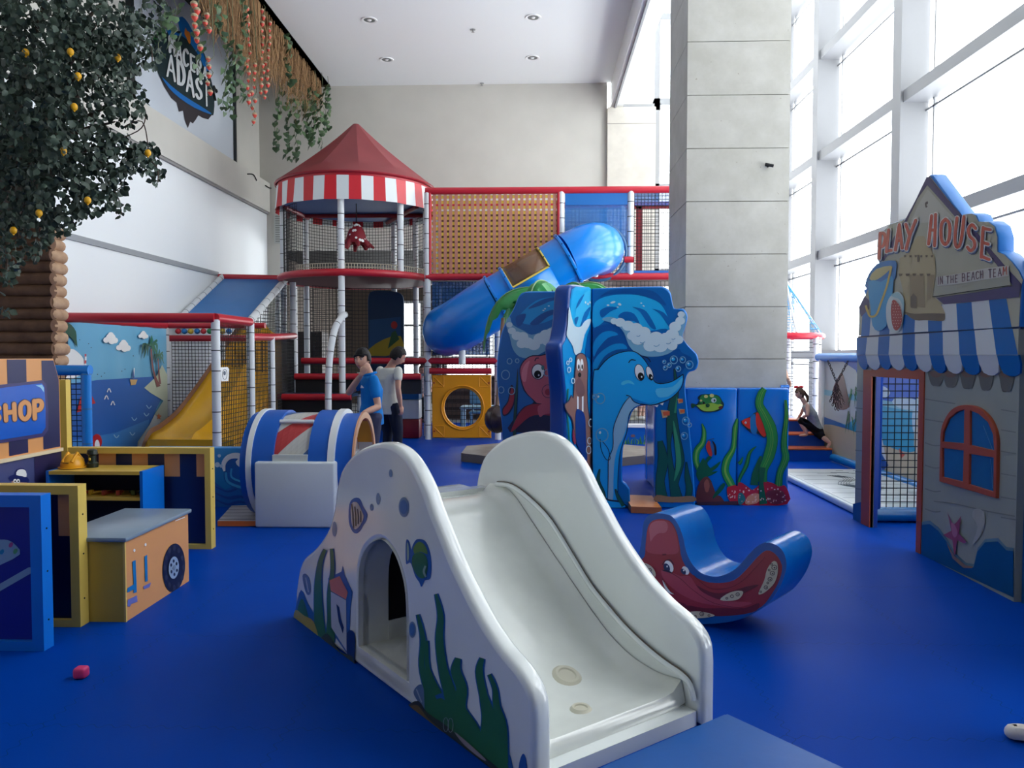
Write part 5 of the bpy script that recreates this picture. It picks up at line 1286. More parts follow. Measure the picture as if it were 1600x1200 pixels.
# blue side piece at the frame edge
mb = MB(); yb = j1.y - .01
mb.box((2.94, yb - 1.3, 0), (3.04, yb, zA), M((20, 92, 150), .35, .4, noise=.08, scale=2)); mb.box((2.94, yb - 1.3, zA + .02), (3.04, yb - .02, 2.0), M((24, 104, 168), .35, .4))
mb.build('side_panel', house)
mb = MB(); mb.tube([(3.0, yb + .04, 2.07), (3.0, yb - 1.2, 2.09)], .07, m_pb, 14); mb.build('side_roll', house)
# ================================================================ TODDLER CORNER behind the play house
m_plank = M((186, 192, 190), .3, .5, c2=(206, 210, 206), scale=2)
t = thing('plank_platform', (3.6, 8.2, 0), 'low pale platform printed with ship planks, behind the play house', 'platform')
mb = MB(); x0, x1, y0, y1 = 3.05, 4.16, 7.0, 9.75
mb.rbox((x0, y0 + .06, 0), (x1, y1, .07), m_plank, .015, 2)
rr = random.Random(2)
m_ln = M((70, 80, 82), .5)
for k in range(9): mb.box((x0 + .02, y0 + .2 + k * .28, .0702), (x1 - .02, y0 + .206 + k * .28, .0712), m_ln)
for k in range(26):
    yy = y0 + .2 + rr.uniform(0, 2.4); xx = x0 + rr.uniform(.15, .9); mb.box((xx, yy, .0702), (xx + rr.uniform(.05, .25), yy + .012, .0714), m_ln)
for k in range(5): mb.tube([V(3.45 + .03 * k + .12 * sin(s * 1.2), 9.2 - s * .16, .0715) for s in range(7)], .003, m_ln, 4)
mb.build('pad', t)
mb = MB(); mb.rbox((x0 - .07, y0 + .2, 0), (x0 - .005, y1, .075), M((206, 212, 216), .35, .4), .025, 3); mb.build('edge_roll', t)
t = thing('soft_steps', (3.7, 11.3, 0), 'blue soft play steps with orange treads beside the windows', 'steps')
for k in range(3):
    y0_, z0_, z1_ = 10.95 + .3 * k, 0, .18 * (k + 1)
    mb = MB(); mb.box((2.9, y0_, 0), (4.17, y0_ + .3, z1_ - .02), M((10, 70, 160), .3, .5)); o = mb.build('step', t)
    mb = MB(); mb.rbox((2.9, y0_ - .012, z1_ - .022), (4.17, y0_ + .3, z1_ + .004), M((196, 96, 50), .35, .4), .006, 1); mb.build('tread', o)
mb = MB(); mb.box((2.9, 11.85, 0), (4.17, 12.55, .52), M((10, 70, 160), .3, .5)); mb.build('landing', t)
# mural fence along the windows
t = thing('mural_fence', (4.25, 9, 0), 'padded fence with a beach mural of sky, sea, palm leaves and hanging chains, along the windows', 'play fence')
t['label'] = 'padded fence with printed beach mural of sea, palm leaves and chains along the windows'
PM = PL((4.22, 0, 0), NX); ya, yb2 = 5.2, 11.5
mb = MB(); mb.box((4.222, ya, .05), (4.26, yb2, 1.44), M((24, 104, 176), .4))
Q = lambda m, pts, l=1, sm=0: mb.face([V(4.222 - .0014 * l - mb.dz(), y, z) for y, z in ([(c.x, c.y) for c in crom([(a, b, 0) for a, b in pts], 4)] if sm else pts)], m)
Q(M((14, 90, 190), .4), [(ya, .9), (yb2, .95), (yb2, 1.43), (ya, 1.43)], 1); Q(M((40, 150, 190), .4), [(ya, .5), (ya, .92), (8.5, .9), (yb2, .97), (yb2, .7), (9.5, .3), (8.2, .12)], 2)
Q(M((120, 180, 200), .4), [(ya, .88), (8.5, .86), (yb2, .92), (yb2, 1.0), (8.5, .93), (ya, .96)], 3)
Q(M((190, 176, 150), .45), [(5.2, .05), (5.2, .25), (6.6, .12), (7.6, .3), (8.3, .55), (8.8, .4), (9.6, .42), (10.6, .5), (yb2, .45), (yb2, .05)], 3, 2)
Q(M((176, 186, 190), .4), [(9.9, .8), (10.3, 1.3), (10.8, 1.43), (yb2, 1.43), (yb2, .6), (10.6, .55)], 3, 0)
for (y, z, a, b) in [(9.6, 1.05, .3, .08), (8.9, .95, .35, .07), (7.9, 1.0, .3, .06), (8.6, .8, .16, .25), (6.4, 1.15, .4, .07)]: Q(M((176, 200, 214), .4), [(y + a * cos(t_), z + b * sin(t_)) for t_ in [k * pi / 6 for k in range(12)]], 4)
mgr = M((40, 120, 70), .4)
for k in range(22):
    y, z = 10.25 + rr.uniform(-.28, .28), .95 + rr.uniform(-.3, .15); a = rr.uniform(-2.6, -.5)
    Q(mgr if k % 2 else M((28, 90, 60), .4), [(y, z), (y + .05, z + .02), (y + .25 * cos(a), z + .28 * sin(a))], 5 + k % 3)
Q(M((96, 50, 56), .4), [(10.5, .8), (10.9, .75), (11.1, .95), (10.95, 1.15), (10.75, 1.25), (10.6, 1.05)], 5, 3)
Q(M((206, 212, 220), .4), [(9.35, .2), (9.55, .62), (9.75, .3)], 6); Q(M((24, 80, 160), .4), [(9.3, .18), (9.5, .3), (9.6, .2), (9.45, .1)], 7)
Q(M((70, 64, 60), .4), [(9.9, .1), (9.95, .4), (10.05, .38), (10.1, .1)], 6); Q(M((196, 80, 60), .4), [(8.9, .36), (9.05, .42), (9.0, .3)], 6)
Q(M((196, 186, 170), .4), [(7.9, .3), (8.0, .9), (8.2, 1.2), (8.55, 1.0), (8.7, .5), (8.4, .3)], 5, 3); Q(M((150, 60, 60), .4), [(8.1, .5), (8.3, .6), (8.35, .45)], 6); Q(m_dark, [(8.1, .3), (8.2, .42), (8.3, .3)], 6)
for (y, z) in ((7.25, 1.2), (7.5, 1.22)): Q(m_white, [(y, z), (y + .04, z + .01), (y + .02, z - .04)], 6)
mb.build('mural_panel', t)
for y in (11.45, 9.95, 8.45, 6.95, 5.3):
    mb = MB(); mb.tube([(4.2, y, 0), (4.2, y, 1.45)], .05, m_white if y > 11 else m_pb, 12); mb.build('post', t)
mb = MB(); mb.tube([(4.2, ya, 1.47), (4.2, 11.6, 1.47)], .06, m_pb, 14); mb.build('top_roll', t)
mb = MB(); mb.tube([(4.17, ya, .06), (4.17, 10.9, .06)], .055, M((16, 116, 180), .3), 14); mb.build('bottom_roll', t)
# hanging chain pair in front of the mural
for k, (ys_, sgn) in enumerate(((11.05, -1), (10.35, 1))):
    mb = MB(); a = V(4.13, ys_, 1.42); b = V(4.13, 10.72, 1.12); n = 9
    for i in range(n):
        c = a.lerp(b, (i + .5) / n); d = (b - a).normalized(); s = V(1, 0, 0) if i % 2 else d.cross(V(1, 0, 0))
        mb.tube([c + d * .034 * cos(q) + s * .014 * sin(q) for q in [x * pi / 5 for x in range(10)]], .005, M((56, 56, 60), .4, metal=.6), 5, closed=True)
    mb.build('chain', None, a, 'dark metal chain hung from the blue roll, %s strand of the pair' % ('left' if k == 0 else 'right'), 'chain', 'chains on the mural fence')
mb = MB(); c0 = V(4.13, 10.72, 1.12); rr = random.Random(8)
for k in range(6):
    y = 10.45 + k * .1; e = V(4.13, y, .72 + abs(k - 2.5) * .05); a = c0
    for i in range(8):
        c = a.lerp(e, (i + .5) / 8); d = (e - a).normalized(); s = V(1, 0, 0) if i % 2 else d.cross(V(1, 0, 0))
        mb.tube([c + d * .03 * cos(q) + s * .013 * sin(q) for q in [x * pi / 4 for x in range(8)]], .005, M((70, 50, 54), .4, metal=.5), 4, closed=True)
mb.build('chain_net', None, c0, 'dark chain net fanning out below the two chains before the mural', 'chain net')
# net gate seen through the doorway
t = thing('net_gate', (3.55, 7.0, 0), 'black net framed by blue rolls seen through the play house doorway', 'net frame')
mb = MB(); mb.tube([(3.0, 6.97, .07), (4.15, 6.97, .07)], .065, M((16, 116, 180), .25), 14); mb.build('bottom_roll', t)
mb = MB(); mb.tube([(3.0, 6.97, 1.47), (4.15, 6.97, 1.47)], .05, m_pb, 14); mb.build('top_roll', t)
mb = MB(); mb.tube([(3.05, 6.97, .07), (3.05, 6.97, 1.47)], .04, M((10, 60, 150), .3), 12); mb.build('post', t)
mb = MB(); net(mb, (3.08, 6.97, .12), (4.13, 6.97, .12), (3.08, 6.97, 1.43), .062, M((14, 22, 34), .8), .0045); mb.build('net', t)
# little red-ringed net tower near the windows
t = thing('net_tower', (4.0, 12.3, 0), 'small net tower with red padded ring and blue net cone behind the column', 'play tower')
rx, ry, rr_ = 4.2, 13.2, .6
mb = MB(); mb.tube([V(rx + rr_ * cos(a), ry + rr_ * sin(a), 1.82) for a in [2 * pi * k / 24 for k in range(24)]], .05, M((214, 40, 60), .3, .5), 10, closed=True); mb.build('ring', t)
for k in range(6):
    a = 2 * pi * (k + .1) / 6; mb = MB(); pad_post(mb, [(rx + rr_ * cos(a), ry + rr_ * sin(a), 0), (rx + rr_ * cos(a), ry + rr_ * sin(a), 1.8)], .045, m_white, m_dark); mb.build('post', t)
mb = MB(); mn = M((60, 160, 210), .6)
for k in range(24):
    a = 2 * pi * k / 24; mb.tube([(rx + rr_ * cos(a), ry + rr_ * sin(a), 1.85), (rx, ry, 2.75)], .005, mn, 4, False)
for j in range(10):
    f = j / 10; mb.tube([V(rx + rr_ * (1 - f) * cos(a), ry + rr_ * (1 - f) * sin(a), 1.85 + .9 * f) for a in [2 * pi * k / 20 for k in range(20)]], .005, mn, 4, closed=True)
mb.build('net_cone', t)
mb = MB()
for k in range(20):
    z = .1 + k * .085; mb.tube([V(rx + rr_ * cos(a), ry + rr_ * sin(a), z) for a in [2 * pi * k / 20 for k in range(20)]], .004, M((90, 90, 96), .7), 4, closed=True)
mb.build('net_wall', t)
for k in range(4):
    a = -pi / 2 + k * pi / 2; mb = MB(); mb.tube([V(rx + rr_ * cos(a), ry + rr_ * sin(a), 1.87), V(rx, ry, 2.78)], .02, m_white, 8); mb.build('roof_bar', t)
# ================================================================ CLIMBING STRUCTURE
m_red = M((188, 36, 52), .35, .5, bump=.05, bscale=12); m_redk = M((120, 20, 34), .5, .4); m_pw = M((222, 226, 228), .4, .4); m_tie = M((40, 42, 46), .6)
m_net = M((26, 28, 32), .8); m_film = glassy('blue_vinyl', (30, 110, 180), .62, .25)
POST = lambda par, path, r=.055, nm='post', step=.26: (lambda mb: (pad_post(mb, path, r, m_pw, m_tie, step), mb.build(nm, par)))(MB())[1]


def rail(par, path, r=.06, nm='rail', m=None, smooth=0):
    mb = MB(); mb.tube(crom(path, smooth, False) if smooth else path, r, m or m_red, 12)
    return mb.build(nm, par)


def NET(par, a, b, c, sp=.06, r=.0045, nm='net', m=None):
    mb = MB(); net(mb, a, b, c, sp, m or m_net, r); return mb.build(nm, par)


# ---- round tower with striped canopy
TX, TY, TR, TZ = -3.38, 14.4, 1.38, 2.91
tw = thing('play_tower', (TX, TY, 0), 'round netted play tower with pink-red cone roof and red and white striped canopy', 'play tower')
cp = lambda a, r=TR, z=0: V(TX + r * cos(a), TY + r * sin(a), z)
fr = [Y_ for Y_ in ()]
A_ = lambda d: radians(d)
for k, d in enumerate((-88, -43, -9, 188, 150, 118, 70, 45, 20)):
    POST(tw, [cp(A_(d), TR - .03, 0 if d in (-88, -9, 150, 118, 70, 45, 188) else TZ), cp(A_(d), TR - .03, 4.5)])
rail(tw, [cp(A_(k * 10), TR, TZ) for k in range(37)], .065, 'platform_ring')
rail(tw, [cp(A_(k * 10), TR + .0, 4.57) for k in range(37)], .055, 'eave_ring')
mb = MB(); mb.lathe((TX, TY, TZ - .05), [(0, 0), (TR - .05, 0), (TR - .05, .04), (0, .04)], M((96, 30, 36), .6), 40); mb.build('platform', tw)
mb = MB(); n = 44     # striped valance, slightly gathered
for k in range(n):
    a, b = A_(360 * k / n), A_(360 * (k + 1) / n); m = (M((206, 34, 48), .3, .5, bump=.15, bscale=14), M((226, 232, 234), .35))[k % 2]
    r1, r2 = TR + .06, TR + .09
    q = [cp(a, r1, 4.54), cp(b, r1, 4.54), cp(b, r2 + .02 * sin(k * 2.1), 4.13), cp(a, r2 + .02 * sin(k * 2.1 - 2.1), 4.13)]
    mb.add(q + [p + V(0, 0, 0) - (p - V(TX, TY, p.z)).normalized() * .006 for p in q], [(0, 3, 2, 1), (4, 5, 6, 7)], m, True)
mb.build('striped_valance', tw)
# cone roof with tent folds
m_roof = M((150, 66, 70), .5, .4, noise=.06, scale=2)
mb = MB(); ns, nr = 24, 8; vs = []
for j in range(nr + 1):
    t = j / nr
    for k in range(ns):
        a = 2 * pi * k / ns; f = (1.0 + .035 * (1 if k % 2 else -1) * sin(t * pi))
        vs.append(cp(a, (TR + .09) * (1 - t) * f + .06 * t, 4.62 + 1.18 * t - .06 * sin(t * pi)))
fs = [(j * ns + k, j * ns + (k + 1) % ns, (j + 1) * ns + (k + 1) % ns, (j + 1) * ns + k) for j in range(nr) for k in range(ns)]
mb.add(vs, fs, m_roof, True); mb.add(vs[-ns:], [list(range(ns))], m_roof); mb.lathe((TX, TY, 4.6), [(TR + .09, .02), (TR + .1, 0), (TR + .08, -.02)], M((150, 30, 44), .4), 48)
mb.build('cone_roof', tw, sharp=12)
mb = MB(); mb.lathe((TX, TY, 4.22), [(0, 0), (TR - .08, 0), (TR - .08, .03), (0, .03)], M((24, 70, 130), .6), 36)
mb.tube([cp(A_(160), TR - .1, 4.19), cp(A_(20), TR - .1, 4.19)], .04, m_redk, 8); mb.tube([cp(A_(75), TR - .1, 4.19), cp(A_(-20), TR - .1, 4.19)], .04, m_redk, 8); mb.tube([cp(A_(150), TR - .1, 4.19), cp(A_(200), TR - .1, 4.19)], .04, m_redk, 8)
mb.build('inner_ceiling', tw)


def cyl_net(par, d0, d1, z0, z1, sp=.06, r=TR - .06, rad=.0045, m=None):
    mb = MB(); n = int((d1 - d0) * pi / 180 * r / sp)
    for k in range(n + 1): a = A_(d0 + (d1 - d0) * k / n); mb.tube([cp(a, r, z0), cp(a, r, z1)], rad, m or m_net, 4, False, smooth=False)
    q = int((z1 - z0) / sp)
    for j in range(q + 1): z = z0 + (z1 - z0) * j / q; mb.tube([cp(A_(d0 + (d1 - d0) * k / 24), r, z) for k in range(25)], rad, m or m_net, 4, False, smooth=False)
    return mb.build('net', par)


cyl_net(tw, 0, 200, TZ, 4.2); cyl_net(tw, 200, 232, TZ, 4.15)
cyl_net(tw, 232, 352, TZ + .03, TZ + .16, .05, TR - .04, .006, M((176, 170, 150), .6))
# rear lower net drapes of the tower
NET(tw, (-4.6, 15.5, 0), (-2.1, 15.5, 0), (-4.6, 15.5, 2.85), .075)
# curved entry pole
POST(tw, crom([(-3.44, 12.55, 0), (-3.44, 12.55, .9), (-3.42, 12.6, 1.5), (-3.37, 12.75, 1.95), (-3.29, 12.95, 2.16), (-3.27, 13.03, 2.19)], 5, False), .055, 'curved_post')
# spotted hanging toy
p = atY(557, 368, 13.8); t = thing('hanging_toy', (p.x, p.y, p.z - .22), 'dark red white-spotted octopus plush hanging inside the tower under the canopy', 'plush toy')
m_spt = M((130, 16, 34), .6)
mb = MB(); bell = [(.0, .2), (.06, .185), (.105, .14), (.14, .08), (.165, .0), (.19, -.08), (.21, -.14), (.17, -.15), (0, -.15)]
mb.lathe(p, bell, m_spt, 24)
for k in range(8):
    a = 2 * pi * k / 8 + .3; mb.tube(crom([p + V(.14 * cos(a), .14 * sin(a), -.1), p + V(.21 * cos(a), .19 * sin(a), -.15), p + V(.27 * cos(a), .22 * sin(a), -.19 - .03 * (k % 3)), p + V(.32 * cos(a), .24 * sin(a), -.22 + .03 * (k % 2))], 3, False), [.05, .05, .05, .045, .04, .035, .03, .025, .02, .012], m_spt, 10)
for k in range(46):
    th = k * 2.399; i = R.uniform(.6, 5.6); j = int(i); f_ = i - j; r0 = bell[j][0] + (bell[j + 1][0] - bell[j][0]) * f_; z0 = bell[j][1] + (bell[j + 1][1] - bell[j][1]) * f_
    tg_ = V((bell[j + 1][0] - bell[j][0]) * cos(th), (bell[j + 1][0] - bell[j][0]) * sin(th), bell[j + 1][1] - bell[j][1]).normalized(); tt_ = V(-sin(th), cos(th), 0); nn = tt_.cross(tg_); nn = nn if nn.dot(V(cos(th), sin(th), .2)) > 0 else -nn
    r = R.uniform(.016, .03); c_ = p + V(r0 * cos(th), r0 * sin(th), z0) + nn * .006
    mb.face([c_ + tg_ * r * cos(s) + tt_ * r * sin(s) for s in [q * pi / 6 for q in range(12)]], m_white)
mb.build('body', t); mb = MB(); mb.tube([p + V(0, 0, .2), V(p.x, p.y, 4.22)], .008, m_dark, 6); mb.build('cord', t)
# ---- bridge with woven lattice
br = thing('lattice_bridge', (0, 14.2, 0), 'raised play bridge with woven yellow and red strap lattice, red padded rails and blue panels', 'play bridge')
YF, YR, Z0, Z1 = 13.6, 14.95, 2.88, 4.39
for (u, z0, z1) in ((668, 0, 4.39), (877, 0, 4.39), (985, 2.88, 4.39), (778, 0, 2.88)):
    x = atY(u, 430, YF).x; POST(br, [(x, YF, z0), (x, YF, z1 - .02)])
for x in (-1.91, -.78, .43, 1.64, 3.2): POST(br, [(x, YR, 0), (x, YR, 4.37)])
for (x, z0) in ((3.2, 0),): POST(br, [(x, YF, z0), (x, YF, 4.37)])
for z, nm in ((Z1, 'top_rail'), (Z0, 'floor_rail')):
    rail(br, [(-1.97, YF, z), (3.25, YF, z)], .062, nm); rail(br, [(-1.97, YR, z), (3.25, YR, z)], .062, nm)
rail(br, [(-1.89, YF - .02, Z0 + .05), (-1.89, YF - .02, Z1)], .028, 'corner_trim')
x9 = atY(880, 300, YF).x; rail(br, [(x9 - .08, YF - .02, Z0 + .05), (x9 - .08, YF - .02, Z1)], .03, 'corner_trim')
mb = MB(); mb.box((-1.95, YF + .02, Z0 - .06), (3.25, YR - .02, Z0 - .01), M((110, 84, 76), .6)); mb.build('deck', br)
m_sy, m_sr = M((222, 180, 72), .5, .4), M((190, 130, 112), .5, .4)


def lattice(y, x0, x1, par, m1, m2):
    mb = MB(); nx, nz = 23, 15; w = (x1 - x0) / nx; h = (Z1 - Z0 - .12) / nz
    for i in range(nx):
        x = x0 + (i + .5) * w; pts = []
        for j in range(nz + 1): pts.append((x, y - .004 + (.003 if (i + j) % 2 else -.003), Z0 + .06 + j * h))
        for a, b in zip(pts, pts[1:]): mb.add([(a[0] - w * .29, a[1], a[2]), (a[0] + w * .29, a[1], a[2]), (b[0] + w * .29, b[1], b[2]), (b[0] - w * .29, b[1], b[2])], [(0, 1, 2, 3)], m2)
    for j in range(nz):
        z = Z0 + .06 + (j + .5) * h; pts = [(x0 + i * w, y + .004, z) for i in range(nx + 1)]
        for a, b in zip(pts, pts[1:]): mb.add([(a[0], a[1], a[2] - h * .30), (b[0], b[1], b[2] - h * .30), (b[0], b[1], b[2] + h * .30), (a[0], a[1], a[2] + h * .30)], [(0, 1, 2, 3)], m1)
    return mb.build('strap_lattice', par, solid=.003)


lattice(YF, -1.86, x9 - .1, br, m_sy, m_sr); mb = MB(); mb.box((-1.86, YR - .1, Z0 + .05), (.38, YR - .08, Z1 - .12), M((96, 66, 42), .6)); mb.build('rear_panel', br)
# tube opening panel: blue film round a net, circular hole for the slide
xa, xb = .49, 1.58; hc = V(1.07, YF, 3.30)
mb = MB()
def rim_pts(r, n=28): return [hc + V(r * cos(2 * pi * k / n), 0, r * sin(2 * pi * k / n)) for k in range(n)]
plate(mb, [V(xa, YF, Z0 + .05), V(xb, YF, Z0 + .05), V(xb, YF, Z1 - .05), V(xa, YF, Z1 - .05)], [rim_pts(.47)], (0, -1, 0), .006, .001, m_film, 1)
mb.box((xa, YF - .012, Z1 - .26), (xb, YF - .006, Z1 - .06), M((28, 104, 176), .35)); mb.build('tube_panel', br)
mb = MB(); net(mb, (xa, YF + .03, Z0 + .05), (xb, YF + .03, Z0 + .05), (xa, YF + .03, Z1 - .2), .06, m_net, .004); mb.build('net', br)
mb = MB(); mb.tube([V(p.x, YF - .03, p.z) for p in rim_pts(.49)], .03, M((60, 96, 130), .4), 8, closed=True); mb.build('tube_collar', br)
rail(br, [(1.52, YF - .05, 3.17), (1.68, YF - .05, 3.17)], .055, 'stub_rail')
# red-framed net bay
xc, xd = 1.70, 3.15
mb = MB(); net(mb, (xc, YF, Z0 + .05), (xd, YF, Z0 + .05), (xc, YF, Z1 - .05), .06, m_net, .004); mb.build('net', br)
mb = MB(); mb.box((xc, YF + .01, Z1 - .28), (xd, YF + .02, Z1 - .06), m_film); mb.build('blue_band', br)
for (a, b) in (((xc + .03, YF + .01, Z0 + .06), (xc + .14, YF + .02, Z1 - .28)), ((xc, YF + .01, Z1 - .33), (xd, YF + .02, Z1 - .27)), ((xc, YF - .01, Z0 + .06), (xd, YF + .0, Z0 + .1))):
    mb = MB(); mb.box(a, b, m_redk if a[2] > 4 or a[0] > xc else M((24, 90, 170), .4)); mb.build('frame_strip', br)
NET(br, (.49, YR, Z0), (3.15, YR, Z0), (.49, YR, Z1), .08)
# lower bays
NET(br, (-1.86, YF, 1.45), (-.84, YF, 1.45), (-1.86, YF, 2.8), .06); NET(br, (-1.9, YR, 0), (3.1, YR, 0), (-1.9, YR, 2.8), .08)
mb = MB(); mb.box((-1.86, YF + .05, 1.5), (-.84, YF + .056, 2.8), m_film); mb.build('blue_film', br)
mb = MB(); mb.box((-1.86, YR + .05, 1.5), (-.84, YR + .056, 2.5), m_film); mb.build('blue_film', br)
NET(br, (.49, YF, 1.45), (3.15, YF, 1.45), (.49, YF, 2.8), .07); NET(br, (-.72, YF, 1.45), (.37, YF, 1.45), (-.72, YF, 2.8), .07)
rail(br, [(-4.2, YF, 1.40), (3.2, YF, 1.40)], .055, 'mid_rail'); rail(br, [(-1.9, YF - .05, 1.22), (-.8, YF - .05, 1.22)], .055, 'short_rail')
mb = MB(); mb.box((-4.2, YF + .03, 1.33), (3.2, YR, 1.39), M((70, 76, 84), .6)); mb.build('mid_deck', br)
NET(br, (-1.86, YF, 1.24), (-.84, YF, 1.24), (-1.86, YF, 1.4), .05)
# yellow crawl panel with the round hole
mb = MB(); x0, x1 = -1.86, -.81; z0, z1 = .03, 1.15; cxm, czm = (x0 + x1) / 2 + .02, (z0 + z1) / 2 - .02; m_cy = M((226, 150, 20), .4, .4)
hole = [V(cxm + .33 * cos(a), YF - .05, czm + .345 * sin(a)) for a in [2 * pi * k / 36 for k in range(36)]]
plate(mb, [V(x0, YF - .05, z0), V(x1, YF - .05, z0), V(x1, YF - .05, z1), V(x0, YF - .05, z1)], [hole], (0, -1, 0), .08, .015, m_cy, 2)
mb.tube([V(p.x * 1.0, YF - .055, p.z) for p in [V(cxm + .375 * cos(a), 0, czm + .39 * sin(a)) for a in [2 * pi * k / 36 for k in range(36)]]], .014, m_cy, 6, closed=True)
for sx in (0, 1):
    for sz_ in (0, 1):
        bx = x0 + .02 if sx == 0 else x1 - .21; bz = z0 + .02 if sz_ == 0 else z1 - .21
        for (a, b) in (((bx, bz), (bx + .19, bz)), ((bx, bz + .19), (bx + .19, bz + .19)), ((bx, bz), (bx, bz + .19)), ((bx + .19, bz), (bx + .19, bz + .19)), ((bx, bz + .19), (bx + .19, bz)) if sx == sz_ or 1 else 0):
            mb.tube([(a[0], YF - .052, a[1]), (b[0], YF - .052, b[1])], .008, m_cy, 6)
        mb.tube([(x0 + .04 if sx == 0 else x1 - .04, YF - .06, z0 + .12 if sz_ == 0 else z1 - .14), (x0 + .04 if sx == 0 else x1 - .04, YF - .05, z0 + .12 if sz_ == 0 else z1 - .14)], .016, M((150, 30, 30), .5), 8)
o = mb.build('crawl_panel', br); o['label'] = 'yellow panel with a round crawl hole'
# red, white and blue padded block pillar
for k, (c, z, w) in enumerate((((128, 22, 34), .27, 'red'), ((206, 212, 214), .62, 'white'), ((40, 100, 150), .97, 'blue'))):
    mb = MB(); mb.rbox((-2.48, 13.75, z - .27 + .0), (-2.12, 14.1, z + .075), M(c, .4), .02, 2)
    mb.build('padded_block', None, (-2.3, 13.9, z - .27), '%s padded cube, %s in the stack beside the man' % (w, ('lowest', 'middle one', 'topmost')[k]), 'block', 'stacked padded cubes')
# ---- stepped decks below the tower
sd = thing('stepped_deck', (-3.8, 13.3, 0), 'three dark play steps with red padded edges under the round tower', 'steps')
for k, (xa_, xb_, y, z, yb_) in enumerate(((-4.2, -2.0, 13.2, 1.13, 13.55), (-4.42, -3.1, 12.72, .80, 13.2), (-4.4, -3.1, 12.45, .40, 12.72))):
    rail(sd, [(xa_, y, z), (xb_, y, z)], .055, 'edge_roll')
    mb = MB(); mb.box((xa_, y, z), (xb_, yb_, z + .05), M((22, 52, 84), .5)); mb.box((xa_, y + .02, z - .3), (xb_, y + .05, z), M((18, 22, 32), .7)); mb.build('step', sd)
POST(sd, [(-4.40, 12.62, 0), (-4.40, 12.62, .9)]); POST(sd, [(-3.08, 13.3, 0), (-3.08, 13.3, 1.2)])
# ---- mural board inside
t = thing('mural_board', (-3.0, 15.2, 0), 'dark blue beach-print board with rounded top behind the netting of the tower', 'panel')
mb = MB(); plate(mb, [V(-3.36, 15.2, 0), V(-2.64, 15.2, 0)] + crom([V(-2.64, 15.2, 2.55), V(-2.7, 15.2, 2.72), V(-3.0, 15.2, 2.78), V(-3.3, 15.2, 2.76), V(-3.36, 15.2, 2.6)], 3, False), [], (0, -1, 0), .06, .01, M((20, 60, 96), .5), 1)
PB = PL((0, 15.2, 0), (0, -1, 0)); art(mb, PB, M((24, 80, 130), .5), [(577, 500), (626, 495), (626, 535), (577, 545)], 1, 0); art(mb, PB, M((170, 150, 40), .5), [(577, 545), (600, 530), (626, 525), (627, 552), (577, 556)], 2, 2)
art(mb, PB, M((180, 50, 50), .5), ell(616, 508, 5, 6), 3); art(mb, PB, M((40, 90, 60), .5), [(606, 545), (612, 520), (618, 516), (624, 530)], 3)
mb.build('board', t)
# ---- blue tube slide
ts = thing('tube_slide', (0, 13.2, 0), 'blue enclosed tube slide with clear brown window strip, dropping left from the bridge', 'tube slide')
m_tub = M((0, 128, 226), .28, .5, coat=.3)
path = crom([(1.07, 13.75, 3.32), (1.05, 13.35, 3.33), (.86, 13.02, 3.26), (.52, 12.94, 3.10)], 5, False)


def tubepart(name, pts, r, m=None, par=None, n=28):
    mb = MB(); mb.tube(pts, r, m or m_tub, n, caps=False); return mb.build(name, par or ts)


p_a, p_b, p_c = V(.52, 12.94, 3.10), V(-.66, 12.94, 2.42), V(-.96, 12.98, 2.24)
tubepart('upper_elbow', path, .44)
d = (p_b - p_a).normalized()
tubepart('straight_section', [p_a, p_a + d * .36], .425); 
# middle section with a see-through window on its upper side
w0, w1 = p_a + d * .36, p_a + d * 1.05; s_ = V(0, 1, 0); u_ = s_.cross(d).normalized(); u_ = u_ if u_.z > 0 else -u_
def arc(a0, a1, m, nm, r=.425, ends=(w0, w1), n=20):
    mb = MB(); vs = []
    for q in ends:
        for k in range(n + 1):
            a = radians(a0 + (a1 - a0) * k / n); vs.append(q - s_ * r * cos(a) + u_ * r * sin(a))
    mb.add(vs, [(k, k + 1, n + 2 + k, n + 1 + k) for k in range(n)], m, True); return mb.build(nm, ts, solid=.006)
arc(-240, 5, m_tub, 'window_section'); arc(5, 120, glassy('brown_window', (120, 90, 70), .72, .12), 'clear_window')
m_ye = M((226, 200, 90), .4)
for (q, a0, a1) in ((w0, 3, 122), (w1, 3, 122)):
    mb = MB(); mb.tube([q - s_ * .43 * cos(radians(a)) + u_ * .43 * sin(radians(a)) for a in range(a0, a1, 8)], .016, m_ye, 6)
    for a in range(a0, a1, 24): mb.sphere(q - s_ * .447 * cos(radians(a)) + u_ * .447 * sin(radians(a)), .012, m_dark, 8, 5)
    mb.build('window_frame', ts)
for a in (3, 121):
    mb = MB(); o_ = -s_ * .43 * cos(radians(a)) + u_ * .43 * sin(radians(a)); mb.tube([w0 + o_, w1 + o_], .016, m_ye, 6); mb.build('window_frame', ts)
tubepart('straight_section', [w1, p_b], .425)
tubepart('lower_elbow', crom([p_b, p_c, (-1.22, 13.06, 2.08), (-1.42, 13.22, 1.98), (-1.55, 13.46, 1.95), (-1.6, 13.75, 1.93)], 5, False), .45)
for q in (p_a, w1 + d * .02, p_b):
    mb = MB(); mb.tube([q - d * .025, q - d * .002, q + d * .002, q + d * .025], [.465, .47, .47, .465], m_tub, 32)
    for k in range(12):
        a = 2 * pi * k / 12; o_ = -s_ * .472 * cos(a) + u_ * .472 * sin(a); mb.sphere(q + o_, .011, M((10, 40, 80), .4), 6, 4)
    mb.build('joint_flange', ts)
mb = MB(); x = atY(722, 545, 13.1).x; mb.tube([(x, 13.1, 1.35), (x, 13.1, 1.66)], .06, m_pw, 12); mb.build('support_post', ts)
mb = MB(); x = atY(932, 430, 13.1).x; mb.tube([(x, 13.3, 2.86), (x, 13.2, 3.0)], .045, m_pw, 12); mb.build('support_post', ts)
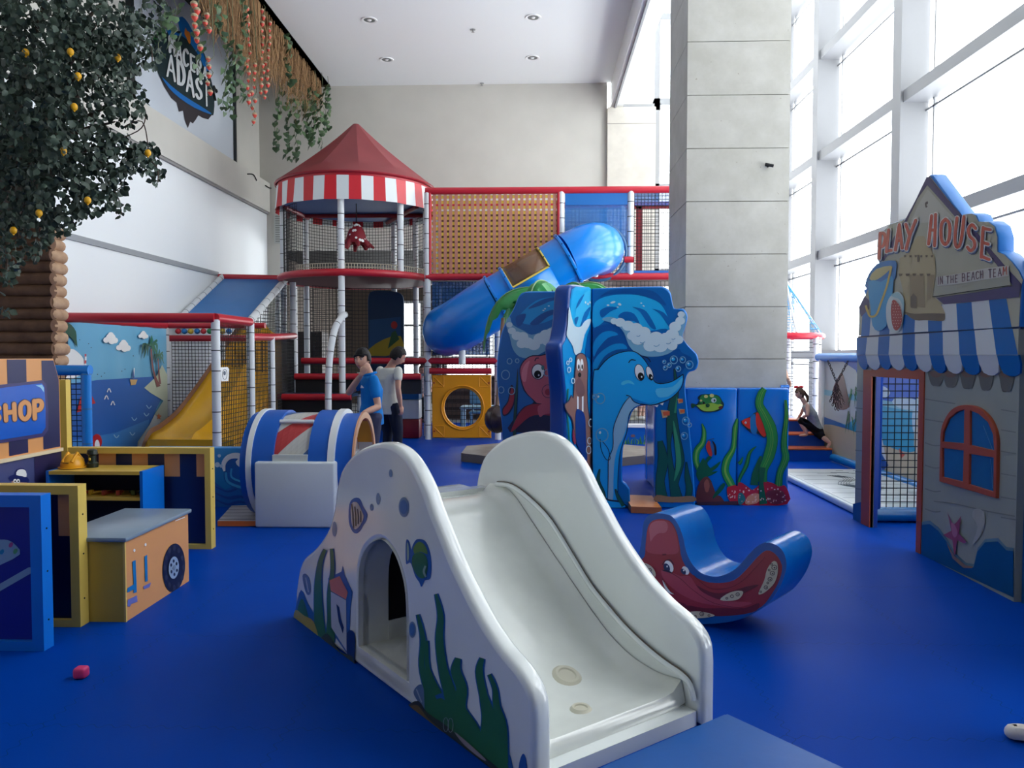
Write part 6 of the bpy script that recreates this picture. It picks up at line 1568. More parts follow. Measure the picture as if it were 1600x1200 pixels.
# ---- blue covered ramp from the wall to the tower
rp = thing('ramp_cover', (-5.3, 13.3, 0), 'sloping blue vinyl ramp cover edged by white padded poles, left of the tower', 'ramp')
mb = MB(); q = [V(-5.85, 12.3, 2.02), V(-4.72, 12.4, 2.0), V(-4.66, 14.25, 2.93), V(-5.85, 14.25, 2.95)]
mb.prism(q[::-1], V(0, 0, -.02), M((40, 116, 186), .4, .5, noise=.04, scale=3)); mb.build('cover', rp)
POST(rp, [(-5.88, 12.25, 1.99), (-5.88, 14.25, 2.97)], .05, 'edge_pole'); POST(rp, [(-4.70, 12.25, 1.96), (-4.64, 14.25, 2.97)], .06, 'edge_pole')
rail(rp, [(-5.95, 14.25, 2.96), (-4.6, 14.25, 2.93)], .06, 'top_rail')
POST(rp, [(-4.54, 14.2, 0), (-4.54, 14.2, 2.9)]); POST(rp, [(-5.9, 14.25, 0), (-5.9, 14.25, 2.9)], .05)
for x in (-5.3, -4.95): POST(rp, [(x, 15.6, 0), (x, 15.6, 2.9)], .05)
mb = MB()
for k in range(24):        # triangular net under the pole
    t_ = k / 23; y = 12.3 + 1.9 * t_; mb.tube([(-4.62, y, 1.85), (-4.62, y, 1.96 + .93 * t_)], .0045, m_net, 4, False)
for k in range(16):
    z = 1.88 + k * .06; y = 12.3 + 1.9 * max(0, (z - 1.96)) / .93; mb.tube([(-4.62, y, z), (-4.62, 14.2, z)], .0045, m_net, 4, False)
mb.build('net', rp)
NET(rp, (-5.9, 15.7, 0), (-4.6, 15.7, 0), (-5.9, 15.7, 2.9), .07)
# ---- yellow wave slide
ws = thing('wave_slide', (-4.8, 11.5, 0), 'wide yellow wave slide behind black netting at the left wall', 'slide')
m_ys = M((232, 172, 24), .35, .5, coat=.2); cl_ = crom([(-5.0, 13.3, 2.12), (-5.03, 12.9, 1.95), (-5.12, 12.35, 1.52), (-5.22, 11.8, 1.06), (-5.3, 11.2, .64), (-5.34, 10.75, .46), (-5.38, 10.5, .38), (-5.42, 10.35, .14)], 5, False)
mb = MB(); xr_ = -4.16; N = len(cl_)
vs = []
for q in cl_:
    for k in range(13):
        f = k / 12; x = q.x + (xr_ - max(0, q.y - 11.8) * .2 - q.x) * f; lane = .035 * (1 if abs(f - .5) < .05 else 0)
        vs.append(V(x, q.y + .0, q.z * (1 - .12 * f) - .05 * sin(pi * ((f * 2) % 1)) + lane))
mb.add(vs, [(i * 13 + k, i * 13 + k + 1, (i + 1) * 13 + k + 1, (i + 1) * 13 + k) for i in range(N - 1) for k in range(12)], m_ys, True)
mb.build('slide_bed', ws, solid=.02)
mb = MB()
mb.add([p + V(0, 0, .0) for p in cl_] + [p + V(-.03, 0, .07) for p in cl_] + [p + V(-.06, 0, -.06) for p in cl_], [(i, i + 1, N + i + 1, N + i) for i in range(N - 1)] + [(N + i, N + i + 1, 2 * N + i + 1, 2 * N + i) for i in range(N - 1)], M((120, 74, 40), .5), True); mb.build('side_edge', ws)
mb = MB(); rg = vs[12::13]; mb.add(rg + [V(p.x, p.y, 0) for p in rg], [(i, i + 1, N + i + 1, N + i) for i in range(N - 1)], M((206, 146, 20), .4)); mb.build('side_skirt', ws)
mb = MB(); mb.box((-5.35, 10.36, 0), (xr_, 10.42, .34), m_ys); mb.build('front_lip', ws)
# ---- left pen: rails, posts, nets, mural
pen = thing('netted_pen', (-5, 11, 0), 'netted pen round the yellow slide with white posts and red top rails', 'play pen')
ZR = 1.97
rail(pen, [(-5.92, 9.42, ZR), (-5.0, 9.5, ZR + .0), (-4.07, 9.6, ZR)], .062, 'rail'); rail(pen, [(-4.07, 9.6, ZR), (-4.08, 10.8, ZR)], .062, 'rail')
rail(pen, [(-5.92, 9.42, ZR), (-5.9, 12.05, ZR)], .062, 'rail'); rail(pen, [(-5.9, 12.05, ZR), (-4.3, 12.05, ZR)], .045, 'rail'); rail(pen, [(-5.9, 12.1, 1.77), (-4.6, 12.1, 1.77)], .05, 'rail')
rail(pen, [(-4.08, 10.85, 1.76), (-4.12, 11.8, 1.78), (-4.5, 14.15, 1.86)], .055, 'rail'); rail(pen, [(-4.08, 10.8, ZR), (-4.7, 12.3, ZR)], .05, 'rail')
for (x, y, z) in ((-4.07, 9.62, 1.95), (-4.08, 10.83, 1.95), (-4.12, 11.8, 1.78), (-5.9, 12.04, 1.95), (-5.1, 12.3, 1.8)): POST(pen, [(x, y, 0), (x, y, z)])
NET(pen, (-4.07, 9.62, 0), (-4.08, 10.83, 0), (-4.07, 9.62, 1.92), .06); NET(pen, (-4.08, 10.83, 0), (-4.12, 11.8, 0), (-4.08, 10.83, 1.75), .06); NET(pen, (-4.12, 11.8, 0), (-4.5, 14.1, 0), (-4.12, 11.8, 1.78), .06)
NET(pen, (-5.88, 12.2, 0), (-4.3, 12.2, 0), (-5.88, 12.2, 1.75), .055); NET(pen, (-4.2, 14.3, 1.45), (-3.6, 14.9, 1.45), (-4.2, 14.3, 2.8), .07)
bc = [(200, 50, 60), (30, 120, 190), (210, 180, 60), (30, 120, 190), (200, 50, 60), (40, 140, 80), (30, 120, 190), (210, 180, 60), (30, 120, 190)]
for k, c in enumerate(bc):
    mb = MB(); mb.sphere((-5.7 + k * .1 * 1.02, 12.05, 1.88), .045, M(c, .4), 12, 8); mb.build('bead', pen)
# safety card on the net
c4 = [atX(u, v, -4.09) for u, v in ((344, 574), (357, 574), (358, 596), (346, 596))]; mb = MB()
PS = PL((-4.05, 0, 0), (1, 0, 0)); c4 = PS.pts([(344, 574), (356, 573.5), (358, 577), (357, 595.5), (346, 596)])
mb.prism(c4, (-.004, 0, 0), m_white); stroke(mb, PS, m_dark, ell(351, 585, 3.6, 8), .7, 1, 0, closed=True); art(mb, PS, M((80, 90, 110), .4), ell(350.5, 583, 2, 3.4), 2)
mb.build('net_card', None, c4[0], 'small white printed card hanging on the net in front of the yellow slide', 'card')
# yellow ball on the floor by the net
p = atZ(378, 694, 0); 
mb = MB(); mb.sphere((p.x, 10.2, .045), .045, M((220, 200, 60), .4), 14, 9); mb.build('ball', None, (p.x, 10.2, 0), 'small yellow plastic ball on the floor behind the crawl tunnel', 'ball')
# mural on the left wall
mu = thing('beach_mural', (-5.9, 10.7, 0), 'vinyl beach mural of sky, sea, clouds and palm trees along the left wall', 'mural')
mb = MB(); XM = -5.86; PU = PL((XM, 0, 0), (1, 0, 0)); ym0, ym1 = 9.45, 12.0
mb.grid(lambda a, b: V(XM - .012 + .007 * sin(a * 34), ym0 + (ym1 - ym0) * a, .05 + 1.87 * b), 60, 1, M((110, 180, 216), .5))
F = lambda m, pts, l=2, sm=0: art(mb, PU, m, pts, l, sm, .0035)
mz = lambda p: [(220 + x / 4.138, 430 + y / 4.138) for x, y in p]
F(M((28, 96, 176), .45), [(101, 600), (136, 596), (150, 594), (243, 588), (232, 610), (252, 622), (243, 640), (236, 665), (228, 700), (222, 760), (101, 780)])
F(M((60, 130, 196), .45), [(101, 690), (180, 676), (232, 655), (228, 700), (222, 760), (101, 780)], 3)
F(M((200, 206, 176), .45), [(243, 588), (224, 606), (234, 614), (254, 626), (240, 648), (232, 664), (214, 690), (206, 760), (262, 760), (260, 586), (252, 570), (246, 582)], 4)
F(M((222, 226, 220), .45), [(240, 648), (232, 664), (216, 690), (208, 730), (230, 700), (244, 670), (250, 656)], 5)
for (x, y, s) in ((172, 528, 12), (192, 540, 12), (223, 523, 8)):
    for (dx, dy, r) in ((0, 0, 1), (-.6, .35, .6), (.5, .4, .65), (0, -.5, .6), (.1, .5, .7)): F(m_white, ell(x + dx * s, y + dy * s * .8, s * .55 * r * 1.15, s * .6 * r), 3 + (dx > 0))
F(m_white, [(101, 552), (110, 545), (120, 550), (130, 562), (134, 580), (101, 592)], 3, 3)
mgl = M((24, 110, 80), .4); mgd = M((14, 80, 60), .4)
F(mgd, [(101, 504), (110, 508), (117, 518), (118, 530), (119, 543), (112, 530), (101, 520)], 4, 2)
mtr = M((130, 60, 50), .4)
stroke(mb, PU, mtr, [(234, 545), (236, 570), (240, 588), (246, 604)], [2, 2.4, 3, 6], 6, d=.0035); stroke(mb, PU, mtr, [(245, 560), (246, 580), (248, 600)], [1.6, 2, 3.4], 6, d=.0035)
for (x, y, s) in ((232, 541, 1.0), (245, 556, .62)):
    for (dx, dy, q) in ((-12, 14, -8), (-9, 22, -4), (10, 12, 8), (13, 24, 4), (2, -20, 2), (8, -12, 8), (-3, 18, -3), (6, 22, 3)):
        stroke(mb, PU, mgl if dx > 0 else mgd, [(x, y), (x + q * s * 1.2, y - 6 * s + dy * .2 * s), (x + dx * s * 1.1, y + dy * s * .85)], [1.5, 4.2 * s, .6], 7, d=.0035)
F(M((226, 120, 60), .4), mz([(105, 890), (112, 905), (125, 910), (114, 918), (118, 935), (106, 925), (94, 932), (100, 915), (92, 905), (102, 903)]), 7)
F(M((206, 170, 110), .4), [(201, 593), (213, 593), (210, 601), (203, 602)], 5); stroke(mb, PU, m_white, [(207, 592), (208, 575)], 1.4, 5, 0, d=.0035); F(M((60, 90, 160), .4), [(205, 592), (206, 576), (208, 592)], 6)
stroke(mb, PU, M((190, 60, 70), .4), [(131, 553), (131, 568)], 2.6, 6, 0, d=.0035); stroke(mb, PU, m_white, [(131, 557), (131, 563)], 2.6, 7, 0, d=.0035)
F(M((190, 40, 50), .4), [(117, 645), (124, 618), (125, 642)], 6); F(M((190, 40, 50), .4), [(140, 632), (141, 618), (147, 630)], 6)
for (x, y) in ((168, 610), (164, 621), (174, 630)): stroke(mb, PU, m_white, [(x - 3, y + 3), (x, y - 3), (x + 3, y + 3)], 1.6, 6, d=.0035)
for (x, y) in ((227, 648), (208, 655), (231, 636), (180, 682), (205, 678)): stroke(mb, PU, M((170, 206, 226), .4), [(x - 4, y - 3), (x, y + 2), (x + 4, y - 2)], 1.3, 5, d=.0035)
for (x, y) in ((150, 585), (156, 588), (161, 583), (188, 580), (193, 577), (206, 556), (136, 537), (122, 531), (140, 543)): F(M((40, 60, 90), .4), ell(x, y, 1, .8, n=6), 6)
F(M((190, 30, 40), .4), ell(149, 690, 8, 12), 6); F(m_white, ell(149, 696, 4, 9), 7)
o_ = mb.build('mural_sheet', mu)
# ---- toddler furniture and low aquarium wall beyond
t = thing('low_wall', (1.0, 13.0, 0), 'low blue wall printed like an aquarium beyond the dolphin doorway', 'low wall')
mb = MB(); mb.box((.2, 12.95, 0), (3.0, 13.15, .29), M((12, 96, 180), .3)); mb.box((.2, 12.93, .285), (3.0, 13.2, .33), m_white)
PA = PL((0, 12.95, 0), (0, -1, 0)); rr = random.Random(4)
for k in range(40):
    u = 945 + k * 3.2; stroke(mb, PA, M(((70, 140, 60), (120, 170, 60), (30, 110, 90))[k % 3], .4), [(u, 695), (u + rr.uniform(-2, 2), 690 - rr.uniform(0, 3)), (u + rr.uniform(-2, 2), 688 - rr.uniform(0, 9))], [2.2, .6], 2)
for (x, y, c) in ((989, 681, (120, 90, 90)), (1012, 677, (120, 160, 60)), (1035, 680, (190, 120, 60))): art(mb, PA, M(c, .4), ell(x, y, 3.6, 2.2), 3)
mb.build('wall_block', t)
# pale bench / step behind
mb = MB(); mb.box((.6, 15.6, .0), (3.4, 16.4, .18), M((170, 172, 160), .5)); mb.box((.6, 16.2, .18), (3.4, 16.4, .36), M((176, 176, 168), .5))
mb.build('bench', None, (2, 16, 0), 'long pale stepped bench seen through the dolphin doorway', 'bench')
m_kd = M((140, 180, 200), .4)
tb = thing('play_table', (-1.26, 15.6, 0), 'small pale blue plastic table seen through the yellow panel hole', 'table')
mb = MB(); mb.rbox((-1.55, 15.3, .42), (-.85, 15.85, .47), m_kd, .02, 2); mb.build('tabletop', tb)
for (x, y) in ((-1.5, 15.35), (-.9, 15.35), (-1.5, 15.8), (-.9, 15.8)): mb = MB(); mb.tube([(x, y, 0), (x, y, .43)], [.03, .038], m_kd, 8); mb.build('leg', tb)
ch = thing('child_chair', (-1.2, 16.1, 0), 'small pale blue plastic chair with rounded back behind the play table', 'chair')
m_kc = M((110, 156, 186), .4)
mb = MB(); mb.rbox((-1.42, 15.95, .28), (-1.0, 16.3, .32), m_kc, .015, 2); mb.build('seat', ch)
mb = MB(); mb.rbox((-1.43, 16.28, .46), (-.99, 16.33, .76), m_kc, .022, 3); mb.build('backrest', ch)
for x in (-1.36, -1.06): mb = MB(); mb.tube([(x, 16.3, .3), (x, 16.3, .48)], .02, m_kc, 8); mb.build('back_support', ch)
for (x, y) in ((-1.38, 16.0), (-1.04, 16.0), (-1.38, 16.26), (-1.04, 16.26)): mb = MB(); mb.tube([(x, y, 0), (x, y, .29)], [.018, .024], m_kc, 8); mb.build('leg', ch)
# cafe furniture in the dim room behind
for k, (x, y, w) in enumerate(((-3.1, 19.2, 'left'), (-1.0, 20.2, 'middle'), (.6, 19.0, 'right'))):
    t = thing('cafe_table', (x, y, 0), 'dark cafe table in the dim room behind the netting, the %s one' % w, 'table', 'cafe tables')
    mb = MB(); mb.box((x - .4, y - .4, .72), (x + .4, y + .4, .75), M((60, 44, 38), .4)); mb.build('tabletop', t)
    mb = MB(); mb.tube([(x, y, .02), (x, y, .72)], .035, m_dark, 8); mb.lathe((x, y, 0), [(0, 0), (.22, 0), (.22, .02), (0, .03)], m_dark, 16); mb.build('pedestal', t)
t = thing('cafe_counter', (-1.3, 18.0, 0), 'dark timber-slatted cafe counter behind the play structure', 'counter')
mb = MB(); mb.box((-2.4, 18.0, 0), (-.1, 18.5, .98), M((46, 34, 32), .5))
for k in range(5): mb.box((-2.4, 17.98, .1 + k * .18), (-.1, 18.0, .2 + k * .18), M((74, 58, 52), .5))
mb.build('body', t)
mb = MB(); mb.box((-2.45, 17.95, .98), (-.05, 18.55, 1.02), M((90, 70, 60), .4)); mb.build('worktop', t)
mb = MB(); mb.box((-5.3, 16.3, 0), (-4.6, 16.8, 2.0), M((60, 50, 48), .6)); mb.build('cabinet', None, (-4.95, 16.5, 0), 'tall dark cabinet behind the netting under the blue ramp', 'cabinet')
mb = MB(); rr = random.Random(9)
# ================================================================ WALL SIGN
sg = thing('wall_sign', (-6.12, 13.2, 5.3), 'framed white sign with a dark floating-island logo high on the left wall', 'sign')
XS_ = -6.12; PLg = PL((XS_, 0, 0), (1, 0, 0))
c = [atX(u, v, XS_) for u, v in ((207, 158), (365, 258), (365, 85))]
ya_, yb_, za_, zb_ = c[0].y, c[1].y, (c[0].z + c[1].z) / 2, c[2].z
mb = MB(); mb.box((XS_ - .03, ya_, za_), (XS_, yb_, zb_ + .1), M((206, 214, 224), .4, .4)); mb.build('board', sg)
m_fr = M((30, 36, 38), .4)
for (a, b) in (((ya_ - .1, za_ - .1), (yb_ + .06, za_)), ((ya_ - .1, zb_ + .1), (yb_ + .06, zb_ + .2)), ((ya_ - .1, za_), (ya_, zb_ + .1)), ((yb_, za_), (yb_ + .06, zb_ + .1))):
    mb = MB(); mb.box((XS_ - .03, a[0], a[1]), (XS_ + .05, b[0], b[1]), m_fr); mb.build('frame_bar', sg)
mb = MB(); q6 = lambda p: [(240 + x / 7.06, 40 + y / 7.06) for x, y in p]
H = lambda m, pts, l=2, sm=2: art(mb, PLg, m, q6(pts), l, sm, .003)
H(M((48, 42, 50), .5), [(60, 560), (110, 670), (190, 800), (250, 850), (275, 950), (320, 940), (345, 1060), (375, 1130), (400, 1060), (430, 1080), (460, 1040), (490, 990), (540, 1020), (600, 1035), (660, 960), (400, 800), (200, 640)], 2, 0)
H(M((20, 44, 50), .5), [(40, 60), (110, 10), (130, 90), (160, 60), (300, 60), (420, 60), (560, 320), (600, 480), (640, 640), (665, 800), (660, 960), (620, 985), (400, 870), (200, 720), (60, 560), (10, 400), (-20, 250), (0, 120)], 3)
H(M((14, 110, 190), .4), [(120, 0), (170, 20), (230, 70), (290, 80), (260, -60), (310, -100), (380, -20), (450, 120), (520, 260), (580, 420), (600, 500), (560, 480), (500, 350), (400, 200), (300, 110), (200, 120), (160, 100)], 4)
H(M((14, 110, 190), .4), [(80, 565), (180, 660), (320, 770), (480, 870), (620, 960), (610, 975), (440, 905), (280, 800), (160, 690)], 5)
H(M((214, 120, 30), .4), [(340, 20), (360, 60), (390, 80), (400, 180), (380, 200), (350, 130), (330, 90)], 6)
H(M((40, 110, 50), .4), [(-10, 110), (40, 40), (100, 20), (120, 90), (60, 160), (10, 200)], 6)
for pts in ([(650, 660), (690, 740), (680, 700)], [(640, 680), (676, 830), (655, 740)], [(0, 95), (40, 130), (60, 180)]): stroke(mb, PLg, m_fr, q6(pts), 3, 6, 2, .003)
for (ch, *q) in (('M', (150, 115), (220, 150), (225, 335), (160, 285)), ('A', (245, 195), (295, 215), (300, 410), (235, 365)), ('C', (310, 250), (370, 275), (370, 465), (312, 425)), ('E', (385, 310), (440, 345), (442, 520), (392, 480)), ('R', (455, 350), (510, 400), (515, 570), (462, 530)), ('A', (530, 440), (575, 480), (582, 620), (525, 585)),
                 ('A', (150, 315), (205, 350), (228, 620), (128, 550)), ('D', (240, 380), (325, 430), (330, 680), (248, 630)), ('A', (355, 480), (415, 520), (435, 790), (345, 715)), ('S', (450, 560), (520, 610), (522, 830), (450, 790)), ('I', (545, 640), (585, 665), (600, 900), (545, 870))):
    letter(mb, PLg, M((220, 226, 228), .4), ch, q6(q), (q[1][0] - q[0][0]) / 7.06 * .42, 8, .003)
mb.build('island_logo', sg)
# ================================================================ LOG COLUMN WITH LEMON TREE
lc = thing('log_column', (-5.4, 8.15, 0), 'stacked log-cabin column at the left edge under the leafy tree', 'column')
m_log_shaded = M((84, 58, 44), .7, .3, c2=(112, 82, 62), scale=7, bump=.5); m_log_lit = M((160, 126, 100), .7, .3, c2=(188, 156, 126), scale=9, bump=.4)  # shade darkened into the front logs' brown, paler lit copy for the side logs
xf = atY(100, 450, 8.2).x; k = 0; z = .0
while z < 2.75:
    h = .125 if k % 2 else .135
    mb = MB()
    mb.tube([(-5.98, 8.05, z + h / 2), (-5.7, 8.04 + .01 * sin(k), z + h / 2), (-5.4, 8.05, z + h / 2), (xf - .02, 8.05, z + h / 2)], [h * .52, h * .54, h * .52, h * .5], m_log_shaded, 12)
    mb.build('log', lc)
    mb = MB(); o_ = .012 * sin(k * 1.7)
    mb.tube([(xf - .085 + o_, 8.04, z + h / 2 + .0), (xf - .08 + o_, 8.07, z + h / 2), (xf - .08 + o_, 8.22, z + h / 2), (xf - .085 + o_, 8.30, z + h / 2)], [h * .5, h * .56, h * .55, h * .5], m_log_lit, 12)
    mb.build('log_end', lc)
    z += h * .96; k += 1
mb = MB(); mb.box((-5.98, 8.09, 0), (xf - .1, 8.27, z), M((60, 42, 34), .8)); mb.build('core', lc)
zt_ = z
tr = thing('lemon_tree', (-5.4, 7.6, z), 'artificial lemon tree with dense dark green leaves and yellow lemons over the log column', 'tree')
m_br = M((70, 56, 46), .8); rr = random.Random(21)
m_leaf = M((42, 56, 46), .5, .4, c2=(72, 90, 76), scale=5)
m_leaf2 = M((28, 40, 33), .5, .4, c2=(50, 68, 55), scale=5)
mb = MB(); base = V(-5.5, 7.9, z - .1); brs = []
targets = [atY(u, v, Y) for u, v, Y in ((60, 40, 6.4), (150, 40, 6.6), (220, 60, 7.0), (200, 150, 6.6), (120, 120, 6.0), (40, 160, 6.0), (235, 235, 6.8), (180, 260, 6.4), (100, 240, 6.0), (20, 260, 6.0), (150, 320, 6.6), (90, 340, 6.5), (30, 380, 6.4), (60, 300, 6.0), (-40, 100, 6.2), (-60, 260, 6.2), (180, 190, 7.3), (90, -60, 6.5), (200, -40, 7), (-20, 20, 6), (10, 420, 6.3))]
for t_ in targets:
    mid = base.lerp(t_, .5) + V(rr.uniform(-.1, .1), rr.uniform(-.1, .1), .35); pts = crom([base, mid, t_], 6, False); brs.append(pts)
    mb.tube(pts, [.05 - .043 * i / (len(pts) - 1) for i in range(len(pts))], m_br, 6)
mb.build('branches', tr)
# leaf clusters: measured as regions of the canopy, each with its own depth
reg = [(-30, 30, 70, 60, 6.2, 520), (60, 40, 80, 60, 6.2, 620), (150, 45, 70, 55, 6.5, 560), (215, 70, 36, 50, 6.8, 260), (40, 130, 80, 60, 6.0, 620), (130, 130, 75, 60, 6.3, 620), (195, 160, 36, 40, 6.7, 170), (30, 220, 80, 50, 6.0, 560), (110, 220, 70, 50, 6.2, 480), (175, 240, 45, 34, 6.6, 260), (225, 245, 24, 26, 6.8, 120), (20, 300, 60, 45, 6.1, 440), (90, 300, 55, 45, 6.3, 400), (150, 300, 35, 34, 6.5, 200), (180, 280, 20, 24, 6.6, 60), (30, 370, 50, 40, 6.2, 260), (90, 345, 25, 24, 6.6, 130), (10, 420, 22, 24, 6.2, 60), (240, 20, 26, 30, 6.9, 70), (-80, 200, 70, 160, 6.2, 500), (40, -50, 160, 60, 6.5, 700), (50, 180, 70, 70, 6.7, 500), (100, 80, 110, 60, 7.0, 600), (240, 270, 14, 20, 6.8, 26), (5, 480, 12, 24, 6.2, 12), (120, 335, 12, 16, 6.5, 26), (190, 320, 10, 18, 6.5, 18)]
mb = MB(); V_, F_, K_ = [], [], []
for (cu, cv, ru, rv, Yd, n) in reg:
    for _ in range(n):
        a = rr.uniform(0, 2 * pi); q = sqrt(rr.random()); Yv = Yd + rr.uniform(-.45, .6)
        p = atY(cu + ru * q * cos(a), cv + rv * q * sin(a), Yv)
        L = rr.uniform(.03, .058); w = L * rr.uniform(.42, .6)
        dz_ = V(rr.uniform(-.7, .7), rr.uniform(-.7, .7), rr.uniform(-1.2, .15)).normalized(); sx = dz_.cross(V(rr.uniform(-1, 1), rr.uniform(-1, 1), rr.uniform(-.3, .3))).normalized(); nn = dz_.cross(sx)
        o = len(V_)
        V_ += [p, p + dz_ * L * .35 + sx * w - nn * .006, p + dz_ * L * .75 + sx * w * .95 - nn * .006, p + dz_ * L * 1.25, p + dz_ * L * .75 - sx * w * .95 - nn * .006, p + dz_ * L * .35 - sx * w - nn * .006, p + dz_ * L * .6 + nn * .004]
        F_ += [(o, o + 1, o + 6), (o + 1, o + 2, o + 6), (o + 2, o + 3, o + 6), (o + 3, o + 4, o + 6), (o + 4, o + 5, o + 6), (o + 5, o, o + 6)]; K_ += [rr.random() < .5] * 6
mb.v = V_; mb.f = F_; i0, i1 = mb.mi(m_leaf), mb.mi(m_leaf2); mb.fm = [i0 if k_ else i1 for k_ in K_]; mb.fs = [True] * len(F_)
mb.build('foliage', tr, sharp=80)
# fine twigs with leaves at the outer right edge
for (a, b, c_) in (((190, 200), (222, 190), (232, 232)), ((150, 230), (215, 205), (228, 182)), ((225, 240), (245, 262), (247, 285)), ((170, 285), (185, 310), (190, 335)), ((215, 60), (235, 72), (238, 96))):
    mb = MB(); mb.tube(crom([atY(*a, 6.5), atY(*b, 6.5), atY(*c_, 6.5)], 5, False), .005, m_br, 5); mb.build('twig', tr)
for (u, v) in ((110, 81), (184, 90), (122, 119), (116, 167), (99, 236), (231, 239), (137, 313), (21, 360), (61, 333), (40, 82)):
    p = atY(u, v, 5.8 if u < 150 else 6.15); mb = MB(); mb.sphere(p, (.025, .025, .029), M((230, 170, 20), .4, .5, bump=.1, bscale=60), 14, 10); mb.sphere(p - V(0, 0, .028), (.007, .009, .011), M((230, 170, 20), .4), 8, 6)
    mb.build('lemon', tr)
# ================================================================ HANGING PLANTS along the ceiling edge
rr = random.Random(33); XH = -4.72
m_hay, m_hay2 = M((150, 118, 84), .8, .2), M((116, 88, 62), .8, .2)


def hay(u0, u1, vb, Yo, n, label):
    """bundle of dried grass, hung from the dark ceiling edge"""
    mb = MB()
    for _ in range(n):
        u = rr.uniform(u0, u1); f = (u - u0) / (u1 - u0); vbot = vb[0] + (vb[1] - vb[0]) * f + rr.gauss(-4, 17)
        a = atX(u, 10, XH + rr.uniform(-.12, .08)); yy = min(a.y, 16.85)
        zt = 7.42; zb = atY(u, vbot, yy).z
        x = a.x; p = V(x, yy, zt)
        pts = [p]; m = 4
        for k_ in range(1, m + 1): pts.append(V(x + rr.uniform(-.05, .05) * k_ * .5, yy + rr.uniform(-.06, .06) * k_ * .5, zt + (zb - zt) * k_ / m))
        mb.tube(pts, [.006, .007, .006, .004, .002], m_hay if rr.random() < .6 else m_hay2, 3, False, smooth=False)
    o = mb.build('dried_grass', None, (XH, mb.v[0].y, 6.4)); return tag(o, label, 'dried grass', None, 'stuff')


hay(318, 378, (25, 78), 0, 380, 'dense brown dried grass hanging at the near end of the ceiling edge')
hay(378, 445, (105, 125), 0, 520, 'long brown dried grass hanging behind the strawberry strings')
hay(440, 500, (140, 165), 0, 400, 'brown dried grass hanging above the ivy at the far ceiling corner')
m_ivs = [M((64, 92, 62), .5, c2=(92, 118, 78), scale=8), M((44, 68, 48), .5, c2=(70, 96, 64), scale=8)]
m_stem = M((90, 100, 70), .7)


def leafy(mb, p, s, m, az):
    dz_ = V(.25 * cos(az), .25 * sin(az), -1).normalized(); sx = V(-sin(az), cos(az), 0); nn = dz_.cross(sx); q = []
    for (x, y) in ((0, 0), (.55, -.12), (.62, .3), (.35, .65), (0, 1.05), (-.35, .65), (-.62, .3), (-.55, -.12)): q.append(p + sx * x * s + dz_ * (y + .12) * s + nn * (abs(x) * s * -.25))
    c_ = p + dz_ * .45 * s; mb.add(q + [c_], [(i, (i + 1) % 8, 8) for i in range(8)], m, True)


def strand(u0, v0, u1, v1, Y, n, s, kind, label, grp):
    a, b = atY(u0, v0, Y), atY(u1, v1, Y); t = thing(kind, (a.x, a.y, b.z), label, 'hanging garland', grp)
    L = [a.lerp(b, i / 12) + V(.04 * sin(i * 1.3 + u0), .04 * cos(i * 1.1), 0) for i in range(13)]
    mb = MB(); mb.tube([V(a.x, a.y, 7.42)] + L, .005, m_stem, 4, False); mb.build('stem', t)
    if kind == 'ivy_strand':
        mb = MB()
        for i in range(n):
            p = a.lerp(b, (i + rr.random()) / n) + V(rr.uniform(-.07, .07), rr.uniform(-.07, .07), 0)
            leafy(mb, p, s * rr.uniform(.7, 1.15), m_ivs[i % 2], rr.uniform(-pi, 0) - .3)
        mb.build('leaves', t)
    else:
        for i in range(n):
            p = a.lerp(b, (i + .5) / n) + V(rr.uniform(-.03, .03), rr.uniform(-.03, .03), 0); mb = MB()
            rs = s * rr.uniform(.8, 1.1)
            prof = [(0, .5), (.3, .42), (.5, .2), (.48, -.05), (.33, -.35), (.14, -.6), (0, -.68)]
            mr_, mw_ = M((206, 70, 56), .4), M((222, 206, 170), .5)
            mb.lathe(p, [(x * rs, z_ * rs) for x, z_ in prof[2:]], mr_, 10); mb.lathe(p, [(x * rs, z_ * rs) for x, z_ in prof[:4]], mw_, 10)
            leafy(mb, p + V(0, 0, rs * .55), rs * .4, m_ivs[0], -1.2)
            mb.build('strawberry', t)


G_i, G_s = 'ivy strands hanging from the ceiling edge', 'strawberry garlands hanging from the ceiling edge'
iv = [(440, 120, 430, 232, 15.0, 30, 'leftmost ivy strand over the tower roof, nearly bare at its tip'), (455, 130, 448, 248, 15.3, 34, 'ivy strand in front of the rear wall corner, second over the tower'), (466, 130, 462, 250, 15.5, 30, 'thin long ivy strand reaching lowest above the striped tower'), (480, 135, 478, 215, 15.8, 30, 'middle short ivy strand above the tower roof'), (492, 138, 486, 228, 16.0, 30, 'ivy strand just left of the ceiling corner'), (512, 130, 508, 208, 16.4, 30, 'last ivy strand at the ceiling corner, with sparse round leaves'), (503, 140, 500, 232, 16.2, 18, 'sparse ivy strand hanging down beside the last one at the ceiling corner'),
      (355, 60, 350, 170, 11.3, 26, 'leafy ivy strand over the right side of the wall sign'), (364, 80, 360, 182, 11.5, 22, 'ivy strand hanging over the wall sign frame'), (378, 60, 376, 160, 12.0, 20, 'ivy strand between the sign and the strawberry strings'), (256, 5, 252, 90, 8.8, 12, 'ivy strand nearest the lemon tree, over the sign'), (275, 0, 270, 80, 9.0, 12, 'ivy strand over the top of the island logo'), (312, 20, 311, 115, 10.2, 10, 'thin ivy strand crossing the logo lettering'), (343, 0, 346, 60, 11.0, 14, 'short ivy strand above the sign corner'), (447, 40, 452, 130, 14.2, 22, 'ivy strand mixed into the dried grass'), (383, -10, 382, 50, 12.2, 14, 'short ivy strand at the picture top over the grass')]
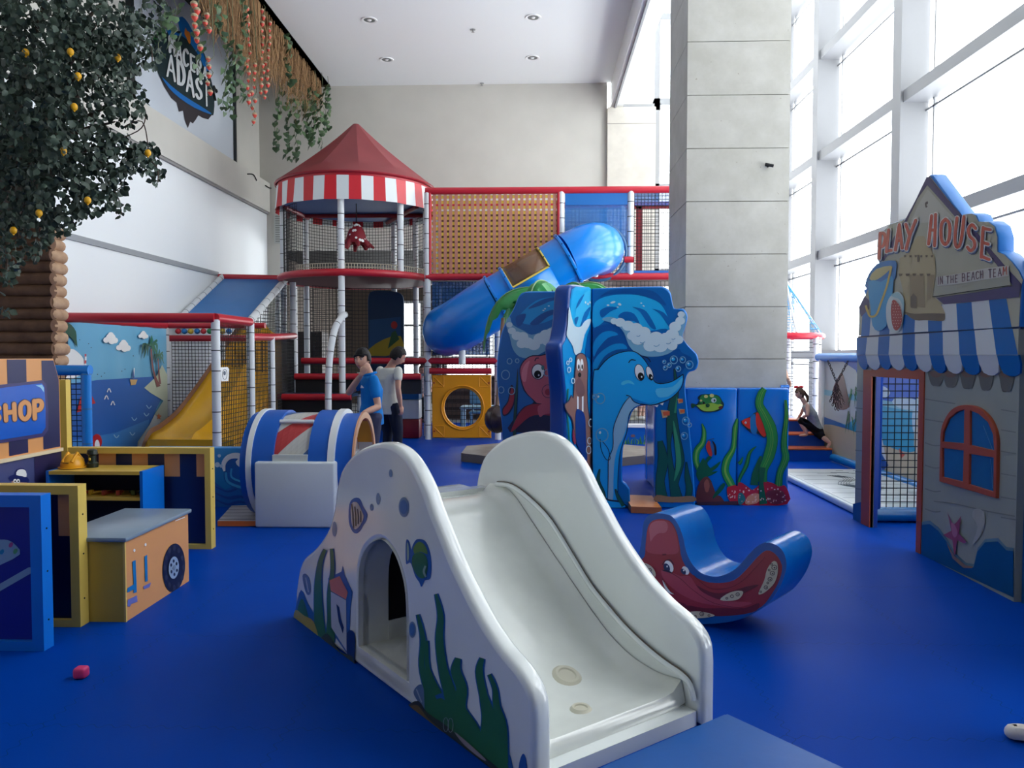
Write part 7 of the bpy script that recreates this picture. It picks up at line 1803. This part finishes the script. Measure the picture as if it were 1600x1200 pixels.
for (a, b, c_, d_, Y, n, lb) in iv: strand(a, b, c_, d_, Y, n, .105 if Y > 14 else .09, 'ivy_strand', lb, G_i)
sb = [(386, 8, 389, 165, 12.4, 14, 'strawberry garland left of the pair, dense with small berries'), (397, 95, 396, 196, 12.6, 9, 'strawberry garland reaching lowest, in front of the beige wall'), (410, 10, 409, 150, 13.0, 13, 'strawberry garland in front of the dried grass, second from the right'), (419, 30, 417, 158, 13.3, 12, 'rightmost strawberry garland against the dried grass'), (303, 0, 309, 78, 9.6, 7, 'strawberry garland with large berries over the island logo'), (328, 85, 326, 150, 10.4, 5, 'short strawberry garland beside the last letters of the sign'), (322, 20, 325, 50, 10.2, 3, 'tiny strawberry garland above the sign frame')]
for (a, b, c_, d_, Y, n, lb) in sb: strand(a, b, c_, d_, Y, n, .075 if n != 7 else .085, 'strawberry_garland', lb, G_s)
mb = MB(); mb.box((-4.95, 8.0, 7.40), (-4.55, 16.9, 7.46), m_brown); mb.tube([(-4.75, 8.0, 7.36), (-4.75, 16.9, 7.36)], .03, m_brown, 8)
mb.build('trim_6', kind='structure')
mb = MB(); mb.tube([(-5.3, 8.0, 7.4), (-5.3, 12.6, 7.4)], .03, m_brown, 8)
mb.build('trim_7', kind='structure')
# ================================================================ PEOPLE
def loft(mb, secs, ux_, uy_, m, n=20):
    """secs: (centre, rx, ry) elliptical sections"""
    vs = []
    for (c, a, b) in secs:
        for k in range(n): t = 2 * pi * k / n; vs.append(Vector(c) + ux_ * a * cos(t) + uy_ * b * sin(t))
    N = len(secs)
    mb.add(vs, [(i * n + k, i * n + (k + 1) % n, (i + 1) * n + (k + 1) % n, (i + 1) * n + k) for i in range(N - 1) for k in range(n)] + [list(range(n - 1, -1, -1)), list(range((N - 1) * n, N * n))], m, True)


def limb(mb, pts, rs, m):
    pts = crom(pts, 4, False); n = len(pts); rr_ = []
    for i in range(n):
        t = i / (n - 1) * (len(rs) - 1); k = min(int(t), len(rs) - 2); rr_.append(rs[k] + (rs[k + 1] - rs[k]) * (t - k))
    mb.tube(pts, rr_, m, 14)
    for p, r in ((pts[0], rr_[0]), (pts[-1], rr_[-1])): mb.sphere(p, r, m, 12, 8)


def fuse(mb, name, parent, vox, smooth=4, lab=None):
    """weld the pieces into one continuous surface"""
    o = mb.build(name, parent)
    me0 = o.data
    md = o.modifiers.new('r', 'REMESH'); md.mode = 'VOXEL'; md.voxel_size = vox; md.use_smooth_shade = True
    sm = o.modifiers.new('s', 'SMOOTH'); sm.iterations = smooth; sm.factor = .5
    dg = bpy.context.evaluated_depsgraph_get(); ev = o.evaluated_get(dg)
    me = bpy.data.meshes.new_from_object(ev); o.modifiers.clear(); o.data = me
    for m in mb.mats:
        if m.name not in [x.name for x in me.materials if x]: me.materials.append(m)
    bpy.data.meshes.remove(me0)
    if lab: o['label'] = lab
    return o


def hand(mb, w, d, nrm, side, s, m, curl=.5):
    """palm, four unequal fingers and a thumb; d finger direction, nrm palm normal"""
    d = d.normalized(); a = (d.cross(nrm)).normalized() * side; nrm = a.cross(d).normalized() * side
    R3 = Matrix((a, d, nrm)).transposed()
    mb.sphere(w + d * .045 * s, (.04 * s, .052 * s, .017 * s), m, 14, 10, R3); mb.sphere(w, (.026 * s, .03 * s, .02 * s), m, 12, 8, R3)
    for k, (off, L, c) in enumerate(((.029, .068, 0), (.010, .078, .05), (-.009, .073, .12), (-.027, .058, .2))):
        p0 = w + d * .082 * s + a * off * s; pts = [p0 - d * .02 * s, p0]; an = 0; p = p0
        for seg in (.42, .32, .26):
            an += (curl + c) * (.9 if seg > .4 else .8); p = p + (d * cos(an) + nrm * sin(an)) * L * seg * s; pts.append(p)
        mb.tube(pts, [.0088 * s, .0088 * s, .0085 * s, .008 * s, .0065 * s], m, 8); mb.sphere(pts[-1], .0066 * s, m, 8, 6)
    q = w + d * .02 * s + a * .03 * s
    tp = [w + d * .012 * s + a * .018 * s, q, q + (a * .6 + d * .8 + nrm * .25).normalized() * .032 * s, q + (a * .35 + d * .9 + nrm * .45).normalized() * .058 * s]
    mb.tube(tp, [.012 * s, .0115 * s, .0098 * s, .008 * s], m, 8); mb.sphere(tp[-1], .008 * s, m, 8, 6)


def head(mb, c, fd, up, s, m):
    """head with jaw, brow, nose, lips and ears; fd is where the face looks"""
    fd = fd.normalized(); up = (up - fd * up.dot(fd)).normalized(); rt = fd.cross(up).normalized(); nu, nv = 36, 26; vs = []; fs = []
    g = lambda x, z, x0, z0, sx, sz: math.exp(-((x - x0) / sx) ** 2 - ((z - z0) / sz) ** 2)
    for j in range(nv + 1):
        ph = pi * j / nv
        for i in range(nu):
            th = 2 * pi * i / nu; x, y, z = sin(ph) * sin(th), sin(ph) * cos(th), cos(ph)
            X_, Y_, Z_ = x * .076, y * .094, z * .117
            if z < 0: X_ *= 1 - .36 * z * z; Y_ *= 1 - .14 * z * z if y > 0 else 1 - .5 * z * z
            if y > 0:
                Y_ += .022 * g(X_, Z_, 0, -.022, .012, .018) + .010 * g(X_, Z_, 0, .004, .009, .03) + .006 * g(X_, Z_, 0, .032, .05, .012)
                Y_ -= .010 * (g(X_, Z_, .03, .012, .016, .012) + g(X_, Z_, -.03, .012, .016, .012))
                Y_ += .007 * g(X_, Z_, 0, -.058, .022, .007) + .006 * g(X_, Z_, 0, -.07, .02, .006) + .012 * g(X_, Z_, 0, -.1, .022, .014)
                Y_ -= .004 * g(X_, Z_, 0, -.085, .03, .006)
            vs.append(c + (rt * X_ + fd * Y_ + up * Z_) * s)
    fs = [(j * nu + i, (j + 1) * nu + i, (j + 1) * nu + (i + 1) % nu, j * nu + (i + 1) % nu) for j in range(nv) for i in range(nu)]
    mb.add(vs, fs, m, True); R3 = Matrix((rt, fd, up)).transposed()
    for q in (-1, 1): mb.sphere(c + (rt * .077 * q - fd * .005 - up * .008) * s, (.009 * s, .017 * s, .028 * s), m, 10, 8, R3)
    return rt, fd, up, R3


def figure(label, base, az, H, joints=None, skin=(196, 148, 124), shirt=None, pants=None, hair=((20, 18, 20), 'short'), look=None, sleeve=.5, pantlen=.95, shw=.17, shoes=None, vox=.008, group=None, handL=None, handR=None, spine=None, hat=None, shirt_low=.0, stripes=None, collar=False, flat=False):
    base = Vector(base); s = H / 1.7; f = V(cos(az), sin(az), 0); r = V(sin(az), -cos(az), 0); z = V(0, 0, 1); J = joints or {}
    P = lambda a, b, c: base + (f * a + r * b + z * c) * s
    t = thing('person', base, label, 'person', group); ms = M(skin, .55, .4)
    g = lambda k, d: Vector(J[k]) if k in J else d
    pel = g('pel', P(0, 0, .93)); che = g('che', P(0, 0, 1.25)); nek = g('nek', P(-.01, 0, 1.43)); hd = g('hd', P(.02, 0, 1.585))
    sp = (nek - pel).normalized(); sr = g('sr_dir', r) if 'sr_dir' in J else r; sfw = sp.cross(sr).normalized() * -1; sfw = sfw if sfw.dot(f) > 0 else -sfw
    hip, kn, an, sho, el, wr = {}, {}, {}, {}, {}, {}
    for q, n in ((1, 'R'), (-1, 'L')):
        hip[n] = pel + r * .085 * q * s - sp * .02 * s; kn[n] = g('kn' + n, P(.02, .10 * q, .49)); an[n] = g('an' + n, P(-.02, .11 * q, .085))
        sho[n] = nek - sp * .06 * s + sr * shw * q * s; el[n] = g('el' + n, P(-.03, (shw + .06) * q, 1.12)); wr[n] = g('wr' + n, P(.04, (shw + .08) * q, .88))
    mb = MB()
    loft(mb, [(pel - sp * .07 * s, .12 * s, .09 * s), (pel, .155 * s, .105 * s), (pel.lerp(che, .5), .125 * s, .09 * s), (che, .145 * s, .105 * s), (nek - sp * .07 * s, .15 * s, .08 * s), (nek - sp * .01 * s, .06 * s, .055 * s)], sr, sfw, ms)
    limb(mb, [nek - sp * .04 * s, nek.lerp(hd, .7)], [.056 * s, .052 * s], ms)
    for n, q in (('R', 1), ('L', -1)):
        limb(mb, [hip[n], kn[n]], [.085 * s, .072 * s, .052 * s], ms); limb(mb, [kn[n], an[n]], [.052 * s, .055 * s, .034 * s], ms)
        limb(mb, [sho[n], el[n]], [.050 * s, .042 * s, .035 * s], ms); limb(mb, [el[n], wr[n]], [.036 * s, .036 * s, .023 * s], ms)
        dd, nn, cu = {'R': handR, 'L': handL}[n] or ((wr[n] - el[n]), -r * q, .45)
        hand(mb, wr[n], Vector(dd), Vector(nn), q, s, ms, cu)
        fd_ = g('ft' + n, f); limb(mb, [an[n] + V(0, 0, -.01 * s), an[n] - V(0, 0, .045 * s), an[n] + (fd_ * .07 - z * .055) * s, an[n] + (fd_ * .14 - z * .062) * s], [.032 * s, .034 * s, .032 * s, .022 * s], ms)
    lk = Vector(look) if look is not None else f; rt, fd, up, R3 = head(mb, hd, lk, sp * .4 + z, s, ms)
    fuse(mb, 'body', t, vox, 3)
    # face details
    mb = MB(); dk = M((24, 18, 20), .4)
    for q in (-1, 1):
        e = hd + (rt * .031 * q + fd * .083 + up * .010) * s; mb.sphere(e, (.0125 * s, .006 * s, .0065 * s), m_white, 10, 6, R3); mb.sphere(e + fd * .0045 * s, (.0058 * s, .004 * s, .006 * s), dk, 8, 6, R3)
        mb.tube([hd + (rt * x * q + fd * y + up * zz) * s for x, y, zz in ((.012, .094, .028), (.03, .091, .034), (.048, .078, .028))], .0035 * s, dk, 6)
    mb.sphere(hd + (fd * .089 - up * .063) * s, (.022 * s, .008 * s, .0065 * s), M((150, 84, 80), .5), 10, 6, R3); mb.build('facial_features', t)
    # hair
    if hair:
        hc_, style = hair; mh_ = M(hc_, .6, .3, bump=.3, bscale=60); mb = MB(); nu, nv = 32, 20; vs = []; keep = []
        for j in range(nv + 1):
            ph = pi * j / nv
            for i in range(nu):
                th = 2 * pi * i / nu; x, y, zz = sin(ph) * sin(th), sin(ph) * cos(th), cos(ph); k = 1 + .02 * sin(th * 9 + ph * 7)
                vs.append(hd + (rt * x * .088 * k + fd * (y * .106 * k - .008) + up * (zz * .128 * k + .008)) * s)
        def low(th_y, zz): return zz > (.34 if style == 'bangs' else .5) if th_y > .45 else (zz > -.1 if th_y > -.05 else zz > (-.62 if style == 'short' else -.8))
        fs = [(j * nu + i, (j + 1) * nu + i, (j + 1) * nu + (i + 1) % nu, j * nu + (i + 1) % nu) for j in range(nv) for i in range(nu) if low(sin(pi * (j + .5) / nv) * cos(2 * pi * (i + .5) / nu), cos(pi * (j + .5) / nv))]
        mb.add(vs, fs, mh_, True)
        if style in ('bangs', 'tail'):
            mb.sphere(hd + (-fd * .11 + up * .0) * s, (.05 * s, .045 * s, .06 * s), mh_, 12, 8, R3)
            mb.tube([hd + (rt * x + fd * (.090 - 5 * x * x) + up * (.052 - 3 * x * x)) * s for x in [-.06 + .012 * k for k in range(11)]], .009 * s, mh_, 8)
        if style == 'tail': limb(mb, [hd - fd * .12 * s, hd - (fd * .18 + up * .1) * s, hd - (fd * .17 + up * .22) * s], [.03 * s, .035 * s, .012 * s], mh_)
        o = mb.build('hair', t, solid=.004)
    if shirt:
        mb = MB(); m_s = shirt if not isinstance(shirt, tuple) else M(shirt, .8, .2, bump=.3, bscale=14)
        loft(mb, [(pel - sp * shirt_low * s, .182 * s, .136 * s), (pel + sp * .0 * s, .178 * s, .132 * s), (pel + sp * .07 * s, .162 * s, .12 * s), (pel.lerp(che, .45), .145 * s, .112 * s), (che, .164 * s, .122 * s), (nek - sp * .085 * s, (shw + .025) * s, .098 * s), (nek - sp * .045 * s, (shw - .01) * s, .085 * s), (nek - sp * .02 * s, .085 * s, .07 * s)], sr, sfw, m_s)
        for n in 'RL':
            if sleeve > 0: limb(mb, [sho[n] + sp * .0 * s, sho[n].lerp(el[n], sleeve)], [.057 * s, .058 * s, .056 * s], m_s)
            else: mb.sphere(sho[n] - sr * .04 * s * (1 if n == 'R' else -1), .05 * s, m_s, 12, 8)
        so = fuse(mb, 'shirt', t, vox, 4)
        if collar:
            mb = MB(); mb.tube([nek + sp * .0 * s + (sr * cos(a) * .074 + sfw * sin(a) * .064) * s - sp * .012 * sin(a) * s for a in [2 * pi * k / 20 for k in range(20)]], .014 * s, m_s, 8, closed=True); mb.build('collar', t)
    if pants:
        mb = MB(); m_p = pants if not isinstance(pants, tuple) else M(pants, .8, .2, bump=.35, bscale=12)
        loft(mb, [(pel - sp * .12 * s, .15 * s, .11 * s), (pel - sp * .02 * s, .168 * s, .122 * s), (pel + sp * .07 * s, .15 * s, .11 * s)], sr, sfw, m_p)
        for n in 'RL':
            if pantlen > .5:
                limb(mb, [hip[n], kn[n]], [.105 * s, .09 * s, .068 * s], m_p); e = kn[n].lerp(an[n], (pantlen - .5) * 2); limb(mb, [kn[n], e], [.068 * s, .064 * s, .056 * s], m_p)
            else: limb(mb, [hip[n], hip[n].lerp(kn[n], pantlen * 2)], [.105 * s, .095 * s, .085 * s], m_p)
        fuse(mb, 'trousers', t, vox, 4)
    if shoes:
        for n in 'RL':
            fd_ = g('ft' + n, f); mb = MB(); m_ = M(shoes, .5); a = an[n] - V(0, 0, .05 * s)
            limb(mb, [a - fd_ * .04 * s, a + fd_ * .06 * s - V(0, 0, .005 * s), a + fd_ * .16 * s - V(0, 0, .012 * s)], [.042 * s, .044 * s, .034 * s], m_)
            lo_ = an[n].z - .084 * s
            for v_ in mb.v: v_.z = max(min(v_.z, lo_ + (.05 if flat else .2)), lo_ + .001)
            mb.build('shoe', t)
    return t, dict(hd=hd, up=up, fd=fd, rt=rt, s=s, che=che, f=f, sfw=sfw)


# attendant in the blue polo shirt, standing behind the crawl tunnel
wp = atY(578, 640, 8.02)
hR = atY(572, 577, 7.77); eR = atY(545, 613, 8.05); hL = atY(560, 652, 7.66); eL = atY(591, 636, 7.86)
t_, inf = figure('woman with black hair in blue polo shirt touching her chin, behind the crawl tunnel', (wp.x, 8.04, 0), radians(205), 1.62,
    joints=dict(elR=eR, wrR=hR + V(-.05, .02, -.05), elL=eL, wrL=hL + V(.05, .03, .045), hd=atY(566, 562, 7.98), nek=atY(578, 584, 8.03), che=atY(581, 610, 8.04), pel=atY(580, 648, 8.06)),
    skin=(206, 160, 138), shirt=(16, 120, 200), pants=(66, 68, 92), hair=((16, 14, 18), 'bangs'), look=(-.25, -.97, -.02), sleeve=.55, shw=.15, shoes=(40, 40, 46), vox=.0065, shirt_low=.11, collar=True,
    handR=(V(.5, -.2, .75), V(.3, .9, 0), .55), handL=(V(-.75, -.3, -.45), V(0, 0, -1), .35))
mb = MB(); c0 = inf['che'] + V(-.075, -.118, .03)
mb.face([c0 + V(-.02, 0, 0), c0 + V(.02, -.004, 0), c0 + V(.005, -.004, .022), c0 + V(-.01, -.002, .03)], m_white); mb.build('chest_emblem', t_)
# man in the white T-shirt
mp_ = atY(612, 640, 9.95)
figure('man in white T-shirt and navy trousers seen from behind, looking down', (mp_.x, 9.95, 0), radians(52), 1.66,
    joints=dict(hd=atY(622, 557, 9.9), nek=atY(608, 572, 9.93), che=atY(607, 592, 9.95), elR=atY(622, 607, 9.75), wrR=atY(626, 634, 9.78), pel=atY(609, 632, 9.97)),
    skin=(196, 146, 124), shirt=(206, 206, 196), pants=(28, 34, 52), hair=((24, 20, 20), 'short'), look=(.75, .25, -.5), sleeve=.42, shw=.18, pantlen=.86, shoes=(200, 200, 196), vox=.008, shirt_low=.12)
# girl climbing the soft steps
G = lambda u, v, Y: atY(u, v, Y)
t_, inf = figure('small girl in grey striped top and black shorts climbing the blue soft steps', (3.95, 11.2, .36), radians(172), 1.12,
    joints=dict(pel=G(1277, 672, 11.25), che=G(1268, 648, 11.2), nek=G(1258, 630, 11.2), hd=G(1249, 615, 11.18), elL=G(1262, 648, 11.05), wrL=G(1250, 655, 11.3), elR=G(1252, 646, 11.35), wrR=G(1247, 654, 11.6),
                knL=G(1250, 656, 11.2), anL=G(1260, 676, 11.2), knR=G(1284, 682, 11.1), anR=G(1296, 691, 11.05), ftR=V(-.4, -.1, -.4), ftL=V(-1, 0, 0)),
    skin=(206, 164, 144), shirt=M((150, 154, 154), .8, .2, c2=(180, 184, 182), scale=30), pants=(16, 14, 18), hair=((90, 66, 54), 'tail'), look=(-.98, -.25, -.15), sleeve=0, shw=.15, pantlen=.46, vox=.0065)
mb = MB(); b = inf['hd'] + inf['up'] * .085
for q in (-1, 1):
    mb.sphere(b + V(.035 * q, 0, .012), (.038, .02, .022), M((206, 24, 40), .5), 10, 8)
mb.sphere(b + V(0, -.01, .012), .014, M((170, 16, 30), .5), 8, 6); mb.build('hair_bow', t_)
# adult leaning on the column padding, mostly hidden behind the column
pa = G(1230, 598, 9.38)
figure('person behind the stone column, only a bare forearm and hand visible over the padding', (2.35, 9.78, 0), radians(-80), 1.68,
    joints=dict(elL=G(1219, 562, 9.6), wrL=pa + V(0, 0, .045)), skin=(200, 156, 134), shirt=(226, 226, 222), pants=(50, 54, 70), hair=((40, 30, 26), 'short'), sleeve=.4, shoes=(60, 60, 60), vox=.009, handL=(V(.2, -.5, -.6), V(-1, 0, 0), .4))
# legs beyond the dolphin doorway
bp = G(1003, 655, 15.9)
figure('person in navy shorts and white shoes standing on the pale bench beyond the dolphin doorway', (bp.x, 15.9, .18), radians(-30), 1.66, joints=None, skin=(190, 150, 132), shirt=(120, 60, 60), pants=(24, 28, 48), hair=((40, 30, 26), 'short'), pantlen=.46, shoes=(232, 236, 232), vox=.012)
# guest sitting at the counter behind the netting
sp_ = G(657, 612, 17.0)
figure('person in a pale checked shirt seated in the dim cafe behind the netting', (sp_.x, 17.2, 0), radians(-70), 1.6,
    joints=dict(pel=V(sp_.x, 17.2, .55), che=V(sp_.x, 17.2, .85), nek=V(sp_.x, 17.2, 1.02), hd=V(sp_.x + .02, 17.15, 1.16), knL=V(sp_.x + .1, 16.85, .5), knR=V(sp_.x - .12, 16.85, .5), anL=V(sp_.x + .1, 16.85, .09), anR=V(sp_.x - .12, 16.85, .09), elL=V(sp_.x + .24, 17.1, .72), elR=V(sp_.x - .22, 17.1, .72), wrL=V(sp_.x + .1, 16.9, .62), wrR=V(sp_.x - .1, 16.9, .62)),
    skin=(190, 140, 124), shirt=M((196, 186, 190), .8, .2, c2=(120, 110, 130), scale=40), pants=(30, 26, 30), hair=((60, 40, 34), 'short'), sleeve=.6, vox=.012, shoes=(30, 30, 30))
mb = MB(); mb.lathe((sp_.x, 17.22, 0), [(0, .46), (.17, .46), (.18, .43), (.04, .41), (.03, .04), (.18, .02), (.18, 0), (0, 0)], m_dark, 16); mb.build('stool', None, (sp_.x, 17.22, 0), 'dark round stool under the seated cafe guest', 'stool')
# visitor at the right frame edge: only the shoe shows
sh = atZ(1588, 1150, 0)
figure('person cut off by the right edge, only a pale flat shoe on the floor visible', (sh.x + .53, sh.y - .08, 0), radians(165), 1.62,
    joints=dict(anR=(sh.x + .12, sh.y - .07, .085), anL=(sh.x + .5, sh.y - .25, .085), knR=(sh.x + .36, sh.y + .02, .47), ftR=V(-.93, .3, 0).normalized(), ftL=V(-.93, .3, 0).normalized()), skin=(190, 150, 130), shirt=(60, 60, 66), pants=(20, 34, 78), hair=((40, 30, 26), 'short'), pantlen=.93, shoes=(226, 218, 210), vox=.009, flat=True)
